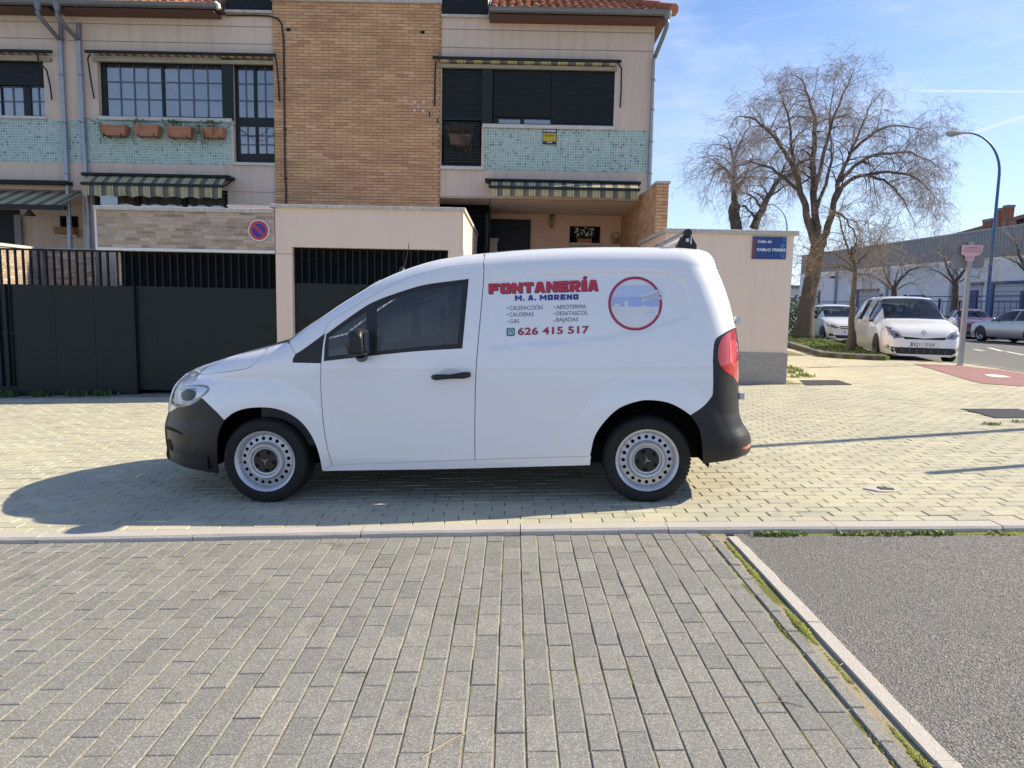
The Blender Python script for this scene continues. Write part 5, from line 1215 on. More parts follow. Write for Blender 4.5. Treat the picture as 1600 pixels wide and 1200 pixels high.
# across the body: bonnet, windscreen, roof, tail, nose
def across(name, line, m, bulge, n=14, extra=None):
    rows = []
    for x, z in line:
        h = Y(x, z); rows.append([(x + bulge[0] * (1 - u * u), h * u, z + bulge[1] * (1 - u * u)) for u in [-1 + 2 * k / n for k in range(n + 1)]])
    b = MB(); b.grid(rows); return b.build(name, m, van, smooth=True, fix=False)
across('bonnet', sil['hood'], 'van_white', (-.06, .012)); across('cowl_panel', sil['cowl'], 'van_plastic', (-.09, .02))
wsl = [p for p in sil['ws']]; k = min(range(len(wsl)), key=lambda i: abs(wsl[i][1] - unp(596, 437.3)[1]))
across('windscreen', wsl[:k + 1], 'van_glass', (-.13, .02)); across('roof', wsl[k:] + sil['roof'][1:36], 'van_white', (0, .022))
across('tailgate', sil['roof'][36:] + sil['rear1'] + sil['rear2'][1:], 'van_white', (.05, 0)); across('rear_bumper_centre', sil['rear3'], 'van_plastic', (.06, 0))
across('nose_panel', rv(sil['nose']), 'van_white', (-.10, .0)); across('bumper_centre', rv(sil['nose2']), 'van_plastic', (-.10, 0))
def nose_patch(name, y0, y1, z0, z1, m, off, parent=None):
    rows = []
    for i in range(7):
        z = z0 + (z1 - z0) * i / 6; x = interp(XF, z); h = Y(x, z)
        rows.append([(x - .10 * (1 - (y / h) ** 2) - off, y, z) for y in [y0 + (y1 - y0) * k / 10 for k in range(11)]])
    b = MB(); b.grid(rows); return b.build(name, m, parent or van, smooth=True)
gl = nose_patch('grille', -.32, .32, .66, .80, 'van_dark', .004); nose_patch('number_plate', -.26, .26, .38, .49, 'sign_white', .008)
for z in (.695, .76): nose_patch('grille_bar', -.31, .31, z - .008, z + .008, 'van_plastic', .010, gl)
xn = interp(XF, .73) - .10; b = MB(); b.lathe([(.055, -.004), (.055, .004), (.066, .004), (.066, -.004)], 28, 'x', (xn - .012, 0, .73)); b.build('emblem', 'alu', gl)
b = MB(); b.tube([(x + .047, 0, z) for x, z in sil['roof'][38:] + sil['rear1'] + sil['rear2'][1:]], .006, 5); b.build('rear_door_gap', 'van_dark', van)
b = MB(); b.box(-1.75, 1.70, -.70, .70, .24, .40); b.build('underbody', 'van_dark', van)
# cabin
b = MB(); b.box(-.055, -.03, -.80, .80, .40, 1.68); b.build('bulkhead', 'cabin', van)
b = MB(); b.prism([(-1.42, .72), (-1.42, .98), (-1.05, 1.06), (-.86, 1.02), (-.80, .80), (-.80, .40), (-1.42, .40)], -.82, .82); b.build('dashboard', 'cabin', van, smooth=30)
b = MB(); b.lathe([(.185 + .016 * math.cos(a), .016 * math.sin(a)) for a in [k * math.pi / 4 for k in range(9)]], 24, 'x'); b.tube([(0, -.18, 0), (0, .18, 0)], .02, 6); st = b.build('steering_wheel', 'cap_black', van, smooth=True); st.location = (-.70, -.40, 1.02); st.rotation_euler = (0, R(25), 0)
b = MB(); b.box(-1.4, .1, -.8, .8, .36, .40); b.build('cab_floor', 'van_dark', van)
for s in (-.42, .42):
    b = MB(); b.prism([(-.70, .55), (-.70, .66), (-.30, .64), (-.22, .70), (-.10, 1.18), (-.19, 1.20), (-.31, .80), (-.4, .55)], s - .25, s + .25); se = b.build('seat', 'cabin', van, smooth=30)
    b = MB(); b.bbox(-.13, .13, -.05, .05, 0, .18, .03); hr = b.build('headrest', 'cabin', se); hr.matrix_basis = Matrix.Translation((-.15, s, 1.22)) @ Matrix.Rotation(R(90), 4, 'Z')
# wheels
def make_wheel(r, rim, w, nh, van_style=True):
    ty = MB(); pr = [(rim * .98, -.045 * 0), (rim * 1.0, -.018), (rim * 1.06, -.028), (r * .90, -.030), (r * .965, -.018), (r * .992, .004), (r, .03)]
    prof = [(a, b_) for a, b_ in pr] + [(r, w - .03), (r * .965, w + .01), (rim, w)]
    ty.lathe(prof, 56); n = 72
    for k in range(n):
        a = 2 * math.pi * k / n; da = 2 * math.pi / n * .55
        for y0, y1, sh in ((.006, .045, 0), (w - .06, w - .02, da * .5)):
            vs = [((r + h) * math.cos(a + e + sh), y, (r + h) * math.sin(a + e + sh)) for h in (-.006, .004) for (e, y) in ((0, y0), (da, y0), (da, y1), (0, y1))]
            ty.add([(x, y, z) for x, y, z in vs], [(4, 5, 6, 7), (0, 1, 5, 4), (1, 2, 6, 5), (2, 3, 7, 6), (3, 0, 4, 7)])
    return ty
def steel_rim(rim, nh=20):
    """pressed steel wheel: dished disc with a ring of holes"""
    circ = lambda r_, n, c=(0, 0), ph=0: [(c[0] + r_ * math.cos(ph + 2 * math.pi * k / n), c[1] + r_ * math.sin(ph + 2 * math.pi * k / n)) for k in range(n)]
    rh = rim * .735; holes = [circ(rim * (.062 if k % 5 else .062), 10, (rh * math.cos(2 * math.pi * k / nh + .1), rh * math.sin(2 * math.pi * k / nh + .1))) for k in range(nh)]
    def dep(r_): return interp([(0, .0), (rim * .36, -.004), (rim * .44, .0), (rim * .47, -.016), (rim * .56, -.018), (rim * .63, .012), (rim * .84, .020), (rim * .86, .010), (rim * .90, -.012), (rim * .97, -.02), (rim * 1.0, -.022)], r_)
    ex = [p for q in (.40, .45, .48, .52, .56, .60, .63, .84, .86, .88, .91, .95, .98) for p in circ(rim * q, 72, ph=q)]
    vs, fs = fill(circ(rim, 80), holes, None, ex)
    b = MB(); b.add([(x, dep(math.hypot(x, z)), z) for x, z in vs], fs)
    for h in holes:
        n = len(h); b.add([(x, dep(math.hypot(x, z)), z) for x, z in h] + [(x, dep(math.hypot(x, z)) + .006, z) for x, z in h], [(i, (i + 1) % n, n + (i + 1) % n, n + i) for i in range(n)])
    return b
RT = AC[0][1] if False else .5 * (AC[0][1] + AC[1][1])
RT *= 1.03; RIM = RT * .72
for i, (ax, az) in enumerate(AC):
    for side in (-1, 1):
        w = make_wheel(RT, RIM, .205, 0).build('wheel', 'tyre', van, smooth=35, fix=True)
        rm = steel_rim(RIM).build('rim', 'wheel_silver', w, smooth=40, fix=True)
        b = MB(); b.lathe([(0, .05), (RIM * .97, .05)], 32); b.build('brake_drum', 'van_dark', w)
        b = MB(); b.lathe([(0, -.016), (RIM * .34, -.016), (RIM * .39, -.008), (RIM * .39, .02)], 32); cp = b.build('hub_cap', 'cap_black', w, smooth=35)
        b = MB()
        for k in range(3):
            a = math.pi / 2 + k * 2.094; u = Vector((math.cos(a), 0, math.sin(a))); v = Vector((-u.z, 0, u.x)) * .006; b.add([v - Vector((0, .018, 0)), -v - Vector((0, .018, 0)), u * RIM * .16 - Vector((0, .018, 0))], [(0, 1, 2)])
        b.build('emblem', mat('emblem_grey', (.25, .26, .27), .4), w)
        for k in range(5):
            a = .5 + k * 1.2566; b = MB(); b.box(-.011, .011, -.0185, -.014, -.014, .014); q = b.build('cap_slot', 'van_dark', w); q.matrix_basis = Matrix.Rotation(-a, 4, 'Y') @ Matrix.Translation((RIM * .30, 0, 0))
        w.matrix_basis = Matrix.Translation((ax, side * TY, RT - .004)) @ (Matrix.Rotation(math.pi, 4, 'Z') if side > 0 else Matrix()) @ Matrix.Rotation(R(random.uniform(0, 360)), 4, 'Y')
# aerial and roof bar
p0, p1 = on_y(628.5, 424, -.30), on_y(639.5, 380, -.30); b = MB(); b.tube([(p0[0], -.30, p0[1] - .05), (p1[0], -.30, p1[1])], [.005, .003], 6); b.lathe([(.03, 0), (.02, .03), (.006, .05)], 12, 'z', (p0[0], -.3, p0[1] - .01)); b.build('aerial', 'cap_black', van)
fx, fz = on_y(1072, 391, -.62); rb = thing('roof_bar', 'grey aluminium roof bar with black feet across the rear of the van roof', 'roof bar'); rb.matrix_world = VM
for s in (-.62, .62):
    zr = fz - .01; b = MB(); b.prism([(fx - .068, zr), (fx + .062, zr), (fx + .066, zr + .042), (fx + .045, zr + .075), (fx + .03, zr + .105), (fx - .035, zr + .105), (fx - .055, zr + .06), (fx - .070, zr + .045)], s - .05, s + .05); ft = b.build('foot', 'van_plastic', rb, smooth=20)
    b = MB(); b.box(fx - .012, fx + .010, s - .053, s - .049, zr + .065, zr + .09); b.build('lock', 'alu', ft)
    b = MB(); b.box(fx + .02, fx + .028, s - .056, s - .05, zr + .05, zr + .10); b.build('foot_mark', 'sign_white', ft)
b = MB(); b.tube([(fx - .002 + .0, -.66, fz + .118), (fx, .66, fz + .118)], [.024, .024], 14); b.build('bar', 'alu', rb, smooth=60)
b = MB(); b.tube([(fx, -.685, fz + .118), (fx, -.64, fz + .118)], [.029, .029], 12); b.tube([(fx, .685, fz + .118), (fx, .64, fz + .118)], [.029, .029], 12); b.build('end_cap', 'cap_black', rb, smooth=60)

# ---- lettering on the flank (flat vinyl, follows the panel)
mat('vinyl_red', (.56, .016, .035), .3, coat=.3); mat('vinyl_navy', (.012, .018, .20), .3, coat=.3); mat('vinyl_dark_navy', (.010, .012, .07), .3, coat=.3); mat('vinyl_maroon', (.36, .009, .05), .3, coat=.3); mat('vinyl_white', (.78, .78, .78), .3, coat=.3); mat('vinyl_green', (.005, .20, .17), .3, coat=.3); mat('vinyl_ink', (.02, .025, .06), .35)
def vinyl(name, body, m, corners, offset=0, lift=.0022, spacing=1.0, parent=None):
    """corners in pixels: lower left, lower right, upper right, upper left of the line of text"""
    vs, fs = text_mesh(body, offset, spacing); c = [unp(*p) for p in corners]; co = []
    for u, v in vs:
        x = (c[0][0] * (1 - u) + c[1][0] * u) * (1 - v) + (c[3][0] * (1 - u) + c[2][0] * u) * v; z = (c[0][1] * (1 - u) + c[1][1] * u) * (1 - v) + (c[3][1] * (1 - u) + c[2][1] * u) * v
        co.append((x, -(Y(x, z) + lift), z))
    b = MB(); b.add(co, fs); return b.build(name, m, parent or van)
def patch(name, poly, m, lift, parent=None, step=.016): return skin(name, poly, m, -1, lift, gap=0, rim=0, step=step, parent=parent)
GL = dict(F=[[(0, 0), (.42, 0), (.42, .34), (.88, .34), (.88, .64), (.42, .64), (.42, .70), (1, .70), (1, 1), (0, 1)]], O=[[(.12, 0), (.88, 0), (1, .14), (1, .86), (.88, 1), (.12, 1), (0, .86), (0, .14)], [(.41, .30), (.59, .30), (.59, .70), (.41, .70)]],
 N=[[(0, 0), (.36, 0), (.36, .48), (.66, 0), (1, 0), (1, 1), (.64, 1), (.64, .52), (.34, 1), (0, 1)]], T=[[(.30, 0), (.70, 0), (.70, .68), (1, .68), (1, 1), (0, 1), (0, .68), (.30, .68)]], A=[[(0, 0), (.37, 0), (.41, .16), (.59, .16), (.63, 0), (1, 0), (.74, 1), (.26, 1)], [(.445, .38), (.555, .38), (.50, .70)]],
 E=[[(0, 0), (1, 0), (1, .29), (.42, .29), (.42, .37), (.92, .37), (.92, .63), (.42, .63), (.42, .71), (1, .71), (1, 1), (0, 1)]], R=[[(0, 0), (.38, 0), (.38, .30), (.60, 0), (1.03, 0), (.78, .34), (.95, .45), (1, .70), (.93, .92), (.78, 1), (0, 1)], [(.38, .56), (.60, .56), (.60, .75), (.38, .75)]],
 I=[[(0, 0), (1, 0), (1, 1), (0, 1)]], M=[[(0, 0), (.27, 0), (.27, .52), (.50, .16), (.73, .52), (.73, 0), (1, 0), (1, 1), (.75, 1), (.50, .58), (.25, 1), (0, 1)]])
GL['Í'] = GL['I']; GL['.'] = [[(0, 0), (1, 0), (1, .28), (0, .28)]]
def block(word, m, c, lift, wd=.92, sp=.085, dx=0, dy=0, accent=True):
    """heavy block capitals; c = lower left, lower right, upper right, upper left of the line, in pixels"""
    wid = [{'I': .46, 'Í': .46, '.': .30, ' ': .30, 'M': 1.22, 'T': .86}.get(ch, wd) for ch in word]; tot = sum(wid) + sp * (len(word) - 1); cc = [unp(p[0] + dx, p[1] + dy) for p in c]; x0 = 0
    def mp(u, v): return tuple((cc[0][k] * (1 - u) + cc[1][k] * u) * (1 - v) + (cc[3][k] * (1 - u) + cc[2][k] * u) * v for k in (0, 1))
    for ch, w in zip(word, wid):
        if ch != ' ':
            loops = [[mp((x0 + u * w) / tot, v) for u, v in lp] for lp in GL[ch]]; vs, fs_ = fill(loops[0], loops[1:])
            b = MB(); b.add([(x, -(Y(x, z) + lift), z) for x, z in vs], fs_); b.build('letter', m, van)
            if ch == 'Í': lp = [mp((x0 + u * w) / tot, v) for u, v in ((.2, 1.10), (.75, 1.10), (1.05, 1.36), (.45, 1.36))]; b = MB(); b.add([(x, -(Y(x, z) + lift), z) for x, z in lp], [(0, 1, 2, 3)]); b.build('letter_accent', m, van)
        x0 += w + sp
F0 = [(763, 459), (934.5, 454), (935, 436.8), (763, 443)]
block('FONTANERÍA', 'vinyl_dark_navy', F0, .0014, dx=1.3, dy=1.3); block('FONTANERÍA', 'vinyl_red', F0, .0030)
block('M. A. MORENO', 'vinyl_navy', [(804.5, 470), (904, 468), (904, 459.5), (804.5, 461.5)], .0022, wd=.95, sp=.16)
for t, x, y, w, h in (('CALEFACCIÓN', 796.5, 484.7, 51, 8.2), ('CALDERAS', 796, 494.8, 38, 6.3), ('GAS', 796.5, 505.2, 14.5, 6.3), ('AEROTERMIA', 869.5, 483, 46, 6.4), ('DESATASCOS', 869.5, 493, 48, 6.4), ('BAJADAS', 869.5, 504.6, 34, 8.0)):
    k = -.022 * w; vinyl('lettering', t, 'vinyl_ink', [(x, y), (x + w, y + k), (x + w, y + k - h), (x, y - h)], -.004)
    c = unp(x - 3.4, y - 3); patch('bullet', [(c[0] + .0045 * math.cos(a), c[1] + .0045 * math.sin(a)) for a in [i * .785 for i in range(8)]], 'vinyl_ink', .002, step=None)
vinyl('lettering', '626 415 517', 'vinyl_maroon', [(809, 524), (920.5, 521), (920.5, 508.8), (809, 511.8)], .032, .0022, 1.04)
def circ2(px, py, r, n=24, ky=1): return [unp(px + r * math.cos(2 * math.pi * k / n), py + r * ky * math.sin(2 * math.pi * k / n)) for k in range(n)]
ic = P([(792.5, 512.5), (803, 512), (804.5, 513.5), (804.5, 523), (803, 525), (793, 525.3), (791.5, 524), (791.5, 514)], 1); lg = patch('chat_icon', ic, 'vinyl_green', .0018)
patch('bubble', join(circ2(798.3, 518.2, 4.4, 20)), 'vinyl_white', .0026, lg, .02); patch('bubble_inner', circ2(798.3, 518.2, 3.5, 20), 'vinyl_green', .0034, lg, .02)
patch('bubble_tail', [unp(794.2, 522.6), unp(794.6, 519.6), unp(797, 522)], 'vinyl_white', .0036, lg, None)
patch('handset', P([(796.4, 516.4), (797.3, 516.6), (797.6, 518), (799, 519.6), (800.2, 519.6), (800.4, 520.5), (799.4, 521), (797.4, 519.8), (796.2, 517.8)], 1), 'vinyl_white', .0042, lg, None)
# round badge: ring, pale field, skyline and pipes
CX, CY, RB = 992.5, 474.3, 42.2
ring = patch('badge_ring', circ2(CX, CY, RB, 56), 'vinyl_maroon', .0018, None, .014)
patch('badge_line', circ2(CX, CY, RB * .915, 56), mat('vinyl_pink', (.68, .30, .36), .3).name, .0026, ring, .014); patch('badge_field', circ2(CX, CY, RB * .885, 56), 'vinyl_white', .0034, ring, .014)
mat('vinyl_sky', (.42, .50, .78), .3); mat('vinyl_sky2', (.55, .62, .84), .3)
def chord(y0, y1, r): return [unp(CX + s * math.sqrt(max(0, r * r - (y - CY) ** 2)), y) for s, ys in ((1, [y0 + (y1 - y0) * k / 8 for k in range(9)]), (-1, [y1 + (y0 - y1) * k / 8 for k in range(9)])) for y in ys]
patch('sky_band', chord(446, 464, RB * .88), 'vinyl_sky2', .0042, ring); patch('sky_band', chord(464.3, 479, RB * .88), 'vinyl_sky', .0042, ring)
for x0, x1, y0, y1 in ((960, 968, 475, 491), (968.5, 973, 479, 496), (1017, 1024, 480, 495), (1009, 1016, 485, 494), (1024.5, 1028, 486, 492), (976, 981, 470, 497), (1003, 1008, 477, 497)): patch('tower_block', P([(x0, y0), (x1, y0), (x1, y1), (x0, y1)], 1), 'vinyl_white', .005, ring, None)
for x, y in ((962, 478), (965, 478), (962, 483), (965, 483), (962, 488), (1019, 484), (1021.5, 484), (1019, 488.5), (1021.5, 488.5), (1011, 488), (1013.5, 488)): patch('tower_window', P([(x - .8, y - .9), (x + .8, y - .9), (x + .8, y + .9), (x - .8, y + .9)], 1), 'vinyl_sky', .0056, ring, None)
mat('vinyl_pipe', (.50, .55, .62), .3); mat('vinyl_pipe2', (.66, .70, .76), .3)
for k, (a, c) in enumerate((((1001, 463), (1029, 454)), ((1001, 467), (1031, 459)), ((1002, 470), (1028, 464)), ((1004, 466), (1033, 466)))):
    dx, dy = c[0] - a[0], c[1] - a[1]; l = math.hypot(dx, dy); nx_, ny_ = -dy / l * 2.2, dx / l * 2.2
    patch('painted_pipe', P([(a[0] - nx_, a[1] - ny_), (c[0] - nx_, c[1] - ny_), (c[0] + nx_, c[1] + ny_), (a[0] + nx_, a[1] + ny_)], 1), 'vinyl_pipe' if k % 2 else 'vinyl_pipe2', .0058 + k * .0006, ring, None)
    patch('pipe_end', circ2(c[0], c[1], 2.3, 12), 'vinyl_white', .0085 + k * .0004, ring, None); patch('pipe_bore', circ2(c[0], c[1], 1.4, 10), 'vinyl_pipe', .0105, ring, None)

# ------------------------------------------------------------------ parked cars
glass('car_glass', (.42, .46, .47), 1.7); mat('seat_dark', (.02, .02, .022), .8); mat('seat_grey', (.07, .07, .075), .8); mat('car_black', (.012, .012, .013), .5); mat('alloy', (.42, .43, .45), .35, metal=.7); mat('chrome', (.7, .71, .73), .15, metal=1.0)
mat('car_lamp', (.42, .45, .48), .1, metal=.5, coat=1, var=.9, vscale=9, dark=(.05, .05, .055)); mat('plate_white', (.72, .73, .74), .5); mat('plate_blue', (.02, .06, .35), .5)
def smooth_tab(keys, n):
    xs = [k[0] for k in keys]; c = catmull([tuple(k) for k in keys], 8); out = []
    for i in range(n):
        x = xs[0] + (xs[-1] - xs[0]) * i / (n - 1)
        for a, b_ in zip(c, c[1:]):
            if a[0] <= x <= b_[0] + 1e-9:
                t = (x - a[0]) / max(1e-9, b_[0] - a[0]); out.append(tuple(u + (v - u) * t for u, v in zip(a, b_))); break
    return out
def small_wheel(parent, x, y, r, side, spokes=5, rot=0.0):
    b = MB(); b.lathe([(r * .66, 0), (r * .70, -.012), (r * .9, -.014), (r * .98, .006), (r, .03), (r, .17), (r * .96, .2), (r * .6, .2)], 28); w = b.build('wheel', 'tyre', parent, smooth=40, fix=True)
    b = MB(); b.lathe([(r * .60, .0), (r * .67, -.006), (r * .67, .05)], 28); b.lathe([(0, -.004), (r * .13, -.002), (r * .13, .03)], 14)
    for k in range(spokes):
        a = 2 * math.pi * k / spokes; u = Vector((math.cos(a), 0, math.sin(a))); v = Vector((-u.z, 0, u.x))
        b.add([u * r * .1 + v * r * .07, u * r * .1 - v * r * .07, u * r * .63 - v * r * .12, u * r * .63 + v * r * .12], [(0, 1, 2, 3)])
    b.build('rim', 'alloy', w, smooth=40); b = MB(); b.lathe([(0, .03), (r * .66, .03)], 24); b.build('brake', 'car_black', w)
    w.matrix_basis = Matrix.Translation((x, side * y, r)) @ (Matrix.Rotation(math.pi, 4, 'Z') if side < 0 else Matrix()) @ Matrix.Rotation(rot, 4, 'Y') if False else Matrix.Translation((x, side * y, r)) @ (Matrix.Rotation(math.pi, 4, 'Z') if side > 0 else Matrix()) @ Matrix.Rotation(rot, 4, 'Y')
def car(name, label, keys, L_, wr, axles, paint, pos, fwd, ws, rw, side_glass, front, group='cars parked along the side street', mirror=None, mirror_m=None, spokes=5, z0=None):
    """keys: x, bottom, half width, belt, top, top half width; x runs from tail to nose"""
    root = thing(name, label, 'car', (pos[0], pos[1], G(pos[0]) - .05 if z0 is None else z0), math.atan2(fwd[1], fwd[0]), group)
    st = smooth_tab(keys, 64); rows = []
    for x, zb, w, ze, zr, wt in st:
        h = max(zr - ze, .01)
        half = [(w * .78, zb), (w * .955, zb + .05), (w * .99, zb + .16), (w, zb + .45 * (ze - zb)), (w * .985, ze - .16 * (ze - zb)), (w * .95, ze), (wt + (w * .95 - wt) * .12, ze + h * .86), (wt - .05, ze + h * .965), (wt * .55, zr), (0, zr + .008)]
        rows.append([(x, -y, z) for y, z in half] + [(x, y, z) for y, z in half[-2::-1]])
    m = len(rows[0]); c = m // 2; body = MB(); groups = {'windscreen': [], 'rear_window': []}; sg = [[] for _ in side_glass] + [[] for _ in side_glass]
    vs = [p for r in rows for p in r]; bf = []
    for i in range(len(rows) - 1):
        xm = (rows[i][0][0] + rows[i + 1][0][0]) / 2
        for j in range(m - 1):
            f = (i * m + j, (i + 1) * m + j, (i + 1) * m + j + 1, i * m + j + 1)
            if 6 <= j < m - 7 and ws[0] < xm < ws[1]: groups['windscreen'].append(f)
            elif 6 <= j < m - 7 and rw[0] < xm < rw[1]: groups['rear_window'].append(f)
            elif j in (5, m - 7) and any(a < xm < b_ for a, b_ in side_glass):
                k = next(k for k, (a, b_) in enumerate(side_glass) if a < xm < b_); sg[k + (len(side_glass) if j != 5 else 0)].append(f)
            else: bf.append(f)
    bf += [tuple(range(m)), tuple((len(rows) - 1) * m + k for k in range(m - 1, -1, -1))]
    body.add(vs, bf); bo = body.build('body', paint, root, smooth=38, fix=True)
    allf = bf + [f for g in groups.values() for f in g] + [f for g in sg for f in g]; tree = BVHTree.FromPolygons([Vector(v) for v in vs], allf)
    def sub(nm, fs_, mm):
        idx = sorted({i for f in fs_ for i in f}); mp = {o: n for n, o in enumerate(idx)}; b = MB(); b.add([vs[i] for i in idx], [tuple(mp[i] for i in f) for f in fs_]); return b.build(nm, mm, root, smooth=True, fix=False)
    for nm, fs_ in groups.items():
        if fs_: sub(nm, fs_, 'car_glass')
    for fs_ in sg:
        if fs_: sub('side_window', fs_, 'car_glass')
    def cast(u, v, d):
        if d == 'f': o, dr_ = Vector((6, u, v)), Vector((-1, 0, 0))
        else: o, dr_ = Vector((u, 4 * d, v)), Vector((0, -d, 0))
        h = tree.ray_cast(o, dr_); return h[0], dr_
    def dec(nm, poly, mm, d='f', off=.006, parent=None, step=.05, mesh=None):
        pv, pf = mesh or fill(poly, (), step); out = []
        for u, v in pv:
            p, dr_ = cast(u, v, d)
            for q_ in (.985, .97, .955, .94, .92, .9):
                if p is None: p, dr_ = cast(u * q_ if d == 'f' else u, v * (q_ if d == 'f' else 1), d)
            if p is None: return None
            out.append(p - dr_ * off)
        b = MB(); b.add(out, pf); return b.build(nm, mm, parent or root, smooth=True)
    for ax in axles:
        for s in (-1, 1):
            ww = interp([(k[0], k[2]) for k in keys], ax)
            dec('wheel_arch', [(ax + (wr + .055) * math.cos(a), max(.14, wr + (wr + .055) * math.sin(a))) for a in [-.3 + (math.pi + .6) * k / 18 for k in range(19)]], 'car_black', s, .004)
            small_wheel(root, ax, ww * .985, wr, s, spokes, random.random() * 6)
    # cabin seen through the glass
    zd = interp([(k[0], k[3]) for k in keys], ws[1]); b = MB(); b.box(ws[0] + .38, ws[1] - .05, -.66, .66, .4, zd - .03); b.build('dashboard', 'seat_dark', root)
    b = MB(); b.box(rw[1] + .05, ws[0] + .38, -.78, .78, .3, .5); b.build('cabin_floor', 'seat_dark', root)
    for xs_ in (ws[0] - .62, ws[0] - 1.45):
        for s in (-.36, .36):
            b = MB(); b.prism([(xs_ - .1, .5), (xs_ + .42, .5), (xs_ + .42, .6), (xs_ + .08, .62), (xs_ - .04, 1.02), (xs_ - .16, 1.02)], s - .23, s + .23); se = b.build('seat', 'seat_grey', root)
            b = MB(); b.box(xs_ - .17, xs_ - .07, s - .12, s + .12, 1.05, 1.20); b.build('headrest', 'seat_grey', se)
    # body sides: door gaps, handles, lower trim
    for s in (-1, 1):
        for a, b_ in side_glass[:2]:
            e = [k for k in keys]; zb_ = interp([(k[0], k[3]) for k in e], a)
            dec('door_gap', [(a - .006, .30), (a + .006, .30), (a + .006, zb_ - .02), (a - .006, zb_ - .02)], 'car_black', s, .003, step=.1)
            dec('door_handle', [(a + .10, zb_ - .14), (a + .28, zb_ - .135), (a + .28, zb_ - .105), (a + .10, zb_ - .11)], paint, s, .02, step=None)
        x0, x1 = axles[0] + wr + .08, axles[1] - wr - .08
        dec('sill_trim', [(x0, .19), (x1, .19), (x1, .25), (x0, .25)], 'car_black', s, .004, step=.1)
        if mirror:
            mx_, mz = mirror; ww = interp([(k[0], k[2]) for k in keys], mx_); b = MB(); b.lathe([(0, -.075), (.05, -.07), (.085, -.02), (.09, .03), (.075, .06), (0, .065)], 12, 'x', (mx_, s * (ww + .10), mz)); b.build('door_mirror', mirror_m or paint, root, smooth=True)
            b = MB(); b.tube([(mx_ - .02, s * ww * .93, mz - .04), (mx_ - .02, s * (ww + .06), mz - .05)], .025, 6); b.build('mirror_stalk', 'car_black', root)
    front(root, dec, tree); return root
def plate(root, dec, z0, z1, hw, body=None):
    dec('number_plate', [(-hw, z0), (hw, z0), (hw, z1), (-hw, z1)], 'plate_white', 'f', .016, step=None)
    dec('plate_band', [(hw * .88, z0), (hw, z0), (hw, z1), (hw * .88, z1)] if False else [(-hw, z0), (-hw * .88, z0), (-hw * .88, z1), (-hw, z1)], 'plate_blue', 'f', .018, step=None)
    if body:
        vs, fs_ = text_mesh(body, .0, 1.1); a, c = hw * .80, -hw * .92
        # seen from in front of the car, left of the picture is +y... the text runs that way
        dec('plate_text', None, 'car_black', 'f', .02, mesh=([(-a + (a + a * .98) * u, z0 + (z1 - z0) * (.13 + .74 * v)) for u, v in vs], fs_))
def sym(poly): return [[(y, z) for y, z in poly], [(-y, z) for y, z in poly][::-1]]
def mpv_front(root, dec, tree):
    for p in sym([(.46, .61), (.66, .585), (.78, .66), (.85, .78), (.868, .92), (.80, .93), (.68, .84), (.55, .72)]): hl_ = dec('headlamp', p, 'car_lamp', off=.006)
    for p in sym([(.55, .645), (.62, .63), (.66, .70), (.60, .70)]): dec('headlamp_core', p, 'car_black', off=.009)
    dec('grille_slot', [(-.43, .575), (.43, .575), (.46, .605), (.47, .635), (-.47, .635), (-.46, .605)], 'car_black', off=.005)
    gl_ = dec('lower_grille', [(-.62, .20), (.62, .20), (.70, .27), (.78, .405), (-.78, .405), (-.70, .27)], 'car_black', off=.005)
    for y in (-.5, -.33, -.16, .0, .16, .33, .5): dec('grille_bar', [(y * .9 - .007, .21), (y * .9 + .007, .21), (y + .007, .40), (y - .007, .40)], mat('grille_bar', (.12, .125, .13), .5).name, off=.010)
    dec('grille_bar', [(-.73, .30), (.73, .30), (.735, .312), (-.735, .312)], 'grille_bar', off=.009)
    for p in sym([(.70, .30), (.80, .30), (.86, .40), (.84, .46), (.76, .43)]): dec('fog_lamp_bezel', p, mat('bezel', (.45, .42, .37), .4).name, off=.006)
    for s in (-1, 1): dec('fog_lamp', [(s * .785 + .035 * math.cos(a), .375 + .035 * math.sin(a)) for a in [k * .63 for k in range(10)]], 'car_black', off=.010, step=None)
    dec('lower_lip', [(-.72, .125), (.72, .125), (.80, .165), (-.80, .165)], 'car_black', off=.004)
    b = [(0, .815), (.048, .75), (0, .685), (-.048, .75)]; dec('emblem', b, 'chrome', off=.016, step=None); dec('emblem_core', [(y * .5, .75 + (z - .75) * .55) for y, z in b], 'sign_white', off=.020, step=None)
    plate(root, dec, .405, .51, .29, '8211 GXR')
def hatch_front(root, dec, tree):
    for p in sym([(.42, .60), (.60, .56), (.78, .60), (.85, .72), (.84, .80), (.66, .72)]): dec('headlamp', p, 'car_lamp', off=.006)
    for p in sym([(.55, .60), (.70, .60), (.73, .67), (.60, .66)]): dec('headlamp_core', p, 'car_black', off=.009)
    dec('grille', [(-.40, .56), (.40, .56), (.42, .66), (-.42, .66)], 'car_black', off=.006)
    dec('emblem', [(0, .71), (.06, .62), (0, .53), (-.06, .62)], 'chrome', off=.014, step=None); dec('lower_grille', [(-.55, .19), (.55, .19), (.60, .33), (-.60, .33)], 'car_black', off=.006)
    for p in sym([(.62, .28), (.74, .25), (.80, .32), (.74, .39), (.64, .36)]): dec('fog_lamp', p, 'car_black', off=.008)
    for p in sym([(.68, .29), (.74, .29), (.74, .35), (.68, .35)]): dec('fog_lamp_core', p, 'chrome', off=.011)
    plate(root, dec, .40, .50, .26)
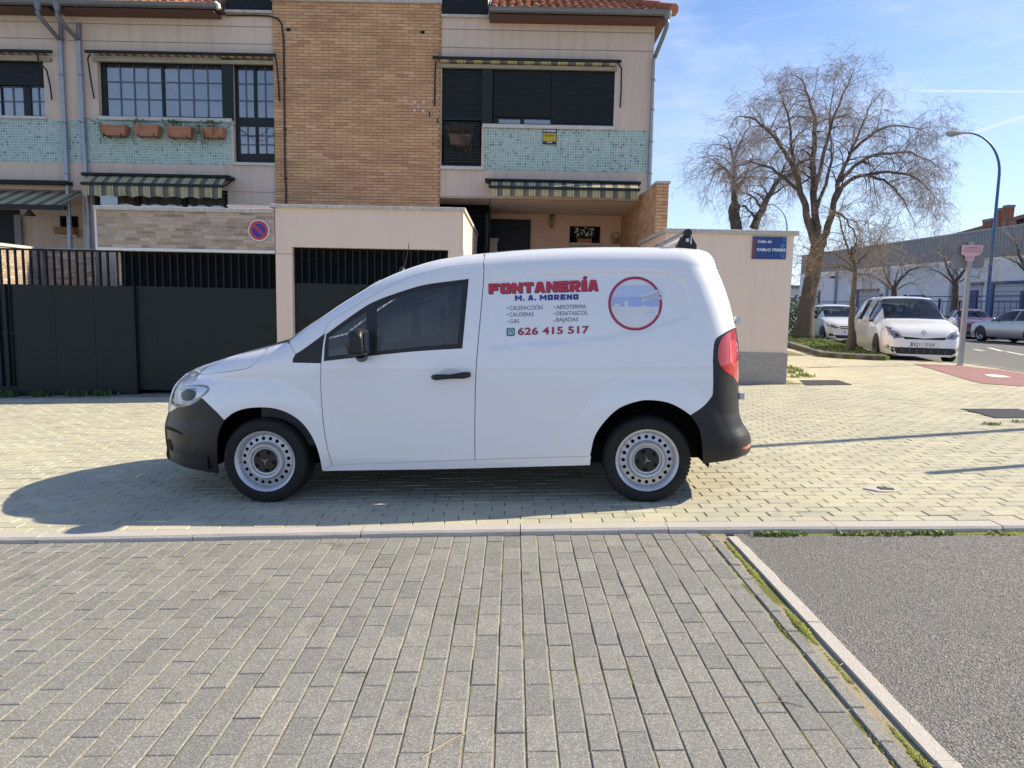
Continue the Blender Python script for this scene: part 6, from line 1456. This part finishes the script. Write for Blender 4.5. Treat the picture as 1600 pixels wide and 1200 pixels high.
def saloon_front(root, dec, tree):
    for p in sym([(.45, .60), (.74, .60), (.82, .68), (.80, .73), (.50, .70)]): dec('headlamp', p, 'car_lamp', off=.006)
    for p in sym([(.03, .52), (.36, .54), (.34, .69), (.05, .70)]): dec('grille', p, 'car_black', off=.006)
    for p in sym([(.02, .70), (.36, .69), (.36, .71), (.02, .72)]): dec('grille_rim', p, 'chrome', off=.010)
    dec('lower_grille', [(-.6, .2), (.6, .2), (.66, .36), (-.66, .36)], 'car_black', off=.006); plate(root, dec, .39, .49, .26)
mat('car_white', (.78, .78, .77), .2, coat=.8); mat('car_white_b', (.74, .74, .72), .22, coat=.8); mat('car_red', (.15, .007, .016), .22, coat=1.0); mat('car_silver', (.40, .41, .43), .28, metal=.6, coat=.8)
KM = [(-2.25, .32, .62, .70, .86, .50), (-2.18, .24, .78, .92, 1.06, .58), (-2.0, .20, .86, .98, 1.42, .58), (-1.7, .19, .90, 1.0, 1.58, .60), (-1.0, .18, .91, 1.0, 1.635, .63), (-.2, .18, .91, .98, 1.645, .64), (.35, .18, .91, .97, 1.60, .63), (.75, .18, .905, .965, 1.38, .63), (1.10, .18, .90, .965, 1.13, .66), (1.35, .18, .90, .95, 1.03, .70), (1.70, .17, .885, .88, .95, .70), (2.0, .16, .84, .78, .85, .62), (2.15, .15, .77, .66, .74, .52), (2.24, .17, .66, .50, .60, .42)]
fa = lambda a: (-math.sin(R(a)), -math.cos(R(a)))
def place(front_xy, a, nose): f = fa(a); return (front_xy[0] - f[0] * nose, front_xy[1] - f[1] * nose), f
p, f = place((9.96, 17.3), 15, 2.24)
car('parked_car', 'white people carrier with number plate 8211 GXR, parked nose out beside the thin tree', KM, 4.5, .315, (-1.32, 1.38), 'car_white', p, f, (.42, 1.24), (-2.1, -1.75), [(-1.85, -1.22), (-1.14, -.12), (-.04, .72)], mpv_front, mirror=(.62, 1.03), spokes=5)
KH = [(-2.0, .34, .66, .74, .84, .52), (-1.94, .24, .80, .90, 1.0, .56), (-1.75, .2, .86, .95, 1.26, .56), (-1.4, .18, .875, .95, 1.40, .57), (-.7, .18, .875, .92, 1.448, .60), (-.1, .18, .875, .90, 1.43, .60), (.35, .18, .87, .90, 1.25, .60), (.80, .18, .865, .90, 1.00, .64), (1.15, .18, .86, .88, .93, .68), (1.55, .17, .84, .80, .85, .66), (1.85, .16, .76, .68, .75, .56), (2.02, .17, .62, .52, .6, .42)]
p, f = place((12.4, 26.2), 9, 2.02)
car('parked_car', 'white hatchback with black mirrors parked between the big trunk and the thin tree', KH, 4.0, .31, (-1.25, 1.32), 'car_white_b', p, f, (.02, .88), (-1.9, -1.5), [(-1.55, -.72), (-.64, .30)], hatch_front, mirror=(.32, .98), mirror_m='car_black')
KS = [(-2.3, .36, .66, .78, .88, .55), (-2.2, .26, .80, .92, 1.0, .62), (-1.9, .2, .87, .97, 1.04, .62), (-1.45, .18, .90, .97, 1.12, .58), (-.9, .18, .905, .95, 1.37, .55), (-.2, .18, .905, .93, 1.425, .57), (.3, .18, .905, .92, 1.34, .57), (.75, .18, .90, .91, 1.10, .60), (1.05, .18, .90, .90, .98, .66), (1.6, .17, .88, .84, .90, .68), (2.0, .16, .82, .74, .80, .60), (2.2, .15, .72, .60, .70, .48), (2.28, .2, .6, .5, .6, .4)]
p = at(1529, 520, 33.5); p, f = place((p.x, p.y), 22, 2.28)
car('parked_car', 'dark red saloon parked beyond the white people carrier', KS, 4.5, .325, (-1.36, 1.42), 'car_red', p, f, (.30, 1.0), (-1.7, -1.0), [(-1.15, -.35), (-.27, .62)], saloon_front, mirror=(.58, 1.0))
c = at(1572, 520, 30.5); 
car('parked_car', 'silver two-door coupe at the right edge of the road', KS, 4.5, .325, (-1.36, 1.40), 'car_silver', (c.x + .55, c.y - .3), (-.09, 1.0), (.30, 1.0), (-1.7, -1.0), [(-1.1, -.5), (-.42, .66)], saloon_front, mirror=(.55, .98), spokes=5)
c = at(1338, 480, 36); p, f = place((c.x, c.y), 10, 2.0)
car('parked_car', 'white car almost hidden behind the thin tree and the people carrier', KH, 4.0, .31, (-1.25, 1.32), 'car_white_b', p, f, (.02, .88), (-1.9, -1.5), [(-1.55, -.72), (-.64, .30)], hatch_front)

# ------------------------------------------------------------------ trees
speckle('bark', 0, ((.085, .07, .056), (.13, .108, .088), (.055, .046, .038)), 34, bump=1.0, big=.4, bigcol=(.16, .135, .11))
speckle('bark_pale', 0, ((.11, .092, .07), (.16, .135, .10), (.07, .06, .048)), 40, bump=.8, big=.4, bigcol=(.06, .05, .04))
mat('twig', (.34, .285, .245), .8, var=.6, vscale=5, dark=(.17, .14, .12)); mat('twig_pale', (.27, .215, .14), .8, var=.6, vscale=4, dark=(.09, .07, .05))
def rnd(s=1.0): return Vector((random.gauss(0, s), random.gauss(0, s), random.gauss(0, s)))
def grow(b, p, d, L_, r, lvl, spec, twigs):
    """one branch: wandering, drooping towards its tip, carrying finer branches"""
    seg, droop, kids, ratio, spread = spec[lvl]; pts = [p]; rads = [r]; q = p.copy(); d = d.normalized()
    for i in range(seg):
        d = (d + rnd(.12 + .03 * lvl) + Vector((0, 0, -droop * (i + 1) / seg))).normalized(); q = q + d * (L_ / seg); pts.append(q.copy()); rads.append(max(.0031, r * (1 - .82 * (i + 1) / seg)))
    (b if r > .016 else twigs).tube(pts, rads, 6 if r > .03 else 4 if r > .012 else 3, False)
    if lvl + 1 < len(spec):
        for k in range(kids):
            t = random.uniform(.22, 1.0); i = min(seg - 1, int(t * seg)); a = pts[i].lerp(pts[i + 1], t * seg - i); dd = (pts[i + 1] - pts[i]).normalized()
            side = dd.cross(rnd()).normalized(); nd = dd * (1 - spread * .5) + side * spread + Vector((0, 0, .12 if lvl == 0 else 0))
            grow(b, a, nd, L_ * ratio * random.uniform(.6, 1.25), max(.004, rads[i] * .55), lvl + 1, spec, twigs)
def limb(b, twigs, px, D, r0, r1, spec, n, dep=0.0, l0=2.2, up=.35):
    m = len(px); pts = [at(x, y, D + dep * (i / max(1, m - 1)) ** 1.3) for i, (x, y) in enumerate(px)]; c = [Vector(p) for p in catmull([tuple(p) for p in pts], 4)]; k = len(c)
    c = [p + rnd(.02) for p in c]
    b.tube(c, [r0 + (r1 - r0) * i / (k - 1) for i in range(k)], 9, False)
    grow(b, c[-1], c[-1] - c[-3], l0 * .55, r1, 0, spec, twigs)
    for j in range(n):
        t = random.uniform(.22, 1.0) ** .8; i = min(k - 2, int(t * (k - 1))); a = c[i]; dd = (c[i + 1] - c[i]).normalized(); side = dd.cross(rnd()).normalized()
        grow(b, a, dd * .55 + side * .8 + Vector((0, 0, up)), l0 * random.uniform(.6, 1.2), max(.012, (r0 + (r1 - r0) * t) * .42), 0, spec, twigs)
    return c
def tree_thing(label, base, trunk_px, D, r, limbs, spec, n, bark='bark', tw='twig', l0=2.2, flare=1.35, taper=.18, name='tree', up=.35, group='bare trees'):
    o = thing(name, label, 'tree', group=group); b = MB(); tw_ = MB(); tb = MB()
    pts = [Vector(p) for p in catmull([tuple(at(x, y, D)) for x, y in trunk_px], 4)]; k = len(pts); pts[0].z = G(pts[0].x) + KY + .06
    tb.tube([p + rnd(.012) for p in pts], [r * (flare if i == 0 else 1 + (flare - 1) * max(0, 1 - i / 3)) * (1 - taper * i / k) * random.uniform(.95, 1.06) for i in range(k)], 12)
    tb.build('trunk', bark, o, smooth=True)
    for px, dep, r0 in limbs: limb(b, tw_, px, D, r0, r0 * .16, spec, n, dep, l0, up)
    b.build('limbs', bark, o, smooth=True); tw_.build('twigs', tw, o, kind='stuff'); return o
SPEC = [(6, .36, 8, .52, .95), (4, .46, 8, .55, .9), (3, .35, 0, .5, .8)]
DT = 26.5
tree_thing('large bare tree with drooping twigs rising behind the corner wall', None, [(1255, 530), (1259, 490), (1266, 450), (1274, 405), (1281, 375)], DT, .30,
 [([(1276, 388), (1264, 345), (1252, 300), (1240, 262), (1222, 230), (1195, 200), (1165, 180)], -1.2, .15), ([(1277, 385), (1273, 320), (1271, 250), (1274, 195), (1262, 150), (1250, 122)], .8, .15),
  ([(1282, 380), (1297, 345), (1304, 312), (1312, 280), (1328, 240), (1346, 200), (1360, 165)], 1.6, .14), ([(1302, 320), (1322, 286), (1350, 274), (1380, 282), (1405, 303), (1422, 335)], -.8, .09),
  ([(1312, 282), (1345, 252), (1390, 238), (1432, 242), (1468, 262)], 1.0, .08), ([(1273, 300), (1292, 220), (1312, 160), (1332, 118)], -1.5, .08), ([(1268, 350), (1285, 300), (1300, 250), (1296, 190), (1302, 130)], 2.4, .08),
  ([(1250, 300), (1215, 270), (1180, 255), (1150, 262)], 1.8, .07), ([(1240, 262), (1235, 200), (1225, 160), (1215, 135)], -.5, .06), ([(1328, 240), (1370, 205), (1410, 195), (1440, 205)], .6, .06), ([(1350, 274), (1400, 270), (1440, 285), (1462, 315)], -1.8, .06), ([(1302, 330), (1320, 340), (1335, 365), (1342, 395)], -1.0, .05)], SPEC, 19, l0=1.4, up=.10)
tree_thing('dark forked bare tree further back, seen over the corner wall', None, [(1163, 470), (1158, 400), (1150, 352), (1146, 330), (1150, 318)], 33, .28,
 [([(1150, 330), (1146, 300), (1148, 280), (1146, 250), (1140, 225)], 0, .17), ([(1148, 305), (1160, 285), (1168, 265), (1178, 240)], 1, .09), ([(1148, 282), (1130, 262), (1118, 268), (1108, 290)], -1, .07), ([(1178, 356), (1195, 318), (1215, 282), (1228, 255)], .5, .2), ([(1215, 282), (1235, 272), (1260, 270)], 1, .08), ([(1160, 322), (1178, 335), (1172, 338)], 0, .06), ([(1146, 250), (1160, 215), (1175, 190)], 1, .06)],
 [(6, .36, 8, .5, .95), (4, .45, 6, .5, .9), (3, .35, 0, .5, .8)], 16, l0=1.65)
tree_thing('thin young street tree in the kerbed bed before the people carrier', None, [(1329, 551), (1331, 500), (1334, 450), (1335, 410), (1331, 385)], 19.0, .09,
 [([(1334, 412), (1320, 375), (1312, 340), (1318, 320)], -.3, .035), ([(1335, 420), (1348, 400), (1362, 385), (1385, 376)], .4, .03), ([(1335, 425), (1315, 415), (1295, 418), (1270, 412)], -.4, .025), ([(1334, 405), (1338, 380), (1345, 355)], .2, .025), ([(1335, 430), (1352, 428), (1372, 432)], -.2, .02), ([(1334, 418), (1305, 398), (1285, 392), (1262, 398)], .3, .02)],
 [(5, .15, 6, .55, .95), (4, .12, 4, .55, .9), (3, .1, 0, .5, .8)], 9, 'bark_pale', 'twig_pale', l0=.95, flare=1.5, taper=.68)
SP2 = [(5, .12, 6, .55, .95), (4, .1, 4, .5, .9), (3, .1, 0, .5, .8)]
def small_tree(lab, px, D): 
    (x, y) = px
    return tree_thing(lab, None, [(x, y + 62), (x, y + 40), (x, y + 18), (x, y)], D, .16, [([(x, y + 2), (x - 12, y - 18), (x - 18, y - 38), (x - 26, y - 52)], 1, .085), ([(x + 1, y), (x + 12, y - 16), (x + 26, y - 28), (x + 44, y - 34)], -1, .085), ([(x, y + 4), (x + 4, y - 22), (x + 14, y - 44)], .6, .06), ([(x, y + 6), (x - 22, y - 12), (x - 42, y - 22)], -.5, .06), ([(x, y + 4), (x + 24, y - 8), (x + 40, y - 4)], .5, .045)], SP2, 9, 'bark', 'twig', l0=1.25, up=.45)
small_tree('bare pollarded tree above the people carrier roof', (1397, 450), 38)
small_tree('bare pollarded tree left of the grey traffic sign', (1493, 440), 37)
small_tree('bare pollarded tree cut off by the right edge', (1606, 420), 34)

# ------------------------------------------------------------------ warehouse and what stands beyond
mat('metal_band', (.27, .275, .28), .5, metal=.2, var=.3, vscale=.7, dark=(.33, .33, .33)); mat('warehouse_white', (.82, .80, .77), .8, var=.2, vscale=.5, streak=.15); mat('fence_blue', (.012, .035, .15), .4); mat('roller', (.42, .43, .46), .5, metal=.2); mat('red_brick_far', (.26, .115, .065), .9, var=.3, vscale=.8); mat('lamp_blue', (.035, .13, .30), .35, var=.3, vscale=3); mat('galv', (.36, .37, .38), .5, metal=.4, var=.5, vscale=20, dark=(.25, .25, .25)); mat('sign_grey', (.19, .195, .20), .5)
WN, WF = at(1600, 470, 44.8), at(1248, 470, 75.5); wd = (WF - WN); wd.z = 0; wl = wd.length; wd.normalize(); wn = Vector((-wd.y, wd.x, 0)); wn = wn if wn.x < 0 else -wn
ztop, zbd = at(1600, 348, 44.8).z, at(1600, 395.6, 44.8).z; zg_ = G(35) - .05
W0 = WN - wd * 22
wh = thing('warehouse', 'long white warehouse with grey corrugated metal band across the street', 'building')
def wpt(s, o, z): v = W0 + wd * s + wn * o; return (v.x, v.y, z)
LW = wl + 22
b = MB(); b.add([wpt(0, 0, zg_ - .3), wpt(LW, 0, zg_ - .3), wpt(LW, 0, zbd), wpt(0, 0, zbd), wpt(0, -25, zg_ - .3), wpt(LW, -25, zg_ - .3), wpt(LW, -25, ztop), wpt(0, -25, ztop)], [(0, 1, 2, 3), (1, 5, 6, 2), (5, 4, 7, 6), (4, 0, 3, 7), (3, 2, 6, 7)]); b.build('wall', 'warehouse_white', wh, fix=True)
n = int(LW / .30); rows = [[], []]
for i in range(n):
    for f_, o in ((0, .12), (.12, .17), (.5, .17), (.62, .12)):
        for r_, z in zip(rows, (zbd - .08, ztop)): r_.append(wpt((i + f_) * .30, o, z))
b = MB(); b.grid(rows); b.build('metal_band', 'metal_band', wh); b = MB(); b.add([wpt(0, .2, ztop), wpt(LW, .2, ztop), wpt(LW, -.3, ztop + .05), wpt(0, -.3, ztop + .05), wpt(0, .2, ztop - .12), wpt(LW, .2, ztop - .12)], [(0, 1, 2, 3), (4, 5, 1, 0)]); b.build('capping', 'galv', wh)
def spx(px): 
    r_ = ray(px, 470); n2 = Vector((wn.x, wn.y)); t = ((W0 - CAMP).x * n2.x + (W0 - CAMP).y * n2.y) / (r_.x * n2.x + r_.y * n2.y); v = CAMP + r_ * t; return (Vector((v.x, v.y, 0)) - Vector((W0.x, W0.y, 0))).dot(wd)
def wbx(nm, m, s0, s1, o0, o1, z0, z1, parent=wh):
    b = MB(); q = [wpt(s, o, z) for z in (z0, z1) for s, o in ((s0, o0), (s1, o0), (s1, o1), (s0, o1))]; b.add(q, [(0, 1, 2, 3), (4, 5, 6, 7), (0, 1, 5, 4), (1, 2, 6, 5), (2, 3, 7, 6), (3, 0, 4, 7)]); return b.build(nm, m, parent, fix=True)
wbx('base_course', 'sign_grey', 0, LW, 0, .04, zg_, zg_ + 1.0)
for px in (1306, 1386, 1487): s = spx(px); wbx('downpipe', 'galv', s - .12, s + .12, 0, .2, zg_, zbd)
for a, c, h in ((1340, 1372, 2.9), (1508, 1534, 3.1), (1550, 1598, 3.1)):
    s1, s0 = spx(a), spx(c); dr_ = wbx('roller_door', 'roller', s0, s1, .01, .05, zg_, zg_ + h); wbx('door_frame', 'fence_blue', s1 - .2, s1 + .1, .02, .12, zg_, zg_ + h + .2, dr_); wbx('door_frame', 'fence_blue', s0 - .1, s1, .02, .12, zg_ + h, zg_ + h + .2, dr_)
    for k in range(9): wbx('slat_line', 'sign_grey', s0, s1, .05, .06, zg_ + h * k / 9 + .2, zg_ + h * k / 9 + .24, dr_)
s = spx(1481); wbx('wall_notice', 'plate_white', s - .25, s + .25, .01, .03, zg_ + 4.1, zg_ + 4.9); wbx('wall_notice', 'fence_blue', s - .18, s + .18, .03, .04, zg_ + 4.4, zg_ + 4.8)
for px, z in ((1306 - 3, 4.2),): s = spx(px); wbx('wall_lamp', 'cap_black', s - .2, s + .25, .2, .5, zg_ + z, zg_ + z + .2)
fe = thing('fence', 'blue steel fence and gates along the warehouse', 'fence')
OF = 4.0
def fpx(px):
    r_ = ray(px, 470); q = W0 + wn * OF; n2 = Vector((wn.x, wn.y)); t = ((q - CAMP).x * n2.x + (q - CAMP).y * n2.y) / (r_.x * n2.x + r_.y * n2.y); v = CAMP + r_ * t; return (Vector((v.x, v.y, 0)) - Vector((q.x, q.y, 0))).dot(wd)
def fbx(nm, s0, s1, z0, z1, w=.06): return wbx(nm, 'fence_blue', s0, s1, OF - w, OF + w, z0, z1, fe)
for px, h, w in ((1279, 2.9, .14), (1376, 2.5, .14), (1414, 2.4, .12), (1421, 2.3, .1), (1443, 2.3, .1), (1454, 1.9, .06), (1468, 2.1, .06), (1499, 2.0, .06), (1521, 2.6, .3), (1597, 2.5, .12)): s = fpx(px); fbx('post', s - w, s + w, zg_ - .1, zg_ + h)
sA, sB, sC, sD, sE = fpx(1640), fpx(1521), fpx(1443), fpx(1421), fpx(1255)
for z in (.5, 1.9, 2.2): fbx('rail', sA, sB, zg_ + z, zg_ + z + .06); fbx('rail', sB, sC, zg_ + z, zg_ + z + .06)
for z in (.9, 2.25): fbx('gate_rail', sC, sD, zg_ + z, zg_ + z + .12)
for z in (.5, 1.9): fbx('rail', sD, sE, zg_ + z, zg_ + z + .05)
k = sA
bar = None
while k < sE - .1: fbx('bar', k - .012, k + .012, zg_ + .1, zg_ + 1.95, .012); k += .45
# brick block of flats behind
BN, BF_ = at(1640, 400, 78), at(1450, 400, 118); bd = BF_ - BN; bd.z = 0; bl_ = bd.length; bd.normalize(); bn = Vector((bd.y, -bd.x, 0)); bz = at(1640, 321, 78).z
ap = thing('apartment_block', 'red brick apartment block with chimneys rising behind the warehouse', 'building')
b = MB(); q = [BN - bd * 20, BN + bd * bl_, BN + bd * bl_ + bn * 14, BN - bd * 20 + bn * 14]; b.add([(v.x, v.y, 0) for v in q] + [(v.x, v.y, bz) for v in q], [(0, 1, 5, 4), (1, 2, 6, 5), (2, 3, 7, 6), (3, 0, 4, 7), (4, 5, 6, 7)]); b.build('wall', 'red_brick_far', ap, fix=True)
for px, D, hh, w in ((1542, 92, 1.25, .42), (1553, 90, 1.35, .42), (1533, 95, .3, .9)):
    c = at(px, 345, D) + bn * 1.5; b = MB(); b.box(c.x - w, c.x + w, c.y - w, c.y + w, bz - 1.5, bz + hh); ch = b.build('chimney', 'red_brick_far', ap); b = MB(); b.box(c.x - w - .06, c.x + w + .06, c.y - w - .06, c.y + w + .06, bz + hh, bz + hh + .3); b.build('chimney_cap', 'sign_grey', ch)
nb = -bn
for s in (8, 12.5, 17, 23):
    v = BN + bd * s + nb * .06; b = MB(); u = bd * .9; b.add([v - u + Vector((0, 0, bz - v.z - 1.5)), v + u + Vector((0, 0, bz - v.z - 1.5)), v + u + Vector((0, 0, bz - v.z - .5)), v - u + Vector((0, 0, bz - v.z - .5))], [(0, 1, 2, 3)]); b.build('window', 'void', ap)
# hedge and low buildings closing the street
def leafy(name, label, c, sx, sy, h, n, m='leaf_dark', cat='hedge'):
    o = thing(name, label, cat, c); b = MB()
    for _ in range(n):
        x, y, z = random.uniform(-sx, sx), random.uniform(-sy, sy), random.uniform(.05, h) ; p = Vector((x, y, z)); u = rnd().normalized() * random.uniform(.05, .11); v = rnd().normalized() * random.uniform(.04, .09); b.add([p, p + u, p + u + v, p + v], [(0, 1, 2, 3)])
    b.build('foliage', m, o); b = MB()
    for k in range(7): x = -sx + 2 * sx * k / 6; b.tube([(x, 0, 0), (x + random.gauss(0, .1), 0, h * .7)], .02, 5)
    b.build('stem', 'bark', o); return o
c = at(1236, 500, 30); leafy('hedge', 'leafy green hedge between the corner wall and the big trunk', (c.x, c.y + 1, G(c.x)), .75, 1.6, 1.75, 2600)
c = at(1300, 478, 130); fb = thing('far_building', 'low pale buildings far off at the end of the street', 'building'); b = MB(); b.box(c.x - 60, c.x + 10, c.y, c.y + 12, -1, 5.2); b.build('wall', 'warehouse_white', fb); b = MB(); b.box(c.x - 60.4, c.x + 10.4, c.y - .4, c.y + 12, 5.2, 5.7); b.build('roof', 'metal_band', fb)

# ------------------------------------------------------------------ street furniture
def lamp(label, base, h, reach, fdir, r=.095):
    o = thing('street_lamp', label, 'street lamp', base, group='blue street lamps'); f_ = Vector((fdir[0], fdir[1], 0)).normalized()
    zs = h * .80; pts = [Vector((0, 0, 0)), Vector((0, 0, h * .4)), Vector((0, 0, zs))]; rad = [r, r * .86, r * .72]
    for k in range(1, 11): a = k / 10 * math.pi * .5; pts.append(Vector((0, 0, zs)) + f_ * (reach * (1 - math.cos(a))) + Vector((0, 0, (h - zs) * math.sin(a)))); rad.append(r * (.72 - .035 * k))
    b = MB(); b.tube(pts, rad, 12); b.build('pole', 'lamp_blue', o, smooth=60)
    b = MB(); b.lathe([(r * 1.5, 0), (r * 1.5, .02), (r * 1.15, .05), (r * 1.1, .9), (r, .95)], 12, 'z'); b.build('base_sleeve', 'lamp_blue', o, smooth=40)
    e = pts[-1]; s_ = Vector((-f_.y, f_.x, 0)); rows = []; under = []
    for t, w, u, d in ((-.08, .05, .05, .05), (.15, .075, .07, .06), (.35, .13, .10, .10), (.6, .19, .12, .16), (.8, .18, .11, .17), (.93, .12, .08, .12), (1.0, .03, .0, .03)):
        c_ = e + f_ * t * 1.0; rows.append([tuple(c_ + s_ * w * math.cos(a) + Vector((0, 0, (u if math.sin(a) > 0 else d) * math.sin(a)))) for a in [2 * math.pi * k / 12 for k in range(13)]])
    b = MB(); b.grid(rows); b.build('lantern', mat('lamp_shell', (.50, .50, .50), .4), o, smooth=True, fix=True)
    b = MB(); b.lathe([(0, -.19), (.08, -.185), (.15, -.15), (.16, -.12)], 14, 'z', tuple(e + f_ * .68)); b.build('diffuser', mat('lamp_diff', (.42, .38, .30), .3), o, smooth=True); return o
DL = 37.0; c = at(1540, 500, DL); tp = at(1566, 207, DL); hh = tp.z - G(c.x) + .05
lamp('tall blue street lamp with curved arm by the warehouse fence', (c.x, c.y, G(c.x) - .06), hh, 1.75, (-.97, .1))
c = at(1222, 480, 56); lamp('distant slim street lamp seen through the bare branches', (c.x, c.y, G(c.x) - .06), 9.2, 1.5, (-1, 0), .07)
c = gr(1500, 571, KY); tsx = thing('traffic_sign', 'grey sign back with pink paper notice, on a post by the cycle path', 'sign', (c.x, c.y, G(c.x) + KY)); D = c.y
topz = at(1524, 378, D).z - c.z; b = MB(); b.box(-.05, .05, -.03, .03, 0, topz); b.build('post', 'galv', tsx)
cz = at(1520, 397, D).z - c.z; b = MB(); hw, hh2 = .335, .305
pts_ = [(sx * (hw - .07) + .07 * math.cos(a), sz * (hh2 - .07) + .07 * math.sin(a)) for sx, sz, a0 in ((1, 1, 0), (-1, 1, 1.571), (-1, -1, 3.1416), (1, -1, 4.712)) for a in (a0, a0 + .52, a0 + 1.05, a0 + 1.571)]
b.prism([(x + .01, z + cz) for x, z in pts_], .035, .05); b.build('sign_plate', 'sign_grey', tsx, fix=True)
nz = at(1523, 394, D).z - c.z; b = MB(); no_ = [(-.23, .15), (.23, .15), (.22, .0), (.15, -.07), (.06, -.085), (.05, -.19), (-.13, -.19), (-.14, -.09), (-.23, -.05)]
b.prism([(x + .02, z + nz) for x, z in no_], -.036, -.032); nt_ = b.build('paper_notice', mat('notice_pink', (.62, .42, .46), .8), tsx, fix=True)
text_on(nt_, 'lettering', 'COMPRO', mat('notice_red', (.36, .05, .09), .7), (-.16, -.036, nz + .06), (.36, 0, 0), (0, 0, .055), .0); text_on(nt_, 'lettering', 'TU COCHE', 'notice_red', (-.18, -.036, nz - .01), (.40, 0, 0), (0, 0, .055), .0); text_on(nt_, 'lettering', '4 72', 'notice_red', (-.09, -.036, nz - .15), (.13, 0, 0), (0, 0, .055), .0)
# beyond the right edge of the picture: the lamp and the sign whose shadows cross the pavement
bp_ = gr(1600, 671, KY); sd = Vector((SUND.x, SUND.y, 0)).normalized(); q = gr(1195, 694.5, KY)
pl = lamp('blue street lamp off to the right, its long shadow crossing the pavement', (bp_.x + sd.x * 3.6, bp_.y + sd.y * 3.6, G(9) + KY), 6.4, 1.2, (.2, 1.0), .085)
t_ = gr(1478, 737, KY); L2 = 2.3 / math.tan(SUN_EL); o = thing('bollard_post', 'grey post off to the right, its short shadow ending on the pavement', 'post', (t_.x + sd.x * L2, t_.y + sd.y * L2, G(7) + KY)); b = MB(); b.tube([(0, 0, 0), (0, 0, 2.3)], .05, 10); b.build('post', 'galv', o, smooth=60); b = MB(); b.lathe([(.07, 0), (.07, .05), (.05, .07)], 12, 'z'); b.build('collar', 'galv', o)
# no-entry disc by the warehouse gate
c = at(1267, 478, 40); ne = thing('no_entry_sign', 'small red no-entry disc beyond the big trunk', 'sign', (c.x, c.y, G(c.x) - .05)); b = MB(); b.tube([(0, 0, 0), (0, 0, c.z - G(c.x) + .3)], .04, 8); b.build('post', 'galv', ne); z_ = c.z - G(c.x) + .05
b = MB(); b.lathe([(0, -.06), (.3, -.06), (.3, -.045), (0, -.045)], 24, 'y', (0, 0, z_)); b.build('disc', mat('sign_red3', (.14, .03, .035), .5), ne); b = MB(); b.box(-.2, .2, -.068, -.06, z_ - .05, z_ + .05); b.build('white_bar', 'plate_white', ne)
